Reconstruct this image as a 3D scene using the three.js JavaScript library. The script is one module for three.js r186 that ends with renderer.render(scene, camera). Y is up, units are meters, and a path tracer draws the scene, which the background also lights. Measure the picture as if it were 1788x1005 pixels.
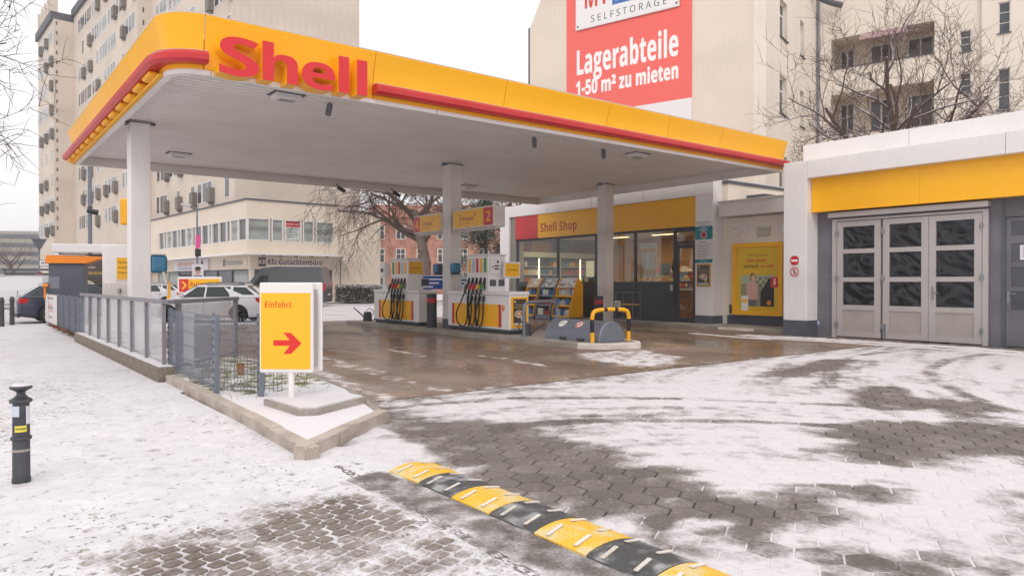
import * as THREE from 'three';
import { mergeGeometries, toCreasedNormals } from 'three/addons/utils/BufferGeometryUtils.js';
import { RoundedBoxGeometry } from 'three/addons/geometries/RoundedBoxGeometry.js';
import { FontLoader } from 'three/addons/loaders/FontLoader.js';
import { TextGeometry } from 'three/addons/geometries/TextGeometry.js';
import { RectAreaLightUniformsLib } from 'three/addons/lights/RectAreaLightUniformsLib.js';
import { Brush, Evaluator, SUBTRACTION } from 'three-bvh-csg';

// ---------------------------------------------------------------- camera, sky, sun, exposure
// site axes: u runs along the canopy front (world +x), v along the shop front (world -z), h is up
const scene = new THREE.Scene();
const camera = new THREE.PerspectiveCamera(43.7, 1024 / 575, 0.1, 1200);
const YAW = 0.66077;                                   // v axis stands this far left of the view axis
const FWD = [Math.sin(YAW), Math.cos(YAW)], RGT = [Math.cos(YAW), -Math.sin(YAW)];
camera.position.set(0, 1.5, 0);
camera.lookAt(FWD[0] * 100, 1.5 - 100 * 9.5 / 1253, -FWD[1] * 100);
camera.updateMatrixWorld();

const renderer = new THREE.WebGLRenderer({ antialias: true });
renderer.toneMapping = THREE.LinearToneMapping;
renderer.toneMappingExposure = 1.36;
renderer.shadowMap.enabled = true;
renderer.shadowMap.type = THREE.PCFSoftShadowMap;

// noise -------------------------------------------------------------
function rng(seed) { let s = seed >>> 0; return () => { s = (s + 0x6D2B79F5) | 0; let t = Math.imul(s ^ (s >>> 15), 1 | s); t = (t + Math.imul(t ^ (t >>> 7), 61 | t)) ^ t; return ((t ^ (t >>> 14)) >>> 0) / 4294967296; }; }
const HT = new Float32Array(65536); { const r = rng(7); for (let i = 0; i < 65536; i++) HT[i] = r(); }
function vn(x, y) {                                    // value noise, repeats every 256
  const xi = Math.floor(x), yi = Math.floor(y); let fx = x - xi, fy = y - yi;
  fx = fx * fx * (3 - 2 * fx); fy = fy * fy * (3 - 2 * fy);
  const x0 = xi & 255, x1 = (xi + 1) & 255, y0 = (yi & 255) << 8, y1 = ((yi + 1) & 255) << 8;
  const a = HT[y0 | x0], b = HT[y0 | x1], c = HT[y1 | x0], d = HT[y1 | x1];
  return a + (b - a) * fx + (c - a) * fy + (a - b - c + d) * fx * fy;
}
function fbm(x, y, o = 4) { let s = 0, a = 0.5, t = 0; for (let i = 0; i < o; i++) { s += a * vn(x + i * 17.3, y + i * 9.1); t += a; a *= 0.5; x *= 2.03; y *= 2.03; } return s / t; }
function pvn(x, y, p) {                                // value noise with period p (tiling)
  const xi = Math.floor(x), yi = Math.floor(y); let fx = x - xi, fy = y - yi;
  fx = fx * fx * (3 - 2 * fx); fy = fy * fy * (3 - 2 * fy);
  const m = q => ((q % p) + p) % p;
  const x0 = m(xi), x1 = m(xi + 1), y0 = m(yi) << 8, y1 = m(yi + 1) << 8;
  const a = HT[(y0 | x0) & 65535], b = HT[(y0 | x1) & 65535], c = HT[(y1 | x0) & 65535], d = HT[(y1 | x1) & 65535];
  return a + (b - a) * fx + (c - a) * fy + (a - b - c + d) * fx * fy;
}
function pfbm(x, y, p, o = 4) { let s = 0, a = 0.5, t = 0; for (let i = 0; i < o; i++) { s += a * pvn(x, y, p); t += a; a *= 0.5; x *= 2; y *= 2; p *= 2; } return s / t; }
const sstep = (a, b, x) => { const t = Math.min(1, Math.max(0, (x - a) / (b - a))); return t * t * (3 - 2 * t); };
const mix = (a, b, t) => a + (b - a) * t;
const clamp = (x, a, b) => Math.min(b, Math.max(a, x));

// sky: a closed bright winter overcast, a little brighter overhead
{
  const w = 512, h = 256, d = new Float32Array(w * h * 4);
  for (let j = 0; j < h; j++) for (let i = 0; i < w; i++) {
    const el = (j / h - 0.5) * Math.PI, x = i / w * 8, y = j / h * 6;
    const c = 0.9 + 0.05 * sstep(0, 1.2, el) + 0.035 * (pfbm(x, y, 8, 4) - 0.5), k = (j * w + i) * 4;
    d[k] = c * 0.995; d[k + 1] = c * 0.985; d[k + 2] = c; d[k + 3] = 1;
  }
  const t = new THREE.DataTexture(d, w, h, THREE.RGBAFormat, THREE.FloatType);
  t.mapping = THREE.EquirectangularReflectionMapping; t.magFilter = t.minFilter = THREE.LinearFilter; t.wrapS = THREE.RepeatWrapping; t.needsUpdate = true;
  scene.background = t; scene.environment = t;
}
const sun = new THREE.DirectionalLight(0xfff3e6, 0.7);
sun.position.set(-28, 60, 34); sun.target.position.set(9, 0, -14);
sun.castShadow = true; sun.shadow.radius = 40; sun.shadow.mapSize.set(2048, 2048);
Object.assign(sun.shadow.camera, { left: -45, right: 45, top: 45, bottom: -45, near: 1, far: 160 });
scene.add(sun, sun.target);
scene.fog = new THREE.FogExp2(0xf0eef0, 0.0011);

// ---------------------------------------------------------------- helpers
const used = {};
function numbered(n) { const k = used[n] = (used[n] ?? -1) + 1; return k ? n + '_' + String(k).padStart(3, '0') : n; }
const W = (u, v, h = 0) => new THREE.Vector3(u, h, -v);
function norm(g) {
  if (g.index) g = g.toNonIndexed();
  for (const k of Object.keys(g.attributes)) if (!['position', 'normal', 'uv'].includes(k)) g.deleteAttribute(k);
  if (!g.attributes.normal) g.computeVertexNormals();
  return g;
}
function triUV(g) {                                    // uv in metres, by the way each face points
  g = norm(g); const p = g.attributes.position, n = g.attributes.normal, uv = new Float32Array(p.count * 2);
  for (let i = 0; i < p.count; i++) {
    const b = i - i % 3; let ax = 0, ay = 0, az = 0;
    for (let q = 0; q < 3; q++) { ax += Math.abs(n.getX(b + q)); ay += Math.abs(n.getY(b + q)); az += Math.abs(n.getZ(b + q)); }
    const x = p.getX(i), y = p.getY(i), z = p.getZ(i);
    if (ay >= ax && ay >= az) { uv[2 * i] = x; uv[2 * i + 1] = -z; } else if (ax >= az) { uv[2 * i] = -z; uv[2 * i + 1] = y; } else { uv[2 * i] = x; uv[2 * i + 1] = y; }
  }
  g.setAttribute('uv', new THREE.BufferAttribute(uv, 2)); return g;
}
function box(u0, u1, h0, h1, v0, v1, r = 0) {
  const a = Math.abs(u1 - u0), b = Math.abs(h1 - h0), c = Math.abs(v1 - v0);
  const g = r ? new RoundedBoxGeometry(a, b, c, 1, Math.min(r, a / 2.01, b / 2.01, c / 2.01)) : new THREE.BoxGeometry(a, b, c);
  g.translate((u0 + u1) / 2, (h0 + h1) / 2, -(v0 + v1) / 2); return triUV(g);
}
// boxes in a local frame: x, y, z
function lbox(x0, x1, y0, y1, z0, z1, r = 0) { return box(x0, x1, y0, y1, -z0, -z1, r); }
function cyl(r0, r1, h, seg = 16, open = false) { return new THREE.CylinderGeometry(r1, r0, h, seg, 1, open); }
function rod(a, b, r0, r1 = r0, seg = 10) {            // tapered bar between two points
  const d = b.clone().sub(a), g = cyl(r0, r1, d.length(), seg);
  g.applyQuaternion(new THREE.Quaternion().setFromUnitVectors(new THREE.Vector3(0, 1, 0), d.clone().normalize()));
  g.translate((a.x + b.x) / 2, (a.y + b.y) / 2, (a.z + b.z) / 2); return triUV(g);
}
function tube(pts, r, seg = 24, rs = 8) { return triUV(new THREE.TubeGeometry(new THREE.CatmullRomCurve3(pts, false, 'centripetal'), seg, r, rs)); }
function lathe(prof, seg = 28) { return triUV(toCreasedNormals(new THREE.LatheGeometry(prof.map(p => new THREE.Vector2(p[0], p[1])), seg), 0.6)); }
function poly(pts, h0, h1) {                           // plan polygon [u, v] extruded from h0 to h1
  const s = new THREE.Shape(pts.map(p => new THREE.Vector2(p[0], p[1]))), g = new THREE.ExtrudeGeometry(s, { depth: h1 - h0, bevelEnabled: false });
  g.rotateX(-Math.PI / 2); g.translate(0, h0, 0); return triUV(g);
}
function mesh(name, geos, mat, parent) {
  geos = (Array.isArray(geos) ? geos : [geos]).map(norm);
  for (const g of geos) if (!g.attributes.uv) triUV(g);
  const g = geos.length > 1 ? mergeGeometries(geos) : geos[0];
  const m = new THREE.Mesh(g, mat); m.name = parent ? name : numbered(name); m.castShadow = m.receiveShadow = true;
  (parent || scene).add(m); return m;
}
// a thing: a Group at its base; parts are given in site coordinates and moved into the group's frame
function thing(name, label, category, u, v, h = 0, group) {
  const o = new THREE.Group(); o.name = numbered(name); o.position.copy(W(u, v, h)); scene.add(o);
  o.userData = { label, category }; if (group) o.userData.group = group;
  return o;
}
function part(t, name, geos, mat, sub) {
  const m = mesh(name, geos, mat, sub || t), p = t.position;
  m.geometry.translate(-p.x, -p.y, -p.z); return m;
}
function tag(o, label, category, group) { o.userData.label = label; o.userData.category = category; if (group) o.userData.group = group; return o; }
function one(name, label, category, geos, mat, u, v, h = 0, group) {  // a thing that is one mesh
  const m = mesh(name, geos, mat); m.geometry.translate(-u, -h, v); m.position.set(u, h, -v); return tag(m, label, category, group);
}
function struct(name, geos, mat) { const m = mesh(name, geos, mat); m.userData.kind = 'structure'; return m; }
function copy(o, u, v, h, label) { const c = o.clone(); c.name = numbered(o.name.replace(/_\d+$/, '')); c.position.copy(W(u, v, h)); c.userData = { ...o.userData }; if (label) c.userData.label = label; scene.add(c); return c; }
// closed profile [out, h] swept along a plan path [{u, v, n: [nu, nv]}]
function sweep(prof, path) {
  const pos = [], P = path.map(q => prof.map(([o, h]) => [q.u + q.n[0] * o, h, -(q.v + q.n[1] * o)])), N = prof.length;
  const tri = (a, b, c) => pos.push(...a, ...b, ...c);
  for (let i = 0; i + 1 < P.length; i++) for (let k = 0; k < N; k++) { const l = (k + 1) % N; tri(P[i][k], P[i][l], P[i + 1][k]); tri(P[i][l], P[i + 1][l], P[i + 1][k]); }
  const cap = THREE.ShapeUtils.triangulateShape(prof.map(p => new THREE.Vector2(p[0], p[1])), []);
  for (const [a, b, c] of cap) { tri(P[0][a], P[0][b], P[0][c]); const e = P[P.length - 1]; tri(e[c], e[b], e[a]); }
  const g = new THREE.BufferGeometry(); g.setAttribute('position', new THREE.Float32BufferAttribute(pos, 3)); g.computeVertexNormals();
  return triUV(toCreasedNormals(g, 0.5));
}
function plate(u0, u1, h0, h1, v0, v1, face) {         // thin box whose named face carries uv 0..1 (print)
  const g = box(u0, u1, h0, h1, v0, v1), p = g.attributes.position, uv = g.attributes.uv;
  for (let i = 0; i < p.count; i++) {
    const a = face === 'u' ? (Math.max(v0, v1) + p.getZ(i)) / Math.abs(v1 - v0) : (p.getX(i) - Math.min(u0, u1)) / Math.abs(u1 - u0);
    uv.setXY(i, clamp(a, 0.002, 0.998), clamp((p.getY(i) - h0) / (h1 - h0), 0.002, 0.998));
  }
  return g;
}
// ---------------------------------------------------------------- textures and materials
function dtex(w, h, fn, srgb = true) {
  const d = new Uint8Array(w * h * 4);
  for (let j = 0; j < h; j++) for (let i = 0; i < w; i++) { const c = fn(i / w, j / h), k = (j * w + i) * 4; d[k] = c[0]; d[k + 1] = c[1]; d[k + 2] = c[2]; d[k + 3] = 255; }
  const t = new THREE.DataTexture(d, w, h); t.magFilter = THREE.LinearFilter; t.minFilter = THREE.LinearMipmapLinearFilter; t.generateMipmaps = true;
  t.wrapS = t.wrapT = THREE.RepeatWrapping; if (srgb) t.colorSpace = THREE.SRGBColorSpace; t.needsUpdate = true; return t;
}
// tiling grain round a base colour: coarse blotches, fine speckle, run-off streaks
function grain(rgb, { size = 256, metres = 2, coarse = 10, fine = 8, streak = 0, tint = [1, 1, 1], seed = 0 } = {}) {
  const t = dtex(size, size, (x, y) => {
    const c = (pfbm(x * 4 + seed * 31, y * 4, 4, 4) - 0.5) * 2 * coarse + (pvn(x * size / 2, y * size / 2, size / 2) - 0.5) * 2 * fine
      - streak * sstep(0.55, 0.8, pfbm(x * 32 + seed * 7, y * 2, 2, 2)) * pvn(x * 64, y * 4, 4);
    return rgb.map((q, i) => clamp(q + c * tint[i], 0, 255));
  });
  t.repeat.set(1 / metres, 1 / metres); return t;
}
function gray(fn, size = 256, metres = 1) { const t = dtex(size, size, (x, y) => { const c = clamp(fn(x, y) * 255, 0, 255); return [c, c, c]; }, false); t.repeat.set(1 / metres, 1 / metres); return t; }
function canvas(w, h, draw, wrap) {
  const c = document.createElement('canvas'); c.width = w; c.height = h; const x = c.getContext('2d'); draw(x, w, h);
  const t = new THREE.CanvasTexture(c); t.colorSpace = THREE.SRGBColorSpace; t.anisotropy = 8; return t;
}
const std = (o) => new THREE.MeshStandardMaterial(o);
const plasterBump = gray((x, y) => pfbm(x * 64, y * 64, 64, 2), 256, 1.2);
const M = {
  white: std({ map: grain([235, 232, 231], { coarse: 5, fine: 3, streak: 8, metres: 3 }), roughness: 0.45 }),
  whiteClean: std({ color: 0xe6e3e2, roughness: 0.4 }),
  dirtyWhite: std({ map: grain([222, 216, 212], { coarse: 9, fine: 4, streak: 26, metres: 2.2, tint: [0.9, 1, 1.12] }), roughness: 0.55 }),
  soffit: std({ map: grain([240, 236, 233], { coarse: 6, fine: 3, streak: 8, metres: 2.6, seed: 2 }), roughness: 0.5 }),
  yellow: std({ map: grain([253, 184, 10], { coarse: 5, fine: 2, streak: 7, metres: 4.7 }), roughness: 0.34 }),
  yellowMatt: std({ map: grain([246, 178, 18], { coarse: 5, fine: 3, metres: 2, seed: 1 }), roughness: 0.55 }),
  red: std({ map: grain([198, 44, 50], { coarse: 10, fine: 3, streak: 12, metres: 2.3 }), roughness: 0.38 }),
  letterRed: std({ color: 0xd8262e, roughness: 0.35 }),
  greyBlue: std({ map: grain([84, 90, 102], { coarse: 6, fine: 4, metres: 1.5 }), roughness: 0.6 }),
  greyWall: std({ map: grain([112, 110, 118], { coarse: 9, fine: 5, streak: 10, metres: 2 }), roughness: 0.85, bumpMap: plasterBump, bumpScale: 0.003 }),
  anthracite: std({ map: grain([62, 66, 74], { coarse: 4, fine: 3, metres: 1.2 }), roughness: 0.5 }),
  alu: std({ map: grain([186, 180, 180], { coarse: 4, fine: 3, metres: 1.2 }), roughness: 0.42, metalness: 0.25 }),
  aluPanel: std({ map: grain([172, 164, 158], { coarse: 6, fine: 6, metres: 0.8 }), roughness: 0.55, metalness: 0.15 }),
  steel: std({ color: 0x9c9da0, roughness: 0.32, metalness: 0.9 }),
  galv: std({ map: grain([124, 130, 142], { coarse: 8, fine: 6, metres: 0.7 }), roughness: 0.48, metalness: 0.35 }),
  rail: std({ map: grain([132, 128, 136], { coarse: 6, fine: 4, metres: 0.8 }), roughness: 0.5, metalness: 0.2 }),
  rubber: std({ color: 0x16161a, roughness: 0.62 }),
  black: std({ color: 0x1d1d21, roughness: 0.5 }),
  darkIron: std({ map: grain([70, 72, 78], { coarse: 12, fine: 8, metres: 0.5 }), roughness: 0.5, metalness: 0.2 }),
  plinth: std({ map: grain([66, 66, 70], { coarse: 10, fine: 6, metres: 1 }), roughness: 0.6 }),
  concrete: std({ map: grain([158, 150, 142], { coarse: 16, fine: 12, streak: 10, metres: 1.4 }), roughness: 0.9, bumpMap: plasterBump, bumpScale: 0.004 }),
  kerbWhite: std({ map: grain([214, 206, 198], { coarse: 22, fine: 10, metres: 0.9, seed: 4 }), roughness: 0.85, bumpMap: plasterBump, bumpScale: 0.004 }),
  granite: std({ map: grain([176, 164, 154], { coarse: 22, fine: 18, metres: 0.8, seed: 3 }), roughness: 0.85, bumpMap: plasterBump, bumpScale: 0.005 }),
  aggregate: std({ map: grain([128, 118, 106], { coarse: 14, fine: 42, metres: 0.6 }), roughness: 0.95, bumpMap: gray((x, y) => pvn(x * 64, y * 64, 64), 256, 0.8), bumpScale: 0.012 }),
  plaster: std({ map: grain([226, 212, 196], { coarse: 5, fine: 4, streak: 7, metres: 5 }), roughness: 0.95 }),
  plasterPale: std({ map: grain([232, 222, 210], { coarse: 4, fine: 4, streak: 6, metres: 4, seed: 1 }), roughness: 0.95 }),
  towerWall: std({ map: grain([212, 199, 186], { coarse: 9, fine: 4, streak: 12, metres: 9, seed: 2 }), roughness: 0.95 }),
  brick: std({ map: grain([190, 140, 122], { coarse: 22, fine: 22, metres: 3 }), roughness: 0.95 }),
  slate: std({ color: 0x565860, roughness: 0.7 }),
  frame: std({ color: 0xe2ddd8, roughness: 0.5 }),
  greyFrame: std({ color: 0x8c8880, roughness: 0.6 }),
  paneDark: std({ map: grain([72, 76, 82], { coarse: 26, fine: 6, metres: 3, seed: 5 }), roughness: 0.08, metalness: 0.0 }),
  curtain: std({ map: grain([160, 166, 164], { coarse: 12, fine: 4, streak: 50, metres: 1.5 }), roughness: 0.5 }),
  balcony: std({ color: 0x7c756e, roughness: 0.8 }),
  glass: new THREE.MeshPhysicalMaterial({ color: 0xf4f8f8, roughness: 0.02, transmission: 1, thickness: 0, ior: 1.5 }),
  railGlass: new THREE.MeshPhysicalMaterial({ map: grain([240, 241, 243], { coarse: 8, fine: 3, metres: 1.5 }), roughness: 0.16, transmission: 0.9, thickness: 0, ior: 1.45 }),
  carGlass: std({ color: 0x2c3436, roughness: 0.05 }),
  wood: std({ map: grain([150, 104, 62], { coarse: 10, fine: 8, metres: 0.8 }), roughness: 0.6 }),
  bark: std({ map: grain([104, 90, 82], { coarse: 18, fine: 16, metres: 0.7 }), roughness: 0.95 }),
  twig: std({ color: 0x57463f, roughness: 0.95 }),
  blueBox: std({ map: grain([62, 122, 158], { coarse: 8, fine: 4, metres: 0.6 }), roughness: 0.5 }),
  orange: std({ color: 0xf08a1c, roughness: 0.5 }),
  tailRed: std({ color: 0xc01822, roughness: 0.2 }),
  snow: std({ map: grain([215, 212, 215], { coarse: 5, fine: 3, metres: 1.1 }), roughness: 0.9, bumpMap: gray((x, y) => pfbm(x * 16, y * 16, 16, 4), 256, 0.9), bumpScale: 0.012 }),
};
// ---------------------------------------------------------------- the ground
const F = 1253, CX = 894, HY = 493;                    // photograph's focal length, centre and horizon in pixels
function gpx(px, py, h = 0) { const a = (px - CX) / F, b = (HY - py) / F, t = (h - 1.5) / b; return [(FWD[0] + a * RGT[0]) * t, (FWD[1] + a * RGT[1]) * t]; }
const pxPoly = (pts, sx = 1, ox = 0, oy = 0) => pts.map(([x, y]) => gpx(x / sx + ox, y / sx + oy));
function prep(p) { let a = 1e9, b = -1e9, c = 1e9, d = -1e9; for (const [u, v] of p) { a = Math.min(a, u); b = Math.max(b, u); c = Math.min(c, v); d = Math.max(d, v); } return { p, a, b, c, d }; }
function sdf(q, u, v) {                                // signed distance to a plan polygon, negative inside, 9 when far
  if (u < q.a - 1 || u > q.b + 1 || v < q.c - 1 || v > q.d + 1) return 9;
  const p = q.p; let d = 1e9, s = 1;
  for (let i = 0, j = p.length - 1; i < p.length; j = i++) {
    const ex = p[j][0] - p[i][0], ey = p[j][1] - p[i][1], wx = u - p[i][0], wy = v - p[i][1];
    const t = clamp((wx * ex + wy * ey) / (ex * ex + ey * ey), 0, 1), bx = wx - ex * t, by = wy - ey * t; d = Math.min(d, bx * bx + by * by);
    const c1 = v >= p[i][1], c2 = v < p[j][1], c3 = ex * wy > ey * wx;
    if ((c1 && c2 && c3) || (!c1 && !c2 && !c3)) s = -s;
  }
  return s * Math.sqrt(d);
}
function seg(u, v, a, b) { const ex = b[0] - a[0], ey = b[1] - a[1], t = clamp(((u - a[0]) * ex + (v - a[1]) * ey) / (ex * ex + ey * ey), 0, 1); return Math.hypot(u - a[0] - ex * t, v - a[1] - ey * t); }

// bare patches that tyres and brooms left on the hexagon paving
const bareHex = [
  [[[110, 180], [240, 200], [350, 260], [640, 265], [900, 340], [1050, 370], [1250, 420], [1400, 470], [1600, 520], [1700, 570], [1650, 650], [1450, 700], [1250, 690], [1100, 700], [900, 650], [700, 570], [560, 490], [420, 430], [290, 350], [220, 260]], 2.751, 600, 640],
  [[[450, 680], [600, 640], [720, 650], [900, 635], [990, 660], [960, 700], [860, 720], [700, 780], [560, 790], [440, 830], [300, 800], [150, 800], [20, 850], [-60, 800], [0, 700], [130, 660], [330, 690]], 2.365, 1150, 580],
  [[[640, 400], [760, 380], [1000, 385], [1300, 380], [1560, 395], [1560, 470], [1300, 510], [1100, 530], [850, 530], [740, 490]], 2.365, 1150, 580],
  [[[830, 245], [950, 222], [1150, 280], [1440, 330], [1300, 345], [1050, 320], [880, 290]], 2.365, 1150, 580],
  [[[420, 175], [600, 140], [720, 115], [830, 115], [700, 155], [560, 180]], 2.365, 1150, 580],
  [[[960, 925], [1060, 940], [1250, 985], [1290, 1030], [980, 1030], [1000, 960]], 2.365, 1150, 580],
  [[[1420, 560], [1560, 500], [1560, 640], [1440, 635]], 2.365, 1150, 580],
].map(a => prep(pxPoly(...a)));
const kerbSnow = prep(pxPoly([[530, 812], [672, 740], [704, 764], [738, 800], [690, 824], [640, 830]]));
const deepSnow = prep(pxPoly([[1575, 815], [1660, 800], [1830, 785], [1830, 990], [1700, 985], [1640, 950], [1530, 905]]));
const doorApron = prep([[18.35, 11.5], [20, 11.5], [20, 2], [18.2, 2]]);
function streakAt(u, v) { const r = Math.hypot(u - 3.2, v - 1.2), a = Math.atan2(v - 1.2, u - 3.2), s = Math.hypot(u - 20, v + 12), q = Math.atan2(v + 12, u - 20); return mix(fbm(r * 4.2, a * 3.2, 4), fbm(s * 4.2, q * 9, 4), sstep(7, 10.5, u)); }   // smears that turning cars drag through the snow
function hexCoverRaw(u, v) {
  const wu = u + 0.5 * (fbm(u * 1.4, v * 1.4, 3) - 0.5), wv = v + 0.5 * (fbm(u * 1.4 + 40, v * 1.4, 3) - 0.5);
  let c = 0.88 + 0.6 * (fbm(u * 0.5 + 3, v * 0.7, 3) - 0.5) + 0.85 * (streakAt(u, v) - 0.5), b = 0;
  c -= 0.35 * sstep(0.7, 0.0, 8.16 - v) * vn(u * 1.3, v * 3);
  for (const q of bareHex) { const d = sdf(q, wu, wv); if (d < 0.4) b = Math.max(b, sstep(0.42, -0.22, d + 0.5 * (streakAt(u, v) - 0.5))); }
  b = Math.max(b, sstep(0.18, -0.1, sdf(doorApron, wu, wv)));
  c = mix(c, 0.05 + 0.2 * sstep(0.5, 0.8, fbm(u * 1.1 + 20, v * 1.1, 3)), b);
  c = Math.max(c, 1.0 * sstep(0.1, -0.1, sdf(kerbSnow, wu, wv)), 1.05 * sstep(0.4, -0.4, sdf(deepSnow, wu, wv)));
  // two curved pairs of tyre tracks
  for (const [cu, cv, R] of [[3.2, 1.6, 4.6], [3.2, 1.6, 6.1], [16, -2.5, 8.3], [16, -2.5, 9.8]]) {
    const d = Math.abs(Math.hypot(u - cu, v - cv) - R - 0.15 * (vn(u * 0.7, v * 0.7) - 0.5)); c -= 0.42 * sstep(0.16, 0.06, d) * (0.3 + 0.7 * vn(u * 2, v * 2 + 9));
  }
  return c;
}
const HX = [2.3, 19.6, -3.2, 8.3]; let hexCover;
const HR = 0.147, HDX = HR * Math.sqrt(3);
function hexCell(u, v) {                                // random value of the paver that lies under a point
  const j0 = Math.round((v + 3) / (HR * 1.5)); let best = 9, id = 0;
  for (let j = j0 - 1; j <= j0 + 1; j++) { const o = 2.86 + (j & 1) * HDX / 2, i = Math.round((u - o) / HDX), d = Math.hypot(u - o - i * HDX, v + 3 - j * HR * 1.5); if (d < best) { best = d; id = (i * 57 + j * 131) & 65535; } }
  return HT[id & 65535];
}
function hexColour(u, v, joint) {
  const c = hexCover(u, v), f = fbm(u * 9, v * 9, 4), g = vn(u * 70, v * 70), s = fbm(u * 3.1 + 9, v * 3.1, 3), q = joint ? 0.5 : hexCell(u, v);
  // thin film of snow: each paver keeps a little more or less of it, joints fill first
  const cc = c + (q - 0.5) * 0.34 * (1 - Math.abs(2 * c - 1) * 0.6) + 0.62 * (f - 0.5) + 0.2 * (g - 0.5);
  const t = joint ? sstep(0.24, 0.46, c + 0.25 * (f - 0.5)) : sstep(0.12, 0.98, cc);
  const k = (s - 0.5) * 24 + (g - 0.5) * 20 + (q - 0.5) * 14, w = (vn(u * 26, v * 26) - 0.5) * 8;
  const base = joint ? [62, 57, 54] : [110 + k, 102 + k, 97 + k], sp = !joint && g > 0.9 && vn(u * 55 + 9, v * 55) > 0.6 ? 0.55 : 0;
  const tt = Math.max(t * 0.98, sp * (1 - t));
  return [mix(base[0], 215 + w, tt), mix(base[1], 211 + w, tt), mix(base[2], 214 + w, tt)];
}
function areaTex(u0, u1, v0, v1, w, h, fn, srgb = true) { const t = dtex(w, h, (x, y) => fn(u0 + (u1 - u0) * x, v0 + (v1 - v0) * y), srgb); t.wrapS = t.wrapT = THREE.ClampToEdgeWrapping; return t; }
function areaUV(g, u0, u1, v0, v1) { const p = g.attributes.position, uv = new Float32Array(p.count * 2); for (let i = 0; i < p.count; i++) { uv[2 * i] = (p.getX(i) - u0) / (u1 - u0); uv[2 * i + 1] = (-p.getZ(i) - v0) / (v1 - v0); } g.setAttribute('uv', new THREE.BufferAttribute(uv, 2)); return g; }
function sheet(pts, h) { const g = new THREE.ShapeGeometry(new THREE.Shape(pts.map(p => new THREE.Vector2(p[0], p[1])))); g.rotateX(-Math.PI / 2); g.translate(0, h, 0); return norm(g); }
const rect = (a, b, c, d) => [[a, c], [b, c], [b, d], [a, d]];
function structGroup(name) { const o = new THREE.Group(); o.name = numbered(name); o.userData.kind = 'structure'; scene.add(o); return o; }

// a slow plan function sampled on a coarse grid and read back smoothly
function coarse(fn, u0, u1, v0, v1, n, m) {
  const d = new Float32Array((n + 1) * (m + 1)); for (let j = 0; j <= m; j++) for (let i = 0; i <= n; i++) d[j * (n + 1) + i] = fn(u0 + (u1 - u0) * i / n, v0 + (v1 - v0) * j / m);
  return (u, v) => { const x = clamp((u - u0) / (u1 - u0) * n, 0, n - 0.001), y = clamp((v - v0) / (v1 - v0) * m, 0, m - 0.001), i = x | 0, j = y | 0, a = x - i, b = y - j, k = j * (n + 1) + i; return (d[k] * (1 - a) + d[k + 1] * a) * (1 - b) + (d[k + n + 1] * (1 - a) + d[k + n + 2] * a) * b; };
}
// street and far ground: packed snow with grey slush
{
  const t = dtex(512, 512, (x, y) => {
    const s = pfbm(x * 6, y * 6, 6, 5), tr = pfbm(x * 3, y * 40, 3, 3), k = sstep(0.5, 0.72, tr) * 0.55 + sstep(0.55, 0.8, s) * 0.3, n = (pvn(x * 256, y * 256, 256) - 0.5) * 12;
    return [mix(220, 150, k) + n, mix(217, 142, k) + n, mix(220, 138, k) + n];
  });
  t.repeat.set(1 / 24, 1 / 24);
  struct('street', triUV(sheet(rect(-500, 600, -400, 800), -0.03)), std({ map: t, roughness: 0.85 }));
}
// sidewalk: trodden snow over small granite setts
const thinSnow = prep(pxPoly([[150, 1010], [196, 968], [274, 943], [352, 916], [462, 892], [568, 868], [626, 868], [700, 890], [800, 935], [930, 1010]]));
const bareSetts = [prep(pxPoly([[462, 912], [560, 880], [630, 876], [690, 898], [690, 925], [600, 945], [520, 948], [430, 940]])), prep(pxPoly([[200, 1000], [300, 960], [420, 965], [430, 1005]]))];
const treadA = gpx(590, 815), treadB = gpx(940, 1010), crossStrip = prep([[2.36, 5.05], [2.36, 1], [2.75, 1], [2.75, 5.15]]);
function sideCoverRaw(u, v) {
  const wu = u + 0.3 * (fbm(u * 2, v * 2, 3) - 0.5), wv = v + 0.3 * (fbm(u * 2 + 40, v * 2, 3) - 0.5);
  let c = 0.97;
  c = mix(c, 0.5 + 0.5 * (fbm(u * 3, v * 3, 2) - 0.5), sstep(0.35, -0.3, sdf(thinSnow, wu, wv)));
  for (const q of bareSetts) c = mix(c, 0.12, sstep(0.16, -0.12, sdf(q, wu, wv)));
  c = mix(c, 0.42, sstep(0.06, -0.05, sdf(crossStrip, wu, wv)));
  return c;
}
let sideCover, sideDens;
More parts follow.
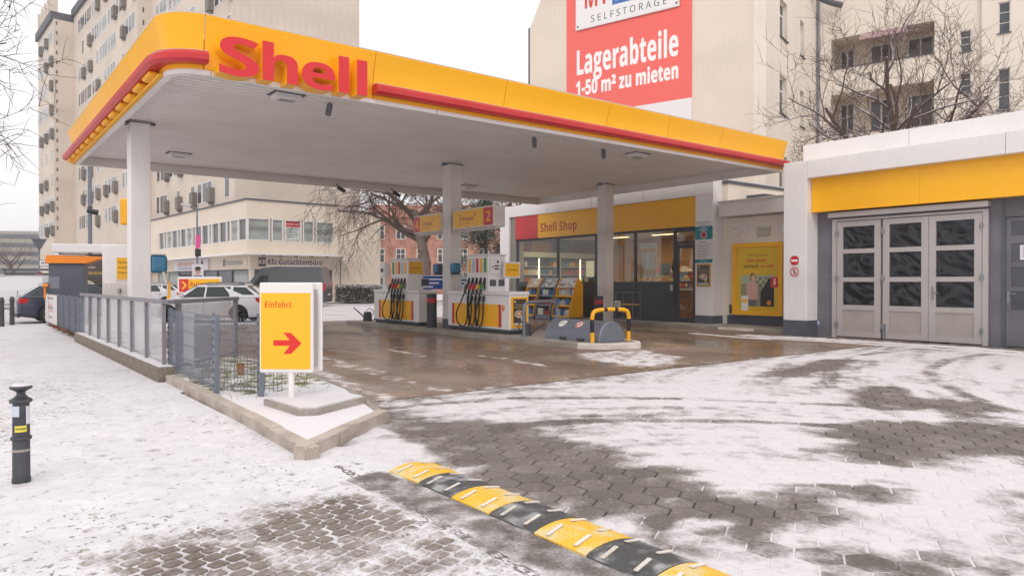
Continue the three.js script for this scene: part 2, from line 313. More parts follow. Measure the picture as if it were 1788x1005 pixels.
function sideColour(u, v, stone) {
  let c = sideCover(u, v); const f = fbm(u * 8, v * 8, 4), g = vn(u * 90, v * 90);
  if (!stone && u < 2.34) c = Math.max(c, 0.66);          // snow stays in the joints between the setts
  let t = stone ? sstep(0.2, 0.95, c + 1.1 * (f - 0.5) + 0.2 * (g - 0.5)) : sstep(0.22, 0.78, c + 0.8 * (f - 0.5) * (1.15 - 0.8 * c) + 0.12 * (g - 0.5));
  // grit, leaves and stone faces that show through in flecks
  const dens = sideDens(u, v), fl = vn(u * 26, v * 26 + 3) * 0.42 + vn(u * 60, v * 60) * 0.38 + vn(u * 120, v * 120) * 0.2;
  t = Math.min(t, 1 - 0.72 * sstep(0.72 - 0.15 * dens, 0.85 - 0.1 * dens, fl));
  const td = seg(u, v, treadA, treadB); if (td < 0.045) { const along = (v - treadB[1]) * 34; t = Math.min(t, 1 - 0.9 * sstep(0.35, 0.6, vn(along, td * 90 + u * 3)) * sstep(0.045, 0.03, td)); }
  const k = (fbm(u * 5, v * 5, 3) - 0.5) * 40 + (g - 0.5) * 22, w = (vn(u * 20, v * 20) - 0.5) * 10 + (fbm(u * 1.3, v * 1.3, 3) - 0.5) * 14 + (fbm(u * 6, v * 6, 3) - 0.5) * 16;
  const b = stone ? [124 + k, 114 + k, 107 + k] : [104 + k * 0.7, 96 + k * 0.7, 92 + k * 0.7];
  return [mix(b[0], 215 + w, t), mix(b[1], 212 + w, t), mix(b[2], 215 + w, t)];
}
const SN = [-2, 2.76, 1.5, 10.5], SF = [-2, 2.76, 10.5, 31];
sideCover = coarse(sideCoverRaw, -2, 2.76, 1.5, 12, 160, 360); sideDens = coarse((u, v) => sstep(0.42, 0.75, fbm(u * 0.9 + 7, v * 0.5, 3)), -2, 2.76, 1.5, 31, 60, 300);
const sideNearMap = areaTex(...SN, 1280, 1792, (u, v) => sideColour(u, v, false)), snowBump = gray((x, y) => pfbm(x * 24, y * 24, 24, 4), 256, 1);
{
  const side = structGroup('sidewalk');
  const m1 = std({ map: sideNearMap, roughness: 0.9 }), m2 = std({ map: areaTex(...SF, 512, 1024, (u, v) => sideColour(u, v, false)), roughness: 0.9 });
  mesh('snow_cover', areaUV(sheet([[-2, 1.5], [2.75, 1.5], [2.75, 6.25], [2.42, 5.95], [2.42, 10.5], [-2, 10.5]], 0), ...SN), m1, side);
  mesh('snow_cover', areaUV(sheet([[-2, 10.5], [2.6, 10.5], [2.6, 31], [-2, 31]], 0), ...SF), m2, side);
  mesh('snow_cover', triUV(sheet([[-40, -8], [2.7, -8], [2.7, 1.5], [-2, 1.5], [-2, 31], [-40, 31]], 0)), M.snow, side);
  // setts that show through near the crossing
  const r = rng(11), st = [], sm = std({ map: areaTex(...SN, 768, 1024, (u, v) => sideColour(u, v, true)), roughness: 0.85 });
  const ca = Math.cos(0.35), sa = Math.sin(0.35);
  for (let i = -70; i < 70; i++) for (let j = -70; j < 70; j++) {
    const a = i * 0.116 + (j & 1) * 0.055 + (r() - 0.5) * 0.02, b = j * 0.102 + (r() - 0.5) * 0.012, w = 0.0475 + r() * 0.008, d = 0.042 + r() * 0.006, k1 = r(), k2 = r();
    const u = 1.2 + a * ca - b * sa, v = 4 + a * sa + b * ca;
    if (u > 2.28 || v < 2.2 || u < -1.6) continue;
    const c = sideCover(u, v) + 0.25 * (k1 - 0.5); if (c > 0.9) continue;
    const dz = u * FWD[0] + v * FWD[1]; if (dz < 2.6) continue;
    st.push({ u, v, w, d, dz, q: 0.35 + (k2 - 0.5) * 0.25, top: 0.004 + 0.005 * (1 - c), k1 });
  }
  st.sort((p, q) => p.dz - q.dz);
  const mk = s => {
    const n = 8, top = [], low = [], cs = Math.cos(s.q), sn = Math.sin(s.q);
    for (let k = 0; k < n; k++) { const a = (k + 0.5) / n * 6.2832, e = Math.pow(Math.abs(Math.cos(a)), 0.28) * Math.sign(Math.cos(a)), f = Math.pow(Math.abs(Math.sin(a)), 0.28) * Math.sign(Math.sin(a)), j = 1 + 0.12 * (vn(s.u * 50 + k, s.v * 50) - 0.5); const x = e * s.w * j, y = f * s.d * j; top.push([s.u + (x * cs - y * sn) * 0.86, s.v + (x * sn + y * cs) * 0.86]); low.push([s.u + x * cs - y * sn, s.v + x * sn + y * cs]); }
    const pos = [], P = (q, h) => [q[0], h, -q[1]];
    for (let k = 0; k < n; k++) { const l = (k + 1) % n; pos.push(...P([s.u, s.v], s.top + 0.002), ...P(top[k], s.top), ...P(top[l], s.top), ...P(top[k], s.top), ...P(low[k], -0.012), ...P(top[l], s.top), ...P(top[l], s.top), ...P(low[k], -0.012), ...P(low[l], -0.012)); }
    const g = new THREE.BufferGeometry(); g.setAttribute('position', new THREE.Float32BufferAttribute(pos, 3)); g.computeVertexNormals(); return areaUV(g, ...SN);
  };
  st.slice(0, 300).forEach(s => mesh('paving_stone', mk(s), sm, side));
  if (st.length > 300) mesh('paving_stones', st.slice(300).map(mk), sm, side).userData.kind = 'stuff';
}
// hexagon paving of the yard
hexCover = coarse(hexCoverRaw, ...HX, 520, 380);
{
  const yard = structGroup('yard_paving');
  const top = std({ map: areaTex(...HX, 2048, 1536, (u, v) => hexColour(u, v, false)), roughness: 0.72, bumpMap: snowBump, bumpScale: 0 });
  const joint = std({ map: areaTex(...HX, 768, 768, (u, v) => hexColour(u, v, true)), roughness: 0.95 });
  mesh('joint_bed', areaUV(sheet(rect(2.72, 19.6, -3.2, 8.16), -0.006), ...HX), joint, yard);
  const R = HR, list = [], dx = R * Math.sqrt(3), r = rng(5);
  for (let j = 0; j < 60; j++) for (let i = 0; i < 90; i++) {
    const u = 2.86 + i * dx + (j & 1) * dx / 2, v = -3 + j * R * 1.5, tilt = (r() - 0.5) * 0.004, lift = (r() - 0.5) * 0.003, q = r();
    if (u > 19.25 || v > 8.06) continue;
    const dz = u * FWD[0] + v * FWD[1], px = CX + F * (u * RGT[0] + v * RGT[1]) / dz; if (dz < 2.5 || px > 2150) continue;
    list.push({ u, v, dz, tilt, lift, out: px > 1800 || dz < 3.5 });
  }
  list.sort((a, b) => (a.out - b.out) || a.dz - b.dz);
  const mk = s => {
    const pos = [], P = (k, rr, h) => [s.u + Math.sin(k * Math.PI / 3) * rr, h + Math.sin(k * Math.PI / 3) * s.tilt + s.lift, -(s.v + Math.cos(k * Math.PI / 3) * rr)];
    for (let k = 0; k < 6; k++) {
      const a = P(k, R - 0.013, 0), b = P(k + 1, R - 0.013, 0), c = P(k, R - 0.0065, -0.006), d = P(k + 1, R - 0.0065, -0.006), e = P(k, R - 0.0065, -0.02), f = P(k + 1, R - 0.0065, -0.02);
      pos.push(s.u, s.lift, -s.v, ...b, ...a, ...a, ...b, ...d, ...a, ...d, ...c, ...c, ...d, ...f, ...c, ...f, ...e);
    }
    const g = new THREE.BufferGeometry(); g.setAttribute('position', new THREE.Float32BufferAttribute(pos, 3)); g.computeVertexNormals();
    return areaUV(g, ...HX);
  };
  list.slice(0, 300).forEach(s => mesh('paving_hexagon', mk(s), top, yard));
  mesh('paving_hexagons', list.slice(300).map(mk), top, yard).userData.kind = 'stuff';
}
// wet concrete apron under the canopy, cast in bays with open joints
const AP = [3.4, 20.6, 8.2, 28.2];
const snowPatch = prep(pxPoly([[1290, 247], [1450, 238], [1600, 232], [1770, 268], [1700, 300], [1600, 312], [1450, 292], [1330, 268]], 2.554, 500, 520));
const streaks = [[[555, 649], [682, 698], 0.11], [[570, 633], [782, 681], 0.09], [[844, 620], [880, 626], 0.08], [[899, 630], [970, 641], 0.09], [[555, 622], [664, 649], 0.08], [[540, 660], [600, 690], 0.12], [[680, 610], [740, 622], 0.07]].map(([a, b, w]) => [gpx(...a), gpx(...b), w]);
function apronCoverRaw(u, v) {
  const wu = u + 0.35 * (fbm(u * 2, v * 2, 3) - 0.5), wv = v + 0.35 * (fbm(u * 2 + 40, v * 2, 3) - 0.5);
  let c = 0.10 + 0.25 * (fbm(u * 1.2, v * 0.5, 3) - 0.5);
  for (const [a, b, w] of streaks) c = Math.max(c, 0.62 * sstep(w * 3.2, 0, seg(wu * 0.6 + u * 0.4, wv * 0.6 + v * 0.4, a, b)) * (0.45 + fbm(u * 5, v * 2, 3)));
  c = Math.max(c, 0.72 * sstep(0.45, -0.25, sdf(snowPatch, wu, wv)));
  c = Math.max(c, 0.55 * sstep(0.9, 0.0, v - 8.2) * fbm(u * 1.7 + 4, v * 4, 3));
  c = Math.max(c, sstep(25.4, 27, v + 0.5 * (vn(u, v) - 0.5)), 0.8 * sstep(8.5, 4.2, u) * sstep(22.5, 25, v));
  return c;
}
{
  const apron = structGroup('forecourt_apron'), apronCover = coarse(apronCoverRaw, ...AP, 360, 400), wetAt = coarse((u, v) => sstep(0.40, 0.6, fbm(u * 0.7 + 11, v * 0.5, 4)), ...AP, 200, 200);
  const map = areaTex(...AP, 1792, 1792, (u, v) => {
    const c = apronCover(u, v), f = fbm(u * 7, v * 7, 4), g = vn(u * 80, v * 80), t = sstep(0.3, 0.85, c + 0.9 * (f - 0.5) + 0.16 * (g - 0.5));
    const s = fbm(u * 0.8, v * 0.55 + 5, 4), k = (s - 0.5) * 56 + (g - 0.5) * 16 + (fbm(u * 3, v * 1.5, 3) - 0.5) * 22, rs = sstep(0.55, 0.75, fbm(u * 0.6 + 30, v * 0.9, 3)) * 14;
    return [mix(126 + k + rs, 220, t), mix(107 + k + rs * 0.3, 216, t), mix(96 + k - rs * 0.2, 218, t)];
  });
  const rough = areaTex(...AP, 640, 640, (u, v) => { const c = apronCover(u, v), f = fbm(u * 7, v * 7, 4), t = sstep(0.35, 0.8, c + 0.7 * (f - 0.5)), w = wetAt(u, v); const q = mix(mix(0.22, 0.56, w) + 0.12 * (vn(u * 12, v * 12) - 0.5), 0.9, t) * 255; return [q, q, q]; }, false);
  const m = std({ map, roughnessMap: rough, roughness: 1 });
  const us = [3.9, 7.0, 10.6, 14.2, 17.6, 20.45], vs = [8.2, 13.2, 18.3, 23.3, 28];
  for (let i = 0; i + 1 < us.length; i++) for (let j = 0; j + 1 < vs.length; j++) {
    const a = us[i] + (i ? 0.006 : 0), b = us[i + 1] - 0.006, c = vs[j] + (j ? 0.006 : 0.008), d = vs[j + 1] - 0.006;
    mesh('concrete_bay', areaUV(box(a, b, -0.2, 0.0, c, d), ...AP), m, apron);
  }
}
// low ridges of shoved slush in front of the garage
{
  const r = rng(21), gs = [];
  const ridge = (pts, w, hh) => {
    const N = 90, pos = [], P = [];
    for (let i = 0; i <= N; i++) { const t = i / N * (pts.length - 1), k = Math.min(pts.length - 2, Math.floor(t)), f = t - k, u = mix(pts[k][0], pts[k + 1][0], f) + 0.16 * (fbm(i * 0.13, w * 99, 3) - 0.5), v = mix(pts[k][1], pts[k + 1][1], f), e = Math.min(1, i / 6, (N - i) / 6) * (0.45 + 0.9 * fbm(i * 0.3, w * 70 + 5, 3)); const row = []; for (let q = -3; q <= 3; q++) row.push([u + q / 3 * w * e, q === 3 || q === -3 ? -0.004 : hh * e * Math.cos(q / 3 * 1.5) * (0.7 + 0.6 * vn(i * 0.9, q * 3.1)), -v]); P.push(row); }
    for (let i = 0; i < N; i++) for (let q = 0; q < 6; q++) pos.push(...P[i][q], ...P[i][q + 1], ...P[i + 1][q], ...P[i][q + 1], ...P[i + 1][q + 1], ...P[i + 1][q]);
    const g = new THREE.BufferGeometry(); g.setAttribute('position', new THREE.Float32BufferAttribute(pos, 3)); g.computeVertexNormals(); const n = g.attributes.normal; for (let i = 0; i < n.count; i++) if (n.getY(i) < 0) n.setXYZ(i, -n.getX(i), -n.getY(i), -n.getZ(i)); gs.push(triUV(toCreasedNormals(g, 1.2)));
  };
  ridge([[17.6, 12.3], [18.0, 10.4], [18.2, 8], [18.15, 5]], 0.22, 0.035);
  ridge([[17.1, 11.6], [17.5, 9.6], [17.6, 7], [17.4, 4.6]], 0.16, 0.025);
  ridge([[17.2, 13.6], [17.0, 12.2], [16.9, 10.6]], 0.12, 0.02);
  const m = mesh('snow_ridges', gs, M.snow); m.userData.kind = 'stuff'; tag(m, 'low ridges of shoved slushy snow along the garage apron', 'snow');
}
// planting bed with its kerb
const bedPts = [[2.46, 5.98], [3.58, 7.0], [4.05, 8.8], [4.3, 11.2], [4.3, 13.9], [2.7, 13.9], [2.6, 12.0], [2.55, 8.8]];
{
  const t = areaTex(2.3, 4.5, 5.8, 14, 320, 1024, (u, v) => {
    const f = fbm(u * 7, v * 7, 4), g = vn(u * 70, v * 70), bare = sstep(8.6, 9.6, v + 0.8 * (fbm(u * 3, v * 3, 2) - 0.5)) * 0.42, c = 0.95 - bare + 0.9 * (f - 0.5), q = sstep(0.35, 0.62, c + 0.25 * (g - 0.5)), gr = sstep(0.45, 0.65, fbm(u * 4 + 8, v * 4, 3)), k = (g - 0.5) * 40;
    return [mix(mix(92, 98, gr) + k, 221, q), mix(mix(80, 108, gr) + k, 218, q), mix(mix(66, 58, gr) + k, 221, q)];
  });
  const g = poly(bedPts, -0.02, 0.1); struct('planting_bed', areaUV(g, 2.3, 4.5, 5.8, 14), std({ map: t, roughness: 0.95, bumpMap: null }));
  const kerb = structGroup('kerb');
  const line = (pts, n, w, hgt, mat) => {
    for (let i = 0; i + 1 < pts.length; i++) {
      const [a, b] = [pts[i], pts[i + 1]], L = Math.hypot(b[0] - a[0], b[1] - a[1]), k = Math.max(1, Math.round(L / n)), dx = (b[0] - a[0]) / L, dy = (b[1] - a[1]) / L;
      for (let q = 0; q < k; q++) {
        const s0 = q * L / k + 0.004, s1 = (q + 1) * L / k - 0.004, j = 0.006 * (vn(i * 7 + q * 3.3, w * 90) - 0.5), hh = hgt + j * 2;
        const P = [[a[0] + dx * s0, a[1] + dy * s0], [a[0] + dx * s1, a[1] + dy * s1]].flatMap(p => [p]);
        const A = P[0], B = P[1], nx = -dy * w, ny = dx * w;
        const s = new THREE.Shape([A, B, [B[0] + nx, B[1] + ny], [A[0] + nx, A[1] + ny]].map(p => new THREE.Vector2(p[0] + j, p[1])));
        const gg = new THREE.ExtrudeGeometry(s, { depth: hh + 0.06, bevelEnabled: true, bevelSize: 0.008, bevelThickness: 0.008, bevelOffset: -0.008, bevelSegments: 1 }); gg.rotateX(-Math.PI / 2); gg.translate(0, -0.07, 0);
        mesh('kerb_stone', triUV(gg), mat, kerb);
      }
    }
  };
  line([[2.5, 11.7], [2.44, 8.8], [2.33, 5.84]], 1.0, 0.13, 0.115, M.granite);
  line([[2.35, 5.84], [3.72, 6.96]], 0.62, 0.13, 0.125, M.granite);
  line([[3.74, 6.97], [4.2, 8.84], [4.44, 11.2], [4.46, 14]], 1.0, 0.13, 0.07, M.concrete);
  line([[2.55, 30.2], [2.6, 21.1]], 1.0, 0.12, 0.1, M.granite);
}
// ---------------------------------------------------------------- canopy
const font = await new FontLoader().loadAsync('fonts/droid/droid_sans_bold.typeface.json');
const CR = 0.55, CU = 2.7, CV = 12.2, CE = 19.95, CB = 23.8;
function canopyPath(s0, s1) {                          // s runs from the right end of the front round the corner to the back
  const L1 = CE - (CU + CR), L2 = CR * Math.PI / 2, out = [], at = s => {
    if (s <= L1) return { u: CE - s, v: CV, n: [0, -1] };
    if (s <= L1 + L2) { const a = (s - L1) / CR; return { u: CU + CR - Math.sin(a) * CR, v: CV + CR - Math.cos(a) * CR, n: [-Math.sin(a), -Math.cos(a)] }; }
    return { u: CU, v: CV + CR + (s - L1 - L2), n: [-1, 0] };
  };
  const ss = [s0]; for (let k = 0; k <= 10; k++) { const s = L1 + L2 * k / 10; if (s > s0 + 0.01 && s < s1 - 0.01) ss.push(s); } ss.push(s1);
  return ss.map(at);
}
const sFront = u => CE - u, sLeft = v => (CE - (CU + CR)) + CR * Math.PI / 2 + (v - CV - CR);
{
  const t = thing('filling_station_canopy', 'flat filling station canopy with slanted yellow fascia, red bar and big red letters', 'canopy', 11.3, 18, 4.85);
  const prof = [[0, 4.93], [0.012, 5.12], [0.035, 5.32], [0.08, 5.52], [0.155, 5.75], [0.14, 5.775], [0.09, 5.77], [0.02, 5.55], [-0.02, 5.33], [-0.04, 4.93]];
  const seams = [0, sFront(16.74), sFront(14.52), sFront(12.33), sFront(9.24), sFront(6.18), sFront(3.19) , sLeft(15.16), sLeft(17.43), sLeft(20.8), sLeft(CB)];
  for (let i = 0; i + 1 < seams.length; i++) part(t, 'fascia_panel', sweep(prof, canopyPath(seams[i] + 0.007, seams[i + 1] - 0.007)), M.yellow);
  part(t, 'fascia_backing', [sweep([[-0.07, 4.95], [-0.07, 5.3], [-0.12, 5.3], [-0.12, 4.95]], canopyPath(0.02, seams[seams.length - 1] - 0.02))], M.black);
  const bar = [[0.015, 5.0], [0.19, 4.985], [0.25, 5.03], [0.255, 5.12], [0.2, 5.17], [0.03, 5.17]], sn = [[0.04, 5.171], [0.19, 5.171], [0.2, 5.178], [0.18, 5.188], [0.04, 5.188]];
  for (const [a, b, n] of [[sFront(CE - 0.0), sFront(12.3), 0], [sFront(12.29), sFront(6.16), 0], [sFront(3.22), sLeft(17.4), 1], [sLeft(17.41), sLeft(CB + 0.25), 1]]) {
    const m = part(t, 'fascia_bar', sweep(bar, canopyPath(a, b)), M.red); part(t, 'snow_line', sweep(sn, canopyPath(a + 0.01, b - 0.01)), M.snow, m);
  }
  part(t, 'snow_line', sweep([[0.07, 5.77], [0.15, 5.774], [0.155, 5.79], [0.11, 5.80], [0.06, 5.785]], canopyPath(0.01, seams[seams.length - 1] - 0.01)), M.snow);
  // scalloped lamp covers under the bar on the left flank
  for (let k = 0; k < 13; k++) { const v = 13.0 + k * 0.86; part(t, 'lamp_cover', box(CU - 0.17, CU - 0.01, 4.9, 5.0, v, v + 0.56, 0.05), M.yellowMatt); }
  part(t, 'edge_rail', [box(CU - 0.07, CU - 0.002, 4.852, 4.895, 12.75, CB)], M.yellowMatt);
  // white edge trim hangs below the slatted ceiling
  part(t, 'edge_trim', sweep([[-0.005, 4.85], [-0.005, 4.927], [-0.06, 4.927], [-0.06, 5.14], [-0.12, 5.14], [-0.12, 4.85]], canopyPath(0, sLeft(CB))), M.white);
  part(t, 'edge_trim', box(CU + 0.125, CE, 4.85, 5.14, CB - 0.12, CB), M.dirtyWhite);
  part(t, 'edge_trim', box(CE - 0.12, CE - 0.001, 4.86, 5.14, CV + 0.12, CB - 0.12), M.dirtyWhite);
  for (let k = 0; k < 57; k++) { const v = CV + 0.125 + k * 0.1985; part(t, 'ceiling_slat', box(CU + 0.125 + (k < 3 ? 0.3 - k * 0.1 : 0), CE - 0.125, 5.1, 5.15, v, v + 0.156), M.soffit); }
  part(t, 'roof_deck', [box(CU + 0.34, CE - 0.02, 5.16, 5.5, CV + 0.34, CB - 0.02)], M.slate);
  part(t, 'roof_snow', [box(CU + 0.36, CE - 0.03, 5.5, 5.56, CV + 0.36, CB - 0.04, 0.03)], M.snow);
  part(t, 'drip_joint', [3.3, 7.6, 12.4, 16.8].map(u => box(u, u + 0.006, 4.852, 4.93, CV + 0.001, CV + 0.01)), M.slate);
  // raised letters
  for (const [ch, u0, u1, h0, h1] of [['S', 3.34, 3.97, 4.83, 5.46], ['h', 4.03, 4.63, 4.85, 5.49], ['e', 4.70, 5.30, 4.84, 5.31], ['l', 5.37, 5.565, 4.86, 5.5], ['l', 5.72, 5.92, 4.87, 5.5]]) {
    const mk = (d, dv, inset) => {
      const g = new TextGeometry(ch, { font, size: 1, depth: d, curveSegments: 10, bevelEnabled: false }); g.computeBoundingBox(); const b = g.boundingBox;
      g.translate(-b.min.x, -b.min.y, 0); g.scale((u1 - u0) / (b.max.x - b.min.x), (h1 - h0) / (b.max.y - b.min.y), 1); g.translate(u0, h0, -CV + dv); return triUV(toCreasedNormals(norm(g), 0.5));
    };
    const m = part(t, 'letter', mk(0.3, 0.0), M.yellow); part(t, 'letter_face', mk(0.012, 0.302), M.letterRed, m);
  }
}
const colLabels = ['white canopy column behind the glass railing at the street side', 'white canopy column between the two fuel pumps', 'white canopy column in front of the shop window'];
[[3.28, 17.9], [11.95, 18.35], [18.78, 18.6]].forEach(([u, v], i) => {
  const t = thing('canopy_column', colLabels[i], 'column', u, v, 0, 'columns carrying the canopy');
  part(t, 'shaft', box(u - 0.2, u + 0.2, i === 1 ? 0.4 : 0, 5.095, v - 0.22, v + 0.22, 0.012), i === 0 ? M.white : M.dirtyWhite);
  if (i === 1) part(t, 'painted_base', box(u - 0.203, u + 0.203, 0, 0.4, v - 0.223, v + 0.223), M.greyBlue);
  part(t, 'head_plate', [box(u - 0.34, u + 0.34, 5.06, 5.098, v - 0.05, v + 0.05), box(u - 0.24, u + 0.24, 5.045, 5.06, v - 0.26, v + 0.26)], M.slate);
  part(t, 'joint_cover', [box(u - 0.207, u - 0.2, 0.45, 5, v - 0.012, v + 0.012)], M.whiteClean);
});
const lamp0 = thing('ceiling_lamp', 'square white canopy lamp hanging above the street side lane, front row', 'lamp', 5.05, 13.55, 5.1, 'square lamps under the canopy');
part(lamp0, 'housing', box(4.8, 5.3, 4.99, 5.1, 13.38, 13.72, 0.02), M.whiteClean); part(lamp0, 'lens', box(4.9, 5.2, 4.984, 4.99, 13.45, 13.65), M.curtain); part(lamp0, 'mounting_plate', box(4.74, 5.36, 5.092, 5.1, 13.33, 13.77), M.slate);
copy(lamp0, 4.95, 21.5, 5.1, 'square white canopy lamp above the street side lane, back row'); copy(lamp0, 15.05, 22, 5.1, 'square white canopy lamp above the shop side lane, back row'); copy(lamp0, 15.1, 13.7, 5.1, 'square white canopy lamp above the shop side lane, front row');
const spot0 = thing('spot_cylinder', 'grey cylindrical spotlight under the canopy edge below the big letters', 'spotlight', 5.95, 13.6, 5.1, 'cylinder spotlights under the canopy');
part(spot0, 'barrel', rod(W(5.95, 13.6, 5.05), W(5.87, 13.5, 4.84), 0.06, 0.06, 16), M.galv); part(spot0, 'bracket', [rod(W(5.95, 13.62, 5.1), W(5.93, 13.58, 5.0), 0.018)], M.black);
copy(spot0, 11.35, 13.7, 5.1, 'grey cylindrical spotlight under the canopy in line with the pump island'); copy(spot0, 13.8, 13.75, 5.1, 'grey cylindrical spotlight under the canopy nearer the shop');
for (const [u, l] of [[10.6, 'dark surveillance camera on the canopy back edge above the grey van'], [12.75, 'dark surveillance camera on the canopy back edge above the bare tree']]) {
  const t = thing('surveillance_camera', l, 'camera', u, 23.5, 4.85, 'cameras on the canopy back edge');
  part(t, 'bracket', [rod(W(u, 23.66, 4.95), W(u, 23.4, 4.8), 0.025)], M.galv); part(t, 'housing', rod(W(u - 0.05, 23.42, 4.8), W(u + 0.08, 23.2, 4.66), 0.065, 0.065, 14), M.black); part(t, 'lens_ring', rod(W(u + 0.08, 23.2, 4.66), W(u + 0.09, 23.18, 4.65), 0.05, 0.05, 14), M.slate);
}
// ---------------------------------------------------------------- pump island
{
  const isl = structGroup('pump_island');
  const edge = [[11.12, 24], [11.12, 11.9], [11.5, 11.35], [12.35, 11.1], [12.75, 11.5], [12.95, 12.2], [13.2, 13.5], [13.2, 24]];
  mesh('island_top', poly(edge.map(([u, v]) => [u + (u < 12 ? 0.1 : -0.1), v > 23.5 ? v - 0.1 : v + 0.08]), -0.02, 0.122), M.concrete, isl);
  for (let i = 0; i + 1 < edge.length; i++) {
    const a = edge[i], b = edge[i + 1], L = Math.hypot(b[0] - a[0], b[1] - a[1]), k = Math.max(1, Math.round(L / 1.0)), dx = (b[0] - a[0]) / L, dy = (b[1] - a[1]) / L;
    for (let q = 0; q < k; q++) {
      const s0 = q * L / k + 0.005, s1 = (q + 1) * L / k - 0.005, p = s => [a[0] + dx * s, a[1] + dy * s], w = 0.14, A = p(s0), B = p(s1), n = [-dy * w, dx * w];
      const g = new THREE.ExtrudeGeometry(new THREE.Shape([A, B, [B[0] + n[0], B[1] + n[1]], [A[0] + n[0], A[1] + n[1]]].map(z => new THREE.Vector2(...z))), { depth: 0.14, bevelEnabled: true, bevelSize: 0.015, bevelThickness: 0.015, bevelOffset: -0.015, bevelSegments: 2 });
      g.rotateX(-Math.PI / 2); g.translate(0, -0.025, 0); mesh('kerb_stone', triUV(g), i > 0 && i < 5 ? M.kerbWhite : M.concrete, isl);
    }
  }
}
function pecten(x, cx, cy, r) {                        // small shell emblem
  x.fillStyle = '#d8262e'; x.beginPath(); x.arc(cx, cy, r, Math.PI, 0); x.lineTo(cx + r * 0.45, cy + r * 0.75); x.lineTo(cx - r * 0.45, cy + r * 0.75); x.fill();
  x.fillStyle = '#f9c51c'; x.beginPath(); x.arc(cx, cy, r * 0.84, Math.PI, 0); x.lineTo(cx + r * 0.36, cy + r * 0.62); x.lineTo(cx - r * 0.36, cy + r * 0.62); x.fill();
  x.strokeStyle = '#d8262e'; x.lineWidth = r * 0.09; for (let k = -3; k <= 3; k++) { x.beginPath(); x.moveTo(cx + k * r * 0.1, cy + r * 0.55); x.lineTo(cx + Math.sin(k * 0.4) * r * 0.8, cy - Math.cos(k * 0.4) * r * 0.72); x.stroke(); }
}
function coffeePoster(x, w, h) {
  x.fillStyle = '#4e443f'; x.fillRect(0, 0, w, h); x.fillStyle = '#d9cfc0'; x.beginPath(); x.arc(w * 0.16, h * 0.1, w * 0.07, 0, 7); x.fill();
  x.textAlign = 'center'; x.fillStyle = '#e7ddce'; x.font = `${w * 0.085}px sans-serif`; x.fillText('Frisch aufgebrüht', w / 2, h * 0.24); x.fillStyle = '#c9a24a'; x.font = `bold ${w * 0.14}px serif`; x.fillText('Crema-Genuss', w / 2, h * 0.34);
  x.fillStyle = '#d8c9b5'; x.beginPath(); x.ellipse(w * 0.5, h * 0.56, w * 0.36, h * 0.14, 0, 0, 7); x.fill(); x.fillStyle = '#a9794d'; x.beginPath(); x.ellipse(w * 0.5, h * 0.55, w * 0.28, h * 0.1, 0, 0, 7); x.fill(); x.fillStyle = '#e6d3b4'; x.beginPath(); x.ellipse(w * 0.47, h * 0.55, w * 0.15, h * 0.05, 0.3, 0, 7); x.fill();
  x.fillStyle = '#c8b9a4'; x.beginPath(); x.moveTo(w * 0.62, h * 0.66); x.lineTo(w * 0.86, h * 0.58); x.lineTo(w * 0.74, h * 0.86); x.lineTo(w * 0.64, h * 0.86); x.fill(); x.fillStyle = '#e2dccf'; x.fillRect(w * 0.06, h * 0.9, w * 0.88, h * 0.07);
}
const posterTex = canvas(256, 448, coffeePoster);
const posterMat = std({ map: posterTex, roughness: 0.35 });
const stripCols = [0x2c8a3c, 0xf0b418, 0xd22a3a, 0x9fc0cc, 0xf0a818];
const stripMats = stripCols.map(c => std({ color: c, roughness: 0.4 }));
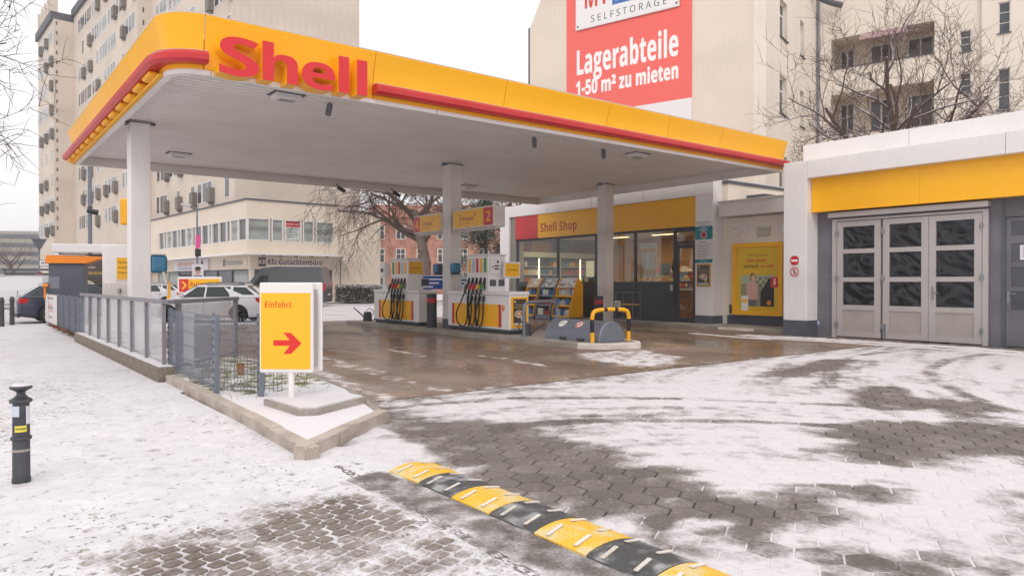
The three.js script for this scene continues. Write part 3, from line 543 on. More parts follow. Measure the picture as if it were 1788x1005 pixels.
function pump(v0, v1, tv0, tv1, label, opts) {
  const u0 = 11.55, u1 = 12.21, t = thing('fuel_pump', label, 'fuel pump', 11.88, (v0 + v1) / 2, 0.12, 'fuel pumps on the island');
  part(t, 'plinth', box(u0 + 0.04, u1 - 0.04, 0.11, 0.23, v0 + 0.04, v1 - 0.04), M.plinth);
  part(t, 'cabinet', box(u0, u1, 0.225, 1.15, v0, v1, 0.015), M.white); part(t, 'counter_top', box(u0 - 0.02, u1 + 0.02, 1.155, 1.26, v0 - 0.02, v1 + 0.02, 0.02), M.white);
  part(t, 'grey_skirt', box(u0 - 0.012, u1 + 0.012, 0.2, 0.25, v0 - 0.012, v1 + 0.012), M.greyBlue);
  const yv0 = v0 + 0.45, yv1 = opts.y1, p = part(t, 'yellow_panel', box(u0 - 0.009, u0, 0.3, 0.91, yv0, yv1), M.yellow);
  part(t, 'red_stripe', box(u0 - 0.013, u0 - 0.002, 0.3, 0.91, yv0 - 0.11, yv0), M.red, p); part(t, 'red_stripe', box(u0 - 0.013, u0 - 0.002, 0.3, 0.91, yv1, yv1 + 0.11), M.red, p);
  const tow = part(t, 'tower', box(u0 + 0.06, u1 - 0.01, 1.25, 2.25, tv0, tv1, 0.02), M.white); part(t, 'tower_cap', box(u0 + 0.03, u1 + 0.02, 2.25, 2.29, tv0 - 0.03, tv1 + 0.03, 0.012), M.whiteClean);
  const uf = u0 + 0.06, n = 5, pitch = (tv1 - tv0 - 0.1) / n;
  for (let k = 0; k < n; k++) {
    const v = tv1 - 0.05 - (k + 0.5) * pitch, c = stripMats[opts.flip ? 4 - k : k];
    part(t, 'grade_strip', box(uf - 0.012, uf, 1.78, 2.18, v - 0.055, v + 0.055), c);
    part(t, 'nozzle_slot', box(uf - 0.006, uf + 0.0, 1.3, 1.64, v - 0.05, v + 0.05), M.black); part(t, 'slot_frame', [box(uf - 0.022, uf - 0.001, 1.28, 1.66, v + 0.055, v + 0.068), box(uf - 0.022, uf - 0.001, 1.28, 1.66, v - 0.068, v - 0.055)], M.whiteClean);
    const nz = part(t, 'nozzle', [rod(W(uf - 0.03, v, 1.62), W(uf - 0.09, v, 1.42), 0.018, 0.022), rod(W(uf - 0.09, v, 1.42), W(uf - 0.17, v, 1.24), 0.034, 0.03), rod(W(uf - 0.16, v, 1.25), W(uf - 0.1, v, 1.17), 0.014)], M.black);
    part(t, 'nozzle_grip', [rod(W(uf - 0.1, v, 1.44), W(uf - 0.155, v, 1.31), 0.046, 0.044, 12)], [M.darkIron, stripMats[2], stripMats[2], stripMats[1], stripMats[0]][k], nz);
    const sag = 0.34 + 0.12 * ((k * 37) % 5) / 4, side = (k < 2 ? 0.32 - k * 0.1 : 0.12) * (k % 2 ? -0.6 : 1);
    part(t, 'hose', tube([W(uf - 0.17, v, 1.24), W(uf - 0.21, v + side * 0.3, 1.0), W(uf - 0.24, v + side, 0.62), W(uf - 0.22, v + side * 0.8, sag), W(uf - 0.19, v - 0.02, 0.27), W(uf - 0.13, v - 0.05, 0.5), W(uf - 0.11, v - 0.05, 1.02)], 0.02, 40, 7), M.rubber);
    part(t, 'hose_socket', rod(W(uf - 0.11, v - 0.05, 0.98), W(uf - 0.085, v - 0.05, 1.12), 0.032, 0.04, 10), M.rubber);
  }
  const ve = tv0, uu0 = u0 + 0.08;
  if (opts.poster) {
    const tm = part(t, 'card_terminal', box(uu0 + 0.03, uu0 + 0.36, 1.72, 2.14, ve - 0.05, ve, 0.02), M.whiteClean);
    part(t, 'keypad', [box(uu0 + 0.16, uu0 + 0.3, 1.94, 1.98, ve - 0.056, ve - 0.05), box(uu0 + 0.16, uu0 + 0.3, 1.86, 1.9, ve - 0.056, ve - 0.05), box(uu0 + 0.24, uu0 + 0.3, 2.04, 2.11, ve - 0.056, ve - 0.05)], M.black, tm); part(t, 'stop_button', rod(W(uu0 + 0.09, ve - 0.05, 1.93), W(uu0 + 0.09, ve - 0.065, 1.93), 0.026), M.red, tm);
    part(t, 'display', plate(uu0 + 0.03, uu0 + 0.24, 1.4, 1.58, ve - 0.012, ve, 'v'), M.slate); part(t, 'display', plate(uu0 + 0.33, uu0 + 0.53, 1.4, 1.58, ve - 0.012, ve, 'v'), M.slate);
    const f = part(t, 'poster_frame', [box(u0 + 0.06, u1 - 0.06, 0.3, 0.35, v0 - 0.04, v0), box(u0 + 0.06, u1 - 0.06, 1.06, 1.11, v0 - 0.04, v0), box(u0 + 0.06, u0 + 0.11, 0.35, 1.06, v0 - 0.04, v0), box(u1 - 0.11, u1 - 0.06, 0.35, 1.06, v0 - 0.04, v0)], M.yellow);
    part(t, 'poster', plate(u0 + 0.11, u1 - 0.11, 0.35, 1.06, v0 - 0.018, v0 - 0.001, 'v'), posterMat, f);
    part(t, 'emblem', plate(u0 - 0.012, u0 - 0.001, 0.72, 0.92, v0 + 0.16, v0 + 0.34, 'u'), std({ roughness: 0.4, map: canvas(128, 128, (x, w) => { x.fillStyle = '#e4e0de'; x.fillRect(0, 0, w, w); pecten(x, w / 2, w * 0.55, w * 0.42); }) }));
    const sg = part(t, 'product_sign', [box(u1 - 0.18, u1 + 0.4, 1.62, 2.08, ve - 0.16, ve - 0.1, 0.012), rod(W(u1 - 0.1, ve - 0.1, 1.9), W(u1 - 0.16, ve + 0.05, 1.9), 0.03)], M.whiteClean);
    part(t, 'sign_face', plate(u1 - 0.14, u1 + 0.36, 1.67, 2.03, ve - 0.166, ve - 0.158, 'v'), std({ roughness: 0.4, map: canvas(256, 180, (x, w, h) => { x.fillStyle = '#f7b81c'; x.fillRect(0, 0, w, h); x.fillStyle = '#7a3a10'; x.font = 'bold 30px sans-serif'; x.fillText('Alle Produkte', 30, 98); }) }), sg);
  } else {
    part(t, 'product_sign', plate(uu0 + 0.03, u1 - 0.05, 1.78, 2.18, ve - 0.014, ve, 'v'), std({ roughness: 0.4, map: canvas(256, 200, (x, w, h) => { x.fillStyle = '#ecac1a'; x.fillRect(0, 0, w, h); x.fillStyle = '#7a3a10'; x.font = 'bold 28px sans-serif'; x.fillText('Alle Produkte', 30, 108); }) }));
    part(t, 'display', plate(u1 - 0.1, u1 + 0.16, 1.38, 1.62, ve - 0.08, ve - 0.02, 'v'), M.slate); part(t, 'display_arm', box(u1 - 0.12, u1 - 0.08, 1.44, 1.54, ve - 0.02, ve + 0.05), M.whiteClean);
    const tm = part(t, 'card_terminal', [box(u0 + 0.12, u0 + 0.32, 1.7, 2.16, v1 - 0.55, v1 - 0.18, 0.02), box(u0 + 0.18, u0 + 0.26, 1.25, 1.7, v1 - 0.46, v1 - 0.3)], M.whiteClean); part(t, 'keypad', [box(u0 + 0.112, u0 + 0.12, 1.86, 1.98, v1 - 0.46, v1 - 0.28)], M.black, tm);
    part(t, 'paper_box', box(u0 + 0.1, u0 + 0.3, 1.25, 1.42, v1 - 0.75, v1 - 0.6, 0.01), M.whiteClean);
  }
  return t;
}
pump(14.98, 17.95, 16.0, 17.05, 'white fuel pump with framed coffee poster on its end', { y1: 17.6, poster: true, flip: true });
pump(19.65, 22.7, 20.45, 21.57, 'white fuel pump with yellow sign panel on its tower end', { y1: 22.2 });
function pumpSign(v0, v1, num, left, label) {
  const t = thing('pump_number_sign', label, 'sign', 11.9, (v0 + v1) / 2, 3.05, 'pump number signs on the island column');
  part(t, 'housing', [box(11.72, 12.12, 3.05, 3.64, v0, v1, 0.02)], M.dirtyWhite);
  const tx = canvas(768, 210, (x, w, h) => {
    x.fillStyle = '#eeb01a'; x.fillRect(0, 0, w, h); const rw = 170, rx = left ? 0 : w - rw; x.fillStyle = '#c3202c'; x.fillRect(rx, 0, rw, h); x.fillStyle = '#f2a11d'; x.font = 'bold 170px sans-serif'; x.textAlign = 'center'; x.fillText(num, rx + rw / 2, 165);
    const o = left ? 240 : 130; x.textAlign = 'left'; x.fillStyle = '#8e1f1a'; x.font = '30px sans-serif'; x.fillText('Auf', o, 66); x.font = 'bold 72px sans-serif'; x.fillText('V-Power', o, 130); x.font = '26px sans-serif'; x.fillText('Kraftstoffe tanken', o, 168); pecten(x, o + 300, 58, 28);
  });
  part(t, 'sign_face', plate(11.712, 11.722, 3.1, 3.59, v0 + 0.04, v1 - 0.04, 'u'), std({ map: tx, roughness: 0.35 }));
  part(t, 'arm', [box(11.85, 12.0, 3.0, 3.05, v0 + 0.1, v1 - 0.1)], M.dirtyWhite);
}
pumpSign(15.9, 17.95, '2', false, 'yellow and red pump number sign on the shop side of the island column');
pumpSign(18.58, 20.25, '4', true, 'yellow and red pump number sign on the street side of the island column');
// island fittings
function redBandBollard(u, v, h0, label) {
  const t = thing('ram_bollard', label, 'bollard', u, v, h0, 'grey bollards with a red band');
  part(t, 'post', rod(W(u, v, h0), W(u, v, h0 + 1.02), 0.155, 0.155, 24), M.plinth); part(t, 'red_band', lathe([[0.152, 0.76], [0.1565, 0.76], [0.1565, 0.9], [0.152, 0.9]]).translate(u, h0, -v), M.red); part(t, 'cap', lathe([[0, 1.035], [0.12, 1.035], [0.155, 1.015], [0.155, 1.0]]).translate(u, h0, -v), M.plinth);
}
redBandBollard(11.6, 18.95, 0.12, 'grey steel bollard with red band beside the island column');
redBandBollard(17.6, 17.75, 0.0, 'grey steel bollard with red band in front of the shop');
for (const [v, l] of [[18.72, 'blue paper towel dispenser on the near side of the island column'], [18.0, 'blue paper towel dispenser on the far side of the island column']]) {
  const dv = v > 18.4 ? 0.1 : -0.1, t = thing('towel_dispenser', l, 'dispenser', 11.75, v + dv, 1.75, 'blue towel dispensers');
  part(t, 'housing', box(11.62, 11.9, 1.78, 2.08, v, v + dv * 2.4, 0.06), M.blueBox); part(t, 'roll_slot', box(11.64, 11.88, 1.74, 1.78, v + dv * 0.4, v + dv * 2), M.black); part(t, 'wall_plate', box(11.7, 11.88, 1.8, 2.05, v - dv * 0.2, v), M.slate);
}
{ // dispenser on the street side column
  const t = thing('towel_dispenser', 'blue paper towel dispenser on the street side canopy column', 'dispenser', 3.6, 17.75, 1.7, 'blue towel dispensers');
  part(t, 'housing', box(3.49, 3.82, 1.72, 2.12, 17.62, 17.92, 0.07), M.blueBox); part(t, 'lid', box(3.47, 3.8, 2.12, 2.15, 17.6, 17.94, 0.012), M.whiteClean); part(t, 'squeegee_holder', [rod(W(3.72, 17.6, 1.74), W(3.78, 17.58, 1.5), 0.03), rod(W(3.82, 17.62, 1.72), W(3.8, 17.6, 1.2), 0.018)], M.kerbWhite);
}
{ // rounded grey hose locker with two round stickers
  const t = thing('tank_cover', 'grey half-round steel cover with two round stickers on the island', 'tank cover', 12.15, 12.6, 0.13);
  const sec = []; for (let k = 0; k <= 12; k++) { const a = k / 12 * Math.PI; sec.push(new THREE.Vector2(-Math.cos(a) * 0.4, Math.sin(a) * 0.42 + 0.03)); }
  const g = new THREE.ExtrudeGeometry(new THREE.Shape([new THREE.Vector2(-0.4, 0), ...sec, new THREE.Vector2(0.4, 0)]), { depth: 1.9, bevelEnabled: true, bevelSize: 0.015, bevelThickness: 0.015, bevelSegments: 1, curveSegments: 12 });
  g.translate(11.98, 0.14, -13.55); part(t, 'shell', triUV(toCreasedNormals(norm(g), 0.5)), M.galv);
  const lip = sec.map(p => W(11.98 + p.x * 1.02, 11.68, 0.14 + p.y * 1.02)); part(t, 'end_ring', tube(lip, 0.014, 24, 6), M.galv); part(t, 'top_seam', box(11.965, 11.995, 0.585, 0.6, 11.7, 13.5), M.plinth);
  const st = (v, tex) => { const a0 = 0.62, a1 = 1.2, r = 0.424, pos = [], uv = []; for (let i = 0; i < 20; i++) { const q = [i, i + 1].map(k => { const t2 = k / 20 * 6.2832, a = (a0 + a1) / 2 + Math.sin(t2) * 0.27, z = Math.cos(t2) * 0.125; return [11.98 - Math.cos(a) * r, 0.165 + Math.sin(a) * (r + 0.018), -(v + z), 0.5 - Math.cos(t2) * 0.5, 0.5 + Math.sin(t2) * 0.5]; }), c = (a0 + a1) / 2; pos.push(11.98 - Math.cos(c) * r, 0.165 + Math.sin(c) * (r + 0.022), -v, ...q[0].slice(0, 3), ...q[1].slice(0, 3)); uv.push(0.5, 0.5, q[0][3], q[0][4], q[1][3], q[1][4]); } const gg = new THREE.BufferGeometry(); gg.setAttribute('position', new THREE.Float32BufferAttribute(pos, 3)); gg.setAttribute('uv', new THREE.Float32BufferAttribute(uv, 2)); gg.computeVertexNormals(); part(t, 'sticker', gg, std({ map: tex, roughness: 0.4, side: THREE.DoubleSide })); };
  st(13.05, canvas(96, 96, (x) => { x.fillStyle = '#e8e6e4'; x.fillRect(0, 0, 96, 96); x.fillStyle = '#444'; x.font = 'bold 30px sans-serif'; x.fillText('ATX', 18, 58); })); st(12.45, canvas(96, 96, (x) => { x.fillStyle = '#e8e6e4'; x.fillRect(0, 0, 96, 96); x.strokeStyle = '#c8202c'; x.lineWidth = 10; x.beginPath(); x.arc(48, 48, 40, 0, 7); x.stroke(); x.beginPath(); x.moveTo(22, 70); x.lineTo(74, 26); x.stroke(); x.fillStyle = '#333'; x.fillRect(40, 30, 14, 36); }));
  part(t, 'foot_block', [box(11.5, 11.62, 0.13, 0.2, 12.75, 12.95, 0.02), box(11.5, 11.62, 0.13, 0.2, 12.15, 12.35, 0.02)], M.plinth);
}
function hoop(name, label, u0, v0, u1, v1, h0, h1, r, mats) {
  const t = thing(name, label, 'guard hoop', u0, v0, h0), c = 0.13, d = W(u1, v1).sub(W(u0, v0)).normalize().multiplyScalar(c);
  const pts = [W(u0, v0, h0), W(u0, v0, h1 - c), W(u0, v0, h1 - c * 0.3).addScaledVector(d, 0.3), W(u0, v0, h1).add(d), W(u1, v1, h1).sub(d), W(u1, v1, h1 - c * 0.3).addScaledVector(d, -0.3), W(u1, v1, h1 - c), W(u1, v1, h0)];
  const cv = new THREE.CatmullRomCurve3(pts, false, 'centripetal');
  if (!mats) part(t, 'tube', triUV(new THREE.TubeGeometry(cv, 60, r, 12)), M.galv);
  else { const cut = [0, 0.1, 0.22, 0.41, 0.45, 0.54, 0.58, 0.78, 0.9, 1]; for (let k = 0; k < 9; k++) { const ps = []; for (let q = 0; q <= 12; q++) ps.push(cv.getPointAt(mix(cut[k], cut[k + 1], q / 12))); part(t, 'painted_band', triUV(new THREE.TubeGeometry(new THREE.CatmullRomCurve3(ps), 14, r, 12)), mats[k % 2 ? 1 : 0]); } }
  for (const [u, v] of [[u0, v0], [u1, v1]]) part(t, 'foot_plate', rod(W(u, v, h0), W(u, v, h0 + 0.012), 0.085, 0.085, 16), M.galv);
}
hoop('guard_hoop', 'yellow and black guard hoop at the tip of the pump island', 11.45, 11.75, 12.5, 11.62, 0.122, 0.86, 0.048, [M.yellowMatt, M.black]);
hoop('guard_hoop', 'plain grey guard hoop between pump and half-round cover', 11.35, 14.1, 12.75, 14.45, 0.122, 0.98, 0.04);
{ // watering can and bucket by the hoop
  const t = thing('watering_can', 'dark grey watering can standing beside the grey guard hoop', 'watering can', 11.75, 14.5, 0.122);
  part(t, 'body', triUV(toCreasedNormals(norm(cyl(0.14, 0.11, 0.3, 18).translate(11.75, 0.275, -14.5)), 0.5)), M.plinth); part(t, 'spout', rod(W(11.8, 14.4, 0.18), W(12.05, 14.1, 0.46), 0.03, 0.018), M.plinth); part(t, 'handle', tube([W(11.7, 14.6, 0.2), W(11.65, 14.73, 0.35), W(11.72, 14.6, 0.5), W(11.77, 14.47, 0.44)], 0.014, 16, 6), M.plinth);
  const b = thing('watering_can', 'dark grey watering can on the ground at the street end of the island', 'watering can', 11.6, 23.3, 0.122); part(b, 'body', triUV(cyl(0.17, 0.13, 0.34, 18).translate(11.6, 0.29, -23.3)), M.plinth); part(b, 'spout', rod(W(11.55, 23.4, 0.25), W(11.3, 23.8, 0.6), 0.03, 0.02), M.plinth); part(b, 'handle', tube([W(11.65, 23.2, 0.25), W(11.75, 23.1, 0.45), W(11.65, 23.25, 0.58), W(11.58, 23.35, 0.5)], 0.014, 16, 6), M.plinth);
}
// ---------------------------------------------------------------- shop
RectAreaLightUniformsLib.init();
const rnd = rng(99), goodsP = [0x8a3434, 0xb88a3a, 0x4c5a5e].map(c => std({ color: c, roughness: 0.5 }));
{
  const t = thing('shop_building', 'white flat-roofed shop with yellow and red sign band above a glazed front', 'building', 20.4, 21, 0);
  part(t, 'white_frame', [box(20.4, 20.95, 0.36, 5.03, 15.09, 15.83, 0.012), box(20.4, 20.95, 4.52, 5.03, 15.833, 26.46), box(20.4, 20.95, 0.36, 5.03, 26.463, 27.17, 0.012)], M.white);
  part(t, 'grey_base', box(20.397, 20.953, 0, 0.36, 15.087, 15.833), M.greyBlue); part(t, 'grey_base', box(20.397, 20.953, 0, 0.36, 26.46, 27.173), M.greyBlue);
  part(t, 'panel_joint', [18.2, 21, 23.8].map(v => box(20.396, 20.401, 4.53, 5.02, v, v + 0.008)).concat([box(20.396, 20.401, 4.5, 4.508, 15.1, 15.82)]), M.greyFrame);
  part(t, 'side_wall', [box(20.95, 27, 0, 4.9, 26.9, 27.15), box(26.8, 27, 0, 4.9, 14.9, 26.9), box(20.955, 26.8, 0, 4.9, 14.9, 15.1)], M.plasterPale);
  part(t, 'roof', box(20.9, 27.05, 4.9, 5.0, 14.85, 27.1), M.slate); part(t, 'roof_snow', box(20.96, 27, 5.0, 5.05, 14.9, 27.05), M.snow);
  const y = part(t, 'sign_band', plate(20.45, 20.56, 3.47, 4.515, 15.84, 24.44, 'u'), std({ roughness: 0.4, map: canvas(2048, 248, (x, w, h) => {
    x.fillStyle = '#eeae14'; x.fillRect(0, 0, w, h); for (let i = 0; i < 300; i++) { x.fillStyle = `rgba(${i % 2 ? '255,255,255' : '90,50,0'},0.05)`; x.fillRect(rnd() * w, rnd() * h, 2 + rnd() * 6, 1 + rnd() * 3); }
    x.fillStyle = '#a8281a'; x.font = 'bold 124px sans-serif'; x.save(); x.translate(42, 188); x.scale(0.92, 1); x.fillText('Shell Shop', 0, 0); x.restore();
  }) }));
  part(t, 'sign_band_end', box(20.445, 20.56, 3.47, 4.515, 24.444, 26.05), M.red);
  part(t, 'reveal', [box(20.5, 20.95, 0, 4.515, 26.06, 26.455)], M.greyFrame);
  // anthracite shop front
  const fr = [box(20.52, 20.6, 3.38, 3.47, 15.84, 26.05), box(20.52, 20.6, 0.0, 0.1, 16.86, 26.05)];
  for (const v of [26.0, 23.2, 20.85, 18.75, 16.84]) fr.push(box(20.518, 20.602, 0.1, 3.38, v - 0.055, v + 0.055));
  fr.push(box(20.518, 20.6, 0, 3.38, 15.84, 15.92), box(20.519, 20.599, 1.46, 1.53, 16.9, 26)); part(t, 'shop_front_frame', fr, M.anthracite);
  const bays = [[23.255, 25.945], [20.905, 23.145], [18.805, 20.795], [16.895, 18.695]];
  for (const [a, b] of bays) { part(t, 'window_pane', box(20.55, 20.558, 1.53, 3.38, a, b), M.glass); part(t, 'dado_panel', box(20.535, 20.59, 0.1, 1.46, a, b), M.anthracite); }
  const d = part(t, 'door', [box(20.53, 20.59, 0.05, 0.24, 15.93, 16.78), box(20.53, 20.59, 2.72, 2.86, 15.93, 16.78), box(20.53, 20.59, 0.24, 2.72, 15.93, 16.03), box(20.53, 20.59, 0.24, 2.72, 16.66, 16.78)], M.anthracite);
  part(t, 'door_pane', box(20.555, 20.563, 0.24, 2.72, 16.03, 16.66), M.glass, d);
  part(t, 'handle', tube([W(20.53, 16.7, 1.5), W(20.42, 16.7, 1.5), W(20.42, 16.7, 0.78), W(20.53, 16.7, 0.78)], 0.018, 30, 8), M.black, d);
  part(t, 'transom', [box(20.53, 20.59, 2.88, 2.98, 15.93, 16.78), box(20.53, 20.59, 3.3, 3.38, 15.93, 16.78)], M.anthracite); part(t, 'transom_pane', box(20.555, 20.562, 2.98, 3.3, 15.93, 16.78), M.glass);
  part(t, 'intercom', [box(20.49, 20.518, 1.92, 2.12, 16.86, 16.96, 0.02)], M.black); part(t, 'letter_slot', box(20.53, 20.536, 1.2, 1.42, 16.93, 17.05), M.alu);
  // room behind the glass
  part(t, 'shop_floor', box(20.61, 26.8, -0.02, 0.04, 15.1, 26.9), std({ color: 0x8d8176, roughness: 0.3 }));
  part(t, 'shop_ceiling', box(20.61, 26.8, 3.62, 3.72, 15.1, 26.9), std({ color: 0xd8d2c8, roughness: 0.8 }));
  part(t, 'shop_back_wall', box(26.6, 26.79, 0.04, 3.62, 15.1, 26.9), std({ color: 0xb48a5a, roughness: 0.8 })); part(t, 'shop_side_lining', [box(20.97, 26.6, 0.04, 3.62, 15.105, 15.13), box(20.97, 26.6, 0.04, 3.62, 26.86, 26.89)], std({ color: 0x7c6854, roughness: 0.8 }));
  for (const [u0, u1, k] of [[20.9, 21.9, 0], [22.05, 23.3, 1], [23.5, 24.3, 2], [24.5, 25.9, 0]]) part(t, 'wall_poster', box(u0, u1, 3.0, 3.5, 26.83, 26.859), [goodsP[0], goodsP[1], goodsP[2]][k]);
}
// notices on the shop pillar and in the window
one('notice_sheet', 'teal and white information notice on the white shop pillar', 'notice', plate(20.38, 20.398, 2.18, 3.62, 15.1, 15.82, 'u'), std({ roughness: 0.5, map: canvas(256, 512, (x, w, h) => {
  x.fillStyle = '#dcd8d6'; x.fillRect(0, 0, w, h); x.fillStyle = '#555'; x.font = '20px sans-serif'; x.fillText('Tankstellenordnung', 24, 26); x.fillText('Hinweise', 70, 54); x.fillStyle = '#1b7f8c'; x.fillRect(0, 66, w, 160); x.fillRect(0, 468, w, 44); x.fillStyle = '#fff'; x.font = 'bold 22px sans-serif'; x.textAlign = 'center'; x.fillText('Kunden', 128, 94); x.fillText('Information', 128, 118); x.fillStyle = '#b03a48'; x.beginPath(); x.arc(128, 172, 42, 0, 7); x.fill(); x.strokeStyle = '#fff'; x.lineWidth = 6; x.stroke();
  x.fillStyle = '#555'; x.textAlign = 'left'; x.font = 'bold 20px sans-serif'; x.fillText('Datenschutz', 60, 262); x.fillStyle = '#888'; for (let k = 0; k < 9; k++) x.fillRect(28, 284 + k * 19, 200 - (k * 37) % 60, 6); x.fillStyle = '#fff'; x.font = '18px sans-serif'; x.fillText('Vielen Dank', 80, 496);
}) }), 20.39, 15.46, 2.18);
{
  const t = thing('coffee_poster', 'small gold-framed coffee poster on the white shop pillar', 'poster', 20.39, 15.46, 1.36); part(t, 'frame', [box(20.37, 20.4, 1.36, 2.14, 15.17, 15.75, 0.008)], std({ color: 0xc89a3c, roughness: 0.4 })); part(t, 'print', plate(20.362, 20.369, 1.41, 2.09, 15.22, 15.7, 'u'), posterMat);
}
one('price_list', 'white opening hours sheet hanging inside the shop window', 'notice', plate(20.61, 20.62, 1.72, 2.98, 17.75, 18.6, 'u'), std({ roughness: 0.6, map: canvas(256, 384, (x, w, h) => { x.fillStyle = '#cbb9a6'; x.fillRect(0, 0, w, h); x.fillStyle = '#c99a68'; x.fillRect(16, 60, w - 32, h - 76); x.fillStyle = '#e9e0d4'; x.fillRect(36, 110, w - 72, 180); x.fillStyle = '#8c7a68'; for (let r = 0; r < 9; r++) for (let c = 0; c < 2; c++) x.fillRect(44 + c * 88, 120 + r * 19, 76, 8); x.font = 'bold 26px sans-serif'; x.fillText('Preisliste', 66, 40); }) }), 20.615, 18.2, 1.72);
one('notice_sheet', 'grey certificate sheet hanging inside the shop window', 'notice', plate(20.61, 20.62, 1.76, 2.2, 17.1, 17.62, 'u'), std({ roughness: 0.6, map: canvas(128, 96, (x, w, h) => { x.fillStyle = '#7d8680'; x.fillRect(0, 0, w, h); x.fillStyle = '#aab4ae'; for (let k = 0; k < 4; k++) x.fillRect(12, 16 + k * 18, 90 - k * 12, 6); }) }), 20.615, 17.3, 1.76);
// goods inside
const goodsMats = [0xb8322e, 0xe0b030, 0x3a6ea8, 0xd8d4cc, 0x4a8a4a, 0x8a5a34, 0x2c2c34, 0xc87838].map(c => std({ color: c, roughness: 0.35 }));
const bottleGeo = lathe([[0, 0], [0.036, 0], [0.038, 0.02], [0.038, 0.15], [0.014, 0.2], [0.014, 0.24], [0, 0.24]], 10);
function goods(t, spots, seed, hmin = 0.12, hmax = 0.24, cols = goodsMats) {  // rows of packets and bottles on boards: [u, v, h, du, dv, length along v]
  const r = rng(seed), by = cols.map(() => []);
  for (const [u, v0, h, dv] of spots) for (let v = v0; v < v0 + dv - 0.07;) {
    const w = 0.06 + r() * 0.07, hh = hmin + r() * (hmax - hmin), k = Math.floor(r() * cols.length), rep = 1 + Math.floor(r() * 3);
    for (let q = 0; q < rep && v < v0 + dv - 0.07; q++) { if (r() < 0.4) by[k].push(bottleGeo.clone().scale(w / 0.09, hh / 0.24, w / 0.09).translate(u, h, -(v + w / 2))); else by[k].push(box(u - 0.05, u + 0.05, h, h + hh, v, v + w * 0.92)); v += w; }
  }
  by.forEach((g, k) => { if (g.length) part(t, 'goods', g, cols[k]).userData.kind = 'stuff'; });
}
function shelf(u, v0, v1, top, label, seed, mat) {
  const t = thing('store_shelf', label, 'shelf', u, (v0 + v1) / 2, 0.04, 'shelves inside the shop'), n = Math.floor((top - 0.2) / 0.36), sp = [];
  part(t, 'back_panel', box(u + 0.3, u + 0.34, 0.04, top, v0, v1), mat); part(t, 'side_panel', [box(u - 0.06, u + 0.3, 0.04, top, v0, v0 + 0.03)], mat); part(t, 'side_panel', [box(u - 0.06, u + 0.3, 0.04, top, v1 - 0.03, v1)], mat);
  for (let k = 0; k < n; k++) { const h = 0.2 + k * 0.36; part(t, 'board', box(u - 0.05, u + 0.3, h, h + 0.025, v0 + 0.03, v1 - 0.03), M.whiteClean); sp.push([u + 0.03, v0 + 0.05, h + 0.026, v1 - v0 - 0.1]); }
  goods(t, sp, seed);
}
shelf(23.6, 22.2, 24.2, 1.5, 'low goods shelf inside the shop behind the second window', 4, M.slate);
{ // cooler along the street end wall, facing the aisle
  const t = thing('drinks_cooler', 'open drinks cooler along the street end wall inside the shop', 'cooler', 23, 26.5, 0.04, 'shelves inside the shop'), pale = std({ color: 0xb9c4b8, roughness: 0.5 });
  part(t, 'back_panel', box(20.75, 26.2, 0.04, 2.9, 26.8, 26.85), M.slate); part(t, 'canopy_light_box', box(20.75, 26.2, 2.7, 2.95, 26.2, 26.8, 0.02), pale); part(t, 'side_panel', box(20.75, 20.85, 0.04, 2.7, 26.25, 26.8), pale); part(t, 'side_panel', box(23.4, 23.46, 0.04, 2.7, 26.25, 26.8), pale); part(t, 'side_panel', box(26.1, 26.2, 0.04, 2.7, 26.25, 26.8), pale);
  for (const u of [22.1, 24.8]) part(t, 'light_tube', box(u - 0.02, u + 0.02, 0.5, 2.65, 26.3, 26.34), std({ color: 0xffffff, emissive: 0xffe9b0, emissiveIntensity: 2.2 }));
  const r = rng(3), by = goodsMats.map(() => []); for (let k = 0; k < 6; k++) { const h = 0.3 + k * 0.39; part(t, 'board', box(20.85, 26.1, h, h + 0.025, 26.35, 26.8), M.whiteClean); for (let u = 20.9; u < 26.05;) { const w = 0.07 + r() * 0.03, q = Math.floor(r() * goodsMats.length), n = 2 + Math.floor(r() * 4); for (let i = 0; i < n && u < 26.05; i++) { by[q].push(bottleGeo.clone().scale(w / 0.085, 1.05 + r() * 0.15, w / 0.085).translate(u + w / 2, h + 0.026, -26.42)); u += w; } } }
  by.forEach((g, k) => { if (g.length) part(t, 'goods', g, goodsMats[k]).userData.kind = 'stuff'; });
}
shelf(25.9, 17.2, 21.4, 2.5, 'long back shelf behind the shop counter', 5, M.wood);
shelf(24.6, 15.3, 16.9, 2.3, 'shelf of cans inside the shop behind the door', 6, M.wood);
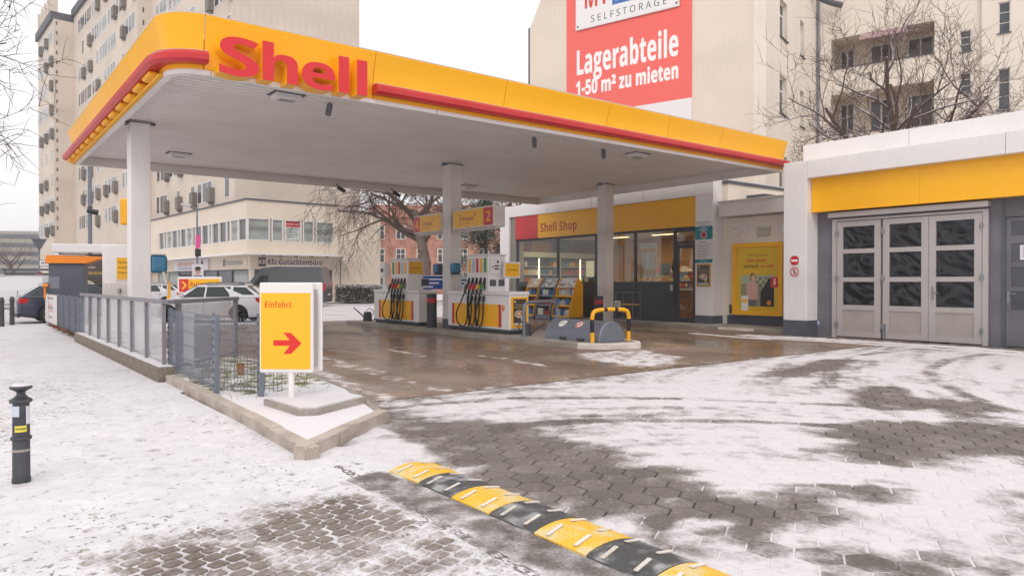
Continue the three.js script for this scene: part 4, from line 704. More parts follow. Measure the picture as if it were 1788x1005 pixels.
{
  const t = thing('bakery_counter', 'shop counter with glass bakery display behind the window', 'counter', 22.6, 18.4, 0.04);
  part(t, 'base', box(22.2, 22.9, 0.04, 1.2, 16.9, 20.6, 0.01), M.wood); part(t, 'worktop', box(22.15, 22.95, 1.2, 1.26, 16.85, 20.65), M.whiteClean); part(t, 'glass_front', box(22.2, 22.208, 1.26, 1.9, 17.0, 20.5), M.glass); part(t, 'glass_top', box(22.2, 22.8, 1.9, 1.91, 17.0, 20.5), M.glass);
  part(t, 'display_board', box(22.25, 22.8, 1.55, 1.57, 17.05, 20.45), M.alu);
  goods(t, [[22.4, 17.1, 1.27, 3.3], [22.4, 17.1, 1.575, 3.3], [22.65, 17.1, 1.575, 3.3]], 8, 0.05, 0.12, [goodsMats[5], goodsMats[7], goodsMats[1], std({ color: 0xd8a860, roughness: 0.6 })]); goods(t, [[22.5, 17.6, 1.92, 2.6]], 12, 0.1, 0.3, [goodsMats[0], goodsMats[1], goodsMats[3], goodsMats[5]]);
  const s = thing('advert_screen', 'bright screen standing inside the shop beside the drinks shelf', 'screen', 22.3, 23, 1.2); part(s, 'stand', [box(22.25, 22.4, 0.04, 1.7, 22.9, 23.1)], M.slate); part(s, 'case', box(22.22, 22.3, 1.7, 2.5, 22.65, 23.25, 0.01), M.black); part(s, 'panel', box(22.214, 22.22, 1.75, 2.45, 22.7, 23.2), std({ color: 0x3a3630, emissive: 0xffe6b0, emissiveIntensity: 0.35 }));
}
// lit strip lamps on the shop ceiling
for (const [i, [u, v]] of [[21.8, 24.6], [21.8, 21.9], [21.8, 19.3], [21.8, 16.8], [24.2, 23.2], [24.2, 20.4], [24.2, 17.6]].entries()) {
  const t = thing('ceiling_strip_lamp', (u < 23 ? 'lit strip lamp on the shop ceiling along the window, ' : 'lit strip lamp on the shop ceiling along the back, ') + ['street end', 'beside the second mullion', 'above the bakery display', 'beside the door', 'street end', 'middle', 'door end'][i], 'lamp', u, v, 3.6, 'strip lamps in the shop');
  part(t, 'housing', box(u - 0.12, u + 0.12, 3.57, 3.62, v - 0.7, v + 0.7), M.whiteClean); part(t, 'tube', box(u - 0.09, u + 0.09, 3.562, 3.57, v - 0.66, v + 0.66), std({ color: 0xffffff, emissive: 0xffd9a0, emissiveIntensity: 3.5 }));
  const l = new THREE.RectAreaLight(0xffdcaa, 30, 0.18, 1.32); l.position.set(u, 3.555, -v); l.rotation.x = -Math.PI / 2; scene.add(l);
}
// ---------------------------------------------------------------- in front of the shop
function rack(v0, v1, tint, label, seed) {
  const u0 = 19.05, t = thing('display_rack', label, 'display rack', u0, (v0 + v1) / 2, 0, 'sales racks in front of the shop window');
  const side = (v) => { const s = new THREE.Shape([[0, 0.1], [0.75, 0.1], [0.75, 1.42], [0.5, 1.72], [0.3, 1.35], [0.0, 0.35]].map(p => new THREE.Vector2(...p))), g = new THREE.ExtrudeGeometry(s, { depth: 0.03, bevelEnabled: false }); g.translate(u0, 0, -v); return triUV(g); };
  part(t, 'side_panel', side(v0 + 0.03), tint); part(t, 'side_panel', side(v1), tint); part(t, 'base', box(u0 + 0.0, u0 + 0.75, 0.02, 0.12, v0, v1), M.galv); part(t, 'back_panel', box(u0 + 0.7, u0 + 0.74, 0.12, 1.4, v0 + 0.03, v1 - 0.03), tint);
  const sp = []; [[0.02, 0.14, 0.3], [0.12, 0.56, 0.22], [0.24, 0.95, 0.2]].forEach(([o, h, d]) => { part(t, 'board', box(u0 + o, u0 + 0.7, h, h + 0.025, v0 + 0.03, v1 - 0.03), M.whiteClean); part(t, 'price_rail', box(u0 + o - 0.01, u0 + o, h - 0.03, h + 0.045, v0 + 0.03, v1 - 0.03), tint); sp.push([u0 + o + 0.09, v0 + 0.05, h + 0.026, v1 - v0 - 0.1], [u0 + o + 0.25, v0 + 0.05, h + 0.026, v1 - v0 - 0.1]); });
  const g = plate(0, 0.02, 0, 0.46, v0 + 0.02, v1 - 0.02, 'u'); g.rotateZ(-0.6); g.translate(u0 + 0.28, 1.3, 0);
  part(t, 'header_print', g, std({ roughness: 0.4, map: canvas(128, 64, (x, w, h) => { x.fillStyle = ['#b9a48e', '#8c93a0', '#c4c2c4'][seed % 3]; x.fillRect(0, 0, w, h); const r = rng(seed); for (let k = 0; k < 26; k++) { x.fillStyle = ['#d8d2c8', '#7a6a5c', '#9aa0a8', '#c8a070'][k % 4]; x.fillRect(r() * w, r() * h, 6 + r() * 22, 4 + r() * 14); } }) }));
  goods(t, sp, seed, 0.18, 0.3, seed % 3 === 2 ? [goodsMats[3], goodsMats[3], goodsMats[2], std({ color: 0xc9ccd2, roughness: 0.4 })] : [goodsMats[0], goodsMats[3], goodsMats[2], goodsMats[6], goodsMats[0]]);
}
rack(23.05, 23.85, M.yellowMatt, 'yellow display rack with red packets farthest along the shop window', 30);
rack(22.0, 22.95, M.galv, 'grey display rack with bottles between the two yellow racks', 31);
rack(20.85, 21.9, M.yellowMatt, 'yellow display rack with white canisters beside the shop column', 32);
{
  const t = thing('wire_stand', 'thin wire newspaper stand with yellow shelf before the grey dado', 'stand', 18.9, 17.6, 0), w = [];
  for (const [u, v] of [[18.7, 17.2], [18.7, 18], [19.1, 17.2], [19.1, 18]]) w.push(rod(W(u, v, 0), W(u, v, 1.15), 0.009, 0.009, 6)); for (const h of [0.25, 0.7, 1.15]) w.push(rod(W(18.7, 17.2, h), W(18.7, 18, h), 0.008, 0.008, 6), rod(W(19.1, 17.2, h), W(19.1, 18, h), 0.008, 0.008, 6), rod(W(18.7, 17.2, h), W(19.1, 17.2, h), 0.008, 0.008, 6), rod(W(18.7, 18, h), W(19.1, 18, h), 0.008, 0.008, 6));
  part(t, 'wire_frame', w, M.galv); part(t, 'shelf', box(18.7, 19.1, 0.72, 0.735, 17.2, 18), M.yellowMatt); part(t, 'price_card', plate(18.675, 18.683, 0.55, 0.85, 17.75, 18.05, 'u'), std({ map: canvas(64, 64, (x) => { x.fillStyle = '#e4e2e2'; x.fillRect(0, 0, 64, 64); x.strokeStyle = '#555'; x.lineWidth = 4; x.strokeRect(12, 14, 40, 34); x.fillStyle = '#555'; x.fillRect(20, 24, 24, 5); x.fillRect(20, 34, 16, 5); }), roughness: 0.5 }));
  one('waste_bin', 'dark grey bin standing behind the fuel pump beside the shop', 'bin', [lathe([[0, 0], [0.22, 0], [0.26, 1.3], [0.27, 1.34], [0.25, 1.36], [0.25, 1.2], [0, 1.2]]).translate(20.0, 0, -24.9)], M.plinth, 20.0, 24.9);
}
// ---------------------------------------------------------------- low link building and poster case
{
  const t = thing('link_building', 'low white link building between shop pillar and garage pier', 'building', 20.95, 13.2, 0);
  part(t, 'wall', [box(20.95, 26, 0.4, 3.7, 11.2, 14.9)], M.plasterPale); part(t, 'grey_base', box(20.945, 26, 0, 0.4, 11.2, 14.905), M.greyBlue);
  part(t, 'roof_edge', box(20.5, 26, 3.72, 4.2, 11.2, 14.95, 0.015), M.dirtyWhite); part(t, 'roof_cap', box(20.47, 26, 4.2, 4.25, 11.2, 14.98), M.kerbWhite); part(t, 'roof_hatch', box(21.6, 22.4, 4.25, 4.5, 13.9, 14.6), M.slate);
  part(t, 'bulkhead_lamp', box(20.88, 20.95, 3.02, 3.3, 13.25, 13.72, 0.02), std({ color: 0xb9b4a4, roughness: 0.5 })); part(t, 'alarm_box', [box(20.86, 20.95, 3.05, 3.4, 12.45, 12.85, 0.05)], M.whiteClean);
  part(t, 'motion_sensor', [box(20.84, 20.95, 3.1, 3.34, 14.45, 14.62, 0.03)], M.whiteClean); part(t, 'junction_box', box(20.91, 20.95, 3.18, 3.42, 14.1, 14.25, 0.01), M.whiteClean); part(t, 'socket_box', box(20.9, 20.95, 0.45, 0.75, 14.62, 14.8, 0.01), M.slate);
  const k = structGroup('shop_step'); mesh('kerb_stone', box(19.35, 19.5, -0.05, 0.1, 14.1, 16.9, 0.012), M.concrete, k); mesh('ramp_slab', box(19.3, 19.5, -0.05, 0.07, 12.8, 14.09, 0.01), M.kerbWhite, k); mesh('kerb_stone', box(19.35, 19.5, -0.05, 0.1, 11.46, 12.79, 0.012), M.concrete, k); mesh('step_paving', box(19.505, 20.95, -0.05, 0.095, 11.46, 15.08), M.concrete, k); mesh('step_paving', box(19.505, 20.39, -0.05, 0.09, 15.1, 26), M.concrete, k);
}
{
  const t = thing('poster_case', 'yellow framed poster case advertising a bonus scheme on the white link wall', 'poster case', 20.85, 13.62, 0.42), a = 12.72, b = 14.55;
  part(t, 'case', box(20.78, 20.945, 0.44, 2.8, a, b, 0.02), M.alu);
  part(t, 'frame', [box(20.73, 20.785, 2.66, 2.81, a - 0.01, b + 0.01, 0.015), box(20.73, 20.785, 0.42, 0.57, a - 0.01, b + 0.01, 0.015), box(20.731, 20.784, 0.57, 2.66, a - 0.01, a + 0.13), box(20.731, 20.784, 0.57, 2.66, b - 0.13, b + 0.01)], M.yellowMatt);
  part(t, 'print', plate(20.765, 20.778, 0.57, 2.66, a + 0.13, b - 0.13, 'u'), std({ roughness: 0.35, map: canvas(512, 680, (x, w, h) => {
    x.fillStyle = '#dcb21c'; x.fillRect(0, 0, w, h); x.textAlign = 'center'; x.fillStyle = '#5a5218'; x.font = '34px sans-serif'; x.fillText('Shell Clubsmart', w / 2, 100); x.font = 'bold 52px sans-serif'; x.fillStyle = '#c03020'; x.fillText('Das passt', w / 2, 160); x.fillStyle = '#3c3a14'; x.fillText('einfach', w * 0.36, 222); x.fillStyle = '#c03020'; x.fillText('zu mir', w * 0.74, 222);
    x.fillStyle = '#8f8c74'; x.fillRect(60, 300, 400, 330); x.fillStyle = '#a8b09a'; x.fillRect(60, 300, 400, 90); for (let k = 0; k < 30; k++) { x.fillStyle = ['#6f7a62', '#c8c0a0', '#7a4a40', '#54604c'][k % 4]; x.fillRect(240 + (k % 10) * 18, 320 + Math.floor(k / 10) * 38, 12, 26); }
    x.fillStyle = '#2e2c2a'; x.fillRect(300, 470, 160, 160); x.beginPath(); x.moveTo(300, 480); x.lineTo(400, 330); x.lineTo(460, 330); x.lineTo(460, 480); x.fill();
    x.fillStyle = '#8a6a4a'; x.beginPath(); x.ellipse(205, 320, 34, 46, 0, 0, 7); x.fill(); x.fillStyle = '#d8ab90'; x.beginPath(); x.ellipse(212, 330, 24, 34, 0, 0, 7); x.fill(); x.fillStyle = '#cfa39a'; x.beginPath(); x.moveTo(130, 400); x.lineTo(180, 362); x.lineTo(240, 366); x.lineTo(272, 430); x.lineTo(262, 560); x.lineTo(135, 560); x.fill(); x.fillStyle = '#6a6468'; x.fillRect(150, 560, 100, 70);
    x.fillStyle = '#cf2b2b'; x.fillRect(420, 320, 92, 110); x.save(); x.translate(478, 400); x.rotate(-Math.PI / 2); x.fillStyle = '#fff'; x.font = 'bold 34px sans-serif'; x.fillText('NEU', 30, 0); x.restore(); x.fillStyle = '#e8e6e2'; x.fillRect(66, 520, 86, 160); x.fillStyle = '#ecc23c'; x.fillRect(76, 556, 66, 40); x.fillStyle = '#e8852a'; x.beginPath(); x.arc(400, 590, 26, 0, 7); x.fill();
  }) }));
}
// ---------------------------------------------------------------- garage
{
  const t = thing('garage_building', 'white flat garage with yellow band above grey wall and folding doors', 'building', 19.3, 7, 0);
  part(t, 'pier', box(18.75, 19.5, 0.43, 4.9, 10.74, 11.45, 0.015), M.white); part(t, 'pier_base', box(18.746, 19.5, 0, 0.43, 10.736, 11.454), M.greyBlue);
  for (const [a, b] of [[5.97, 10.735], [1.2, 5.962], [-3.5, 1.192]]) part(t, 'fascia_panel', box(18.75, 19.3, 4.4, 4.9, a, b, 0.012), M.white);
  for (const [a, b] of [[7.88, 10.73], [4.9, 7.876], [1.9, 4.896], [-3.5, 1.896]]) part(t, 'sign_band', box(18.98, 19.28, 3.46, 4.4, a, b), M.yellow);
  for (const [a, b] of [[8.3, 11.2], [4.2, 8.294], [-3.5, 4.194]]) part(t, 'parapet', box(19.34, 19.6, 4.9, 5.44, a, b, 0.01), M.white);
  part(t, 'wall', [box(19.32, 19.6, 0, 4.4, 10.28, 11.2), box(19.32, 19.6, 3.24, 4.4, 6.45, 10.28), box(19.32, 19.6, 0, 4.4, 6.13, 6.45), box(19.32, 19.6, 3.02, 4.4, 5.05, 6.13), box(19.32, 19.6, 0, 4.4, -3.5, 5.05)], M.greyWall);
  part(t, 'side_wall', [box(19.6, 27, 0, 5.3, 11.0, 11.19), box(26.8, 27, 0, 5.3, -3.5, 11.0)], M.plasterPale); part(t, 'roof', box(19.5, 27, 5.2, 5.3, -3.5, 11.1), M.slate); part(t, 'roof_snow', box(19.61, 27, 5.3, 5.38, -3.5, 11.1), M.snow);
  part(t, 'workshop_floor', box(19.6, 26.8, -0.05, -0.01, -3.5, 11), M.concrete);
  part(t, 'round_sticker', rod(W(19.318, 10.72, 0.36), W(19.312, 10.72, 0.36), 0.055, 0.055, 18), std({ color: 0xb8c4e0, roughness: 0.4 }));
  // outer frame and track cover
  const fr = part(t, 'door_frame', [box(19.24, 19.4, 0, 3.24, 10.15, 10.27), box(19.24, 19.4, 0, 3.24, 6.46, 6.58), box(19.24, 19.4, 3.18, 3.24, 6.58, 10.15)], M.alu); part(t, 'track_cover', box(19.1, 19.31, 3.28, 3.42, 6.42, 10.33, 0.012), M.alu);
  const film = std({ color: 0x303136, roughness: 0.08, metalness: 0.45 });
  const bulge = (h0, h1, a, b, k) => {                  // sagging plastic film: a rippled sheet
    const nx = 26, ny = 20, pos = [], P = (i, j) => { const x = i / nx, y = j / ny, e = Math.min(1, 8 * Math.min(x, 1 - x, y, 1 - y)), X = x + 0.07 * Math.sin(5 * y + k), Y = y + 0.07 * Math.sin(4 * x + k * 2); const z = Math.sin(Math.PI * 2 * X + k) * Math.sin(Math.PI * 2 * Y + k * 0.7) * 0.011 + Math.sin(Math.PI * (3.2 * X + 1.7 * Y) + k * 3) * 0.005 + Math.cos(9 * X * Y * 2.4 + k) * 0.004; return [19.3 + z * e, mix(h0, h1, y), -mix(b, a, x)]; };
    for (let i = 0; i < nx; i++) for (let j = 0; j < ny; j++) pos.push(...P(i, j), ...P(i, j + 1), ...P(i + 1, j), ...P(i + 1, j), ...P(i, j + 1), ...P(i + 1, j + 1));
    const g = new THREE.BufferGeometry(); g.setAttribute('position', new THREE.Float32BufferAttribute(pos, 3)); g.computeVertexNormals(); return triUV(toCreasedNormals(g, 1.4));
  };
  for (const [v0, v1, hv, i] of [[8.955, 10.14, 10.14, 0], [7.785, 8.9, 8.9, 1], [6.595, 7.775, 6.595, 2]]) {
    const a = v0 + 0.165, b = v1 - 0.165, g = [box(19.26, 19.33, 0.03, 3.16, v0, v0 + 0.165), box(19.26, 19.33, 0.03, 3.16, v1 - 0.165, v1)];
    for (const [h0, h1] of [[0.03, 0.16], [0.76, 0.89], [1.52, 1.64], [2.29, 2.41], [3.02, 3.16]]) g.push(box(19.262, 19.328, h0, h1, a, b));
    const leaf = part(t, 'door_leaf', g, M.alu);
    for (const [h0, h1] of [[0.89, 1.52], [1.64, 2.29], [2.41, 3.02]]) part(t, 'window_film', bulge(h0, h1, a, b, i * 2.1 + h0 * 3.7), film, leaf);
    part(t, 'lower_panel', box(19.285, 19.3, 0.16, 0.76, a, b), M.aluPanel, leaf); part(t, 'panel_bead', [box(19.275, 19.284, 0.165, 0.185, a + 0.01, b - 0.01), box(19.275, 19.284, 0.735, 0.755, a + 0.01, b - 0.01)], M.alu, leaf);
    for (const h of [0.34, 1.62, 2.85]) part(t, 'hinge', [box(19.23, 19.262, h - 0.05, h + 0.05, hv - 0.05, hv + 0.05, 0.008), rod(W(19.225, hv, h - 0.09), W(19.225, hv, h + 0.09), 0.018)], M.steel, leaf);
    if (i === 2) part(t, 'handle', [box(19.245, 19.26, 1.08, 1.4, 7.66, 7.71, 0.005), rod(W(19.22, 7.685, 1.25), W(19.22, 7.53, 1.25), 0.011), rod(W(19.26, 7.685, 1.25), W(19.215, 7.685, 1.25), 0.011)], M.steel, leaf);
    if (i === 1) part(t, 'bolt', [box(19.24, 19.262, 0.06, 0.42, 8.82, 8.87, 0.006)], M.galv, leaf);
  }
  // side door
  const d = part(t, 'side_door', [box(19.33, 19.38, 0.02, 3.0, 6.02, 6.12), box(19.33, 19.38, 0.02, 3.0, 5.06, 5.16), box(19.332, 19.378, 0.02, 0.86, 5.16, 6.02), box(19.332, 19.378, 1.3, 1.4, 5.16, 6.02), box(19.332, 19.378, 1.86, 1.98, 5.16, 6.02), box(19.332, 19.378, 2.4, 2.58, 5.16, 6.02), box(19.332, 19.378, 2.92, 3.0, 5.16, 6.02)], M.greyWall);
  for (const [h0, h1] of [[0.86, 1.3], [1.4, 1.86], [1.98, 2.4], [2.58, 2.92]]) part(t, 'door_pane', box(19.35, 19.358, h0, h1, 5.16, 6.02), M.paneDark, d);
  part(t, 'paper_notice', plate(19.335, 19.349, 2.02, 2.36, 5.3, 5.85, 'u'), std({ map: canvas(128, 96, (x) => { x.fillStyle = '#dedde2'; x.fillRect(0, 0, 128, 96); x.fillStyle = '#8a8a94'; for (let k = 0; k < 5; k++) x.fillRect(12, 14 + k * 14, 96 - k * 9, 5); }), roughness: 0.7 }), d);
  part(t, 'handle', [box(19.315, 19.33, 1.02, 1.3, 6.05, 6.1, 0.005), rod(W(19.29, 6.07, 1.24), W(19.29, 5.9, 1.24), 0.011), rod(W(19.33, 6.07, 1.24), W(19.285, 6.07, 1.24), 0.011)], M.steel, d); part(t, 'corner_strip', box(19.3, 19.32, 0, 3.46, 6.14, 6.2), M.greyBlue);
}
one('prohibition_sign', 'round red no entry sign on the white garage pier', 'sign', plate(18.735, 18.748, 1.98, 2.26, 10.96, 11.24, 'u'), std({ roughness: 0.4, map: canvas(128, 128, (x) => { x.fillStyle = '#dad6d5'; x.fillRect(0, 0, 128, 128); x.fillStyle = '#c8202c'; x.beginPath(); x.arc(64, 64, 62, 0, 7); x.fill(); x.fillStyle = '#fff'; x.fillRect(20, 52, 88, 24); }) }), 18.74, 11.1, 1.98);
one('prohibition_sign', 'round red-rimmed no pedestrians sign on the white garage pier', 'sign', plate(18.735, 18.748, 1.66, 1.94, 10.96, 11.24, 'u'), std({ roughness: 0.4, map: canvas(128, 128, (x) => { x.fillStyle = '#dad6d5'; x.fillRect(0, 0, 128, 128); x.strokeStyle = '#c8202c'; x.lineWidth = 14; x.beginPath(); x.arc(64, 64, 54, 0, 7); x.stroke(); x.strokeStyle = '#222'; x.lineWidth = 9; x.beginPath(); x.moveTo(64, 46); x.lineTo(62, 74); x.lineTo(50, 98); x.moveTo(62, 74); x.lineTo(76, 98); x.moveTo(46, 62); x.lineTo(64, 54); x.lineTo(80, 66); x.stroke(); x.fillStyle = '#222'; x.beginPath(); x.arc(66, 34, 9, 0, 7); x.fill(); x.strokeStyle = '#c8202c'; x.lineWidth = 10; x.beginPath(); x.moveTo(26, 28); x.lineTo(102, 100); x.stroke(); }) }), 18.74, 11.1, 1.66);
// ---------------------------------------------------------------- street side edge: wall, railing, fences
const at = (px, depth) => [(FWD[0] + (px - CX) / F * RGT[0]) * depth, (FWD[1] + (px - CX) / F * RGT[1]) * depth];
const hAt = (py, depth) => 1.5 + (HY - py) / F * depth;
{
  const t = thing('retaining_wall', 'low exposed aggregate concrete wall under the glass railing', 'wall', 2.52, 16.4, 0);
  for (const [a, b] of [[11.75, 14.9], [14.91, 18.05], [18.06, 21.2]]) part(t, 'wall_block', box(2.4, 2.64, -0.05, 0.22, a, b, 0.012), M.aggregate);
  part(t, 'snow_cap', box(2.42, 2.62, 0.22, 0.238, 11.77, 21.18, 0.009), M.snow);
}
{
  const t = thing('glass_railing', 'grey steel railing with glass panes on the low concrete wall', 'railing', 2.54, 16, 0.22), vs = []; for (let v = 12.0; v < 21.2; v += 1.28) vs.push(v);
  vs.forEach((v, i) => part(t, 'post', box(2.515, 2.565, 0.2, 1.17, v - 0.02, v + 0.02), M.rail)); part(t, 'hand_rail', box(2.49, 2.59, 1.17, 1.235, 11.93, vs[vs.length - 1] + 0.04, 0.01), M.rail);
  for (let i = 0; i + 1 < vs.length; i++) part(t, 'glass_pane', box(2.553, 2.561, 0.28, 1.15, vs[i] + 0.025, vs[i + 1] - 0.025), M.railGlass);
  const c = thing('glass_railing', 'short grey steel railing turning across the planting bed', 'railing', 3.4, 13, 0.1), A = [2.62, 12.02], B = [4.2, 13.9], L = Math.hypot(1.58, 1.88), d = [1.58 / L, 1.88 / L];
  const seg2 = (s0, s1, h0, h1, w) => { const n = [-d[1] * w, d[0] * w], p = s => [A[0] + d[0] * s, A[1] + d[1] * s], a = p(s0), b = p(s1); return poly([[a[0] - n[0], a[1] - n[1]], [b[0] - n[0], b[1] - n[1]], [b[0] + n[0], b[1] + n[1]], [a[0] + n[0], a[1] + n[1]]], h0, h1); };
  part(c, 'hand_rail', seg2(0.06, L + 0.03, 1.165, 1.23, 0.045), M.rail); for (const s of [0.28, L - 0.03]) part(c, 'post', seg2(s - 0.045, s + 0.045, 0.08, 1.165, 0.03), M.rail); part(c, 'foot_rail', seg2(0.3, L, 0.16, 0.2, 0.02), M.rail); part(c, 'glass_pane', seg2(0.36, L - 0.1, 0.24, 1.15, 0.004), M.railGlass);
}
function meshPanel(t, a, b, h0, h1) {                   // double bar mesh
  const L = Math.hypot(b[0] - a[0], b[1] - a[1]), g = [], p = s => [a[0] + (b[0] - a[0]) * s / L, a[1] + (b[1] - a[1]) * s / L];
  for (let s = 0.02; s < L; s += 0.05) { const q = p(s); g.push(box(q[0] - 0.003, q[0] + 0.003, h0, h1, q[1] - 0.003, q[1] + 0.003)); }
  for (let h = h0 + 0.06; h < h1; h += 0.2) for (const o of [-0.007, 0.007]) { const n = [-(b[1] - a[1]) / L * o, (b[0] - a[0]) / L * o]; g.push(rod(W(a[0] + n[0], a[1] + n[1], h), W(b[0] + n[0], b[1] + n[1], h), 0.004, 0.004, 5)); }
  part(t, 'mesh_panel', g, M.galv);
}
{
  const t = thing('mesh_fence', 'grey double bar mesh fence round the planting bed', 'fence', 2.62, 10.4, 0.1);
  for (const [u, v] of [[2.67, 12.16], [2.6, 9.42], [2.97, 8.86]]) { part(t, 'post', box(u - 0.032, u + 0.032, 0.06, 1.1, v - 0.04, v + 0.04, 0.006), M.galv); const cl = []; for (let h = 0.18; h < 1.08; h += 0.1) cl.push(box(u - 0.04, u - 0.03, h, h + 0.04, v - 0.016, v + 0.016)); part(t, 'clamp_rail', cl, M.slate).userData.kind = 'stuff'; }
  meshPanel(t, [2.65, 12.1], [2.59, 9.46], 0.14, 1.08); meshPanel(t, [2.63, 9.38], [2.95, 8.9], 0.14, 1.06); meshPanel(t, [3.0, 8.86], [3.22, 8.8], 0.14, 1.0);
  one('fence_board', 'blank pale board wired to the mesh fence', 'board', [box(2.66, 2.668, 0.34, 1.06, 10.75, 11.3)], M.whiteClean, 2.66, 11, 0.34);
}
{
  const t = thing('screen_fence', 'dark grey privacy screen fence panels behind the sidewalk kerb', 'fence', 2.56, 23.7, 0.1);
  for (const v of [20.95, 22.3, 23.65, 25.0, 26.4]) part(t, 'post', box(2.52, 2.6, 0.0, 1.14, v - 0.03, v + 0.03), M.galv);
  for (const [a, b] of [[20.98, 22.27], [22.33, 23.62], [23.68, 24.97], [25.03, 26.37]]) { for (let k = 0; k < 5; k++) part(t, 'screen_slat', box(2.548, 2.558, 0.12 + k * 0.196, 0.305 + k * 0.196, a, b), M.greyBlue); const w = []; for (let h = 0.12; h < 1.12; h += 0.196) w.push(box(2.53, 2.538, h, h + 0.008, a, b)); part(t, 'mesh_wires', w, M.galv); }
  const b = thing('banner', 'white banner with red lettering tied to the sidewalk fence', 'banner', 2.55, 28.3, 0.1); part(b, 'post', box(2.55, 2.61, 0, 1.14, 30.2, 30.26), M.galv);
  part(b, 'cloth', plate(2.53, 2.538, 0.15, 1.1, 26.5, 30.2, 'u'), std({ roughness: 0.8, map: canvas(512, 128, (x, w, h) => { x.fillStyle = '#dcd6d4'; x.fillRect(0, 0, w, h); x.fillStyle = '#c0424a'; for (let k = 0; k < 6; k++) { x.fillRect(150 + k * 34, 42, 8, 36); x.fillRect(150 + k * 34, 42 + (k % 3) * 14, 24, 8); } x.fillStyle = '#8f8a8a'; for (let k = 0; k < 3; k++) x.fillRect(110 + k * 20, 14 + k * 42, 260 - k * 40, 7); }) }));
  // dry leaves at the foot of the fence
  const r = rng(61), gs = []; for (let k = 0; k < 500; k++) { const v = 21.2 + r() * 6.5, u = 2.5 - r() * r() * 0.12, s = 0.02 + r() * 0.03, g = new THREE.PlaneGeometry(s * 1.5, s); g.rotateX(-1.57 + (r() - 0.5) * 1.6); g.rotateY(r() * 6); g.translate(u, 0.1 + r() * 0.06, -v); gs.push(norm(g)); }
  const m = mesh('dry_leaves', gs, std({ color: 0x8a5c42, roughness: 0.9, side: THREE.DoubleSide })); m.userData.kind = 'stuff'; tag(m, 'dry brown leaves heaped along the fence kerb', 'leaves');
}
// weeds and grass in the bed
{
  const r = rng(71), pos = []; for (let k = 0; k < 2600; k++) { const v = 8.7 + r() * 5, u = 2.62 + r() * 1.55; if ((fbm(u * 3 + 8, v * 3, 3) < 0.5 || v < 9.6) && r() < 0.88) continue; const h = 0.03 + r() * 0.09, a = r() * 6.28, w = 0.004, l = (r() - 0.5) * 0.06, b = 0.1; pos.push(u + Math.cos(a) * w, b, -v + Math.sin(a) * w, u - Math.cos(a) * w, b, -v - Math.sin(a) * w, u + l, b + h, -v + l); }
  const g = new THREE.BufferGeometry(); g.setAttribute('position', new THREE.Float32BufferAttribute(pos, 3)); g.computeVertexNormals(); const m = mesh('bed_grass', g, std({ color: 0x848348, roughness: 0.9, side: THREE.DoubleSide })); m.userData.kind = 'stuff'; tag(m, 'sparse green grass growing through the snowy planting bed', 'grass');
  const [cu, cv] = gpx(420, 655, 0.1); one('rusty_can', 'rusty tin can lying in the planting bed behind the mesh fence', 'can', [lathe([[0, 0], [0.05, 0], [0.052, 0.16], [0.047, 0.16], [0.045, 0.02], [0, 0.02]], 16).translate(cu, 0.12, -cv)], std({ map: grain([150, 92, 52], { coarse: 26, fine: 14, metres: 0.2 }), roughness: 0.85 }), cu, cv, 0.12);
  one('foundation_slab', 'snow covered concrete foundation slab in front of the yellow entry sign', 'slab', [poly([[2.78, 8.2], [2.84, 7.3], [3.02, 7.22], [3.78, 7.62], [3.72, 8.1], [3.5, 8.45]], 0.08, 0.17)], M.concrete, 3.2, 7.8, 0.1);
  const sn = mesh('slab_snow', [poly([[2.81, 8.18], [2.87, 7.34], [3.03, 7.26], [3.74, 7.64], [3.69, 8.07], [3.48, 8.4]], 0.17, 0.185)], M.snow); sn.userData.kind = 'stuff'; tag(sn, 'fresh snow lying on the foundation slab', 'snow');
}
// entry sign
{
  const [su, sv] = gpx(506, 706, 0.1), t = thing('entry_sign', 'white framed yellow entry sign with red arrow on a post', 'sign', su, sv, 0.1); t.rotation.y = -0.661 - 0.06;
  const k = 0.0069, w = 0.635, x0 = -0.365, y0 = 0.36, y1 = 1.4;
  mesh('post', [cyl(0.034, 0.034, 0.45, 16).translate(0, 0.2, -0.04)], M.white, t); mesh('post_foot', cyl(0.05, 0.045, 0.03, 14).translate(0, 0.0, -0.04), M.plinth, t);
  const c = mesh('cabinet', [lbox(x0, x0 + w, y0, y1, -0.05, 0, 0.02)], M.whiteClean, t);
  const g = lbox(x0 + 0.022, x0 + w - 0.03, y0 + 0.045, y1 - 0.12, 0, 0.004), p = g.attributes.position, uv = g.attributes.uv; for (let i = 0; i < p.count; i++) uv.setXY(i, clamp((p.getX(i) - x0 - 0.022) / (w - 0.052), 0, 1), clamp((p.getY(i) - y0 - 0.045) / (y1 - y0 - 0.165), 0, 1));
  mesh('sign_face', g, std({ roughness: 0.35, map: canvas(512, 760, (x, W2, H2) => { x.fillStyle = '#fbbb22'; x.fillRect(0, 0, W2, H2); x.fillStyle = '#e0501c'; x.font = 'bold 84px sans-serif'; x.save(); x.translate(36, 146); x.scale(0.86, 1); x.fillText('Einfahrt', 0, 0); x.restore(); x.fillStyle = '#dd2a26'; x.beginPath(); x.moveTo(130, 470); x.lineTo(300, 470); x.lineTo(232, 396); x.lineTo(310, 396); x.lineTo(420, 502); x.lineTo(310, 608); x.lineTo(232, 608); x.lineTo(300, 526); x.lineTo(130, 526); x.fill(); }) }), c);
  const b = mesh('rear_cabinet', lbox(-w / 2, w / 2, y0, y1, -0.05, 0, 0.02), M.white, t); b.position.set(x0 + w / 2 + 0.05, 0.0, -0.14); b.rotation.y = 0.12; mesh('hinge_strip', lbox(x0 + w - 0.012, x0 + w + 0.01, y0 + 0.06, y1 - 0.08, -0.12, -0.052), M.alu, t);
}
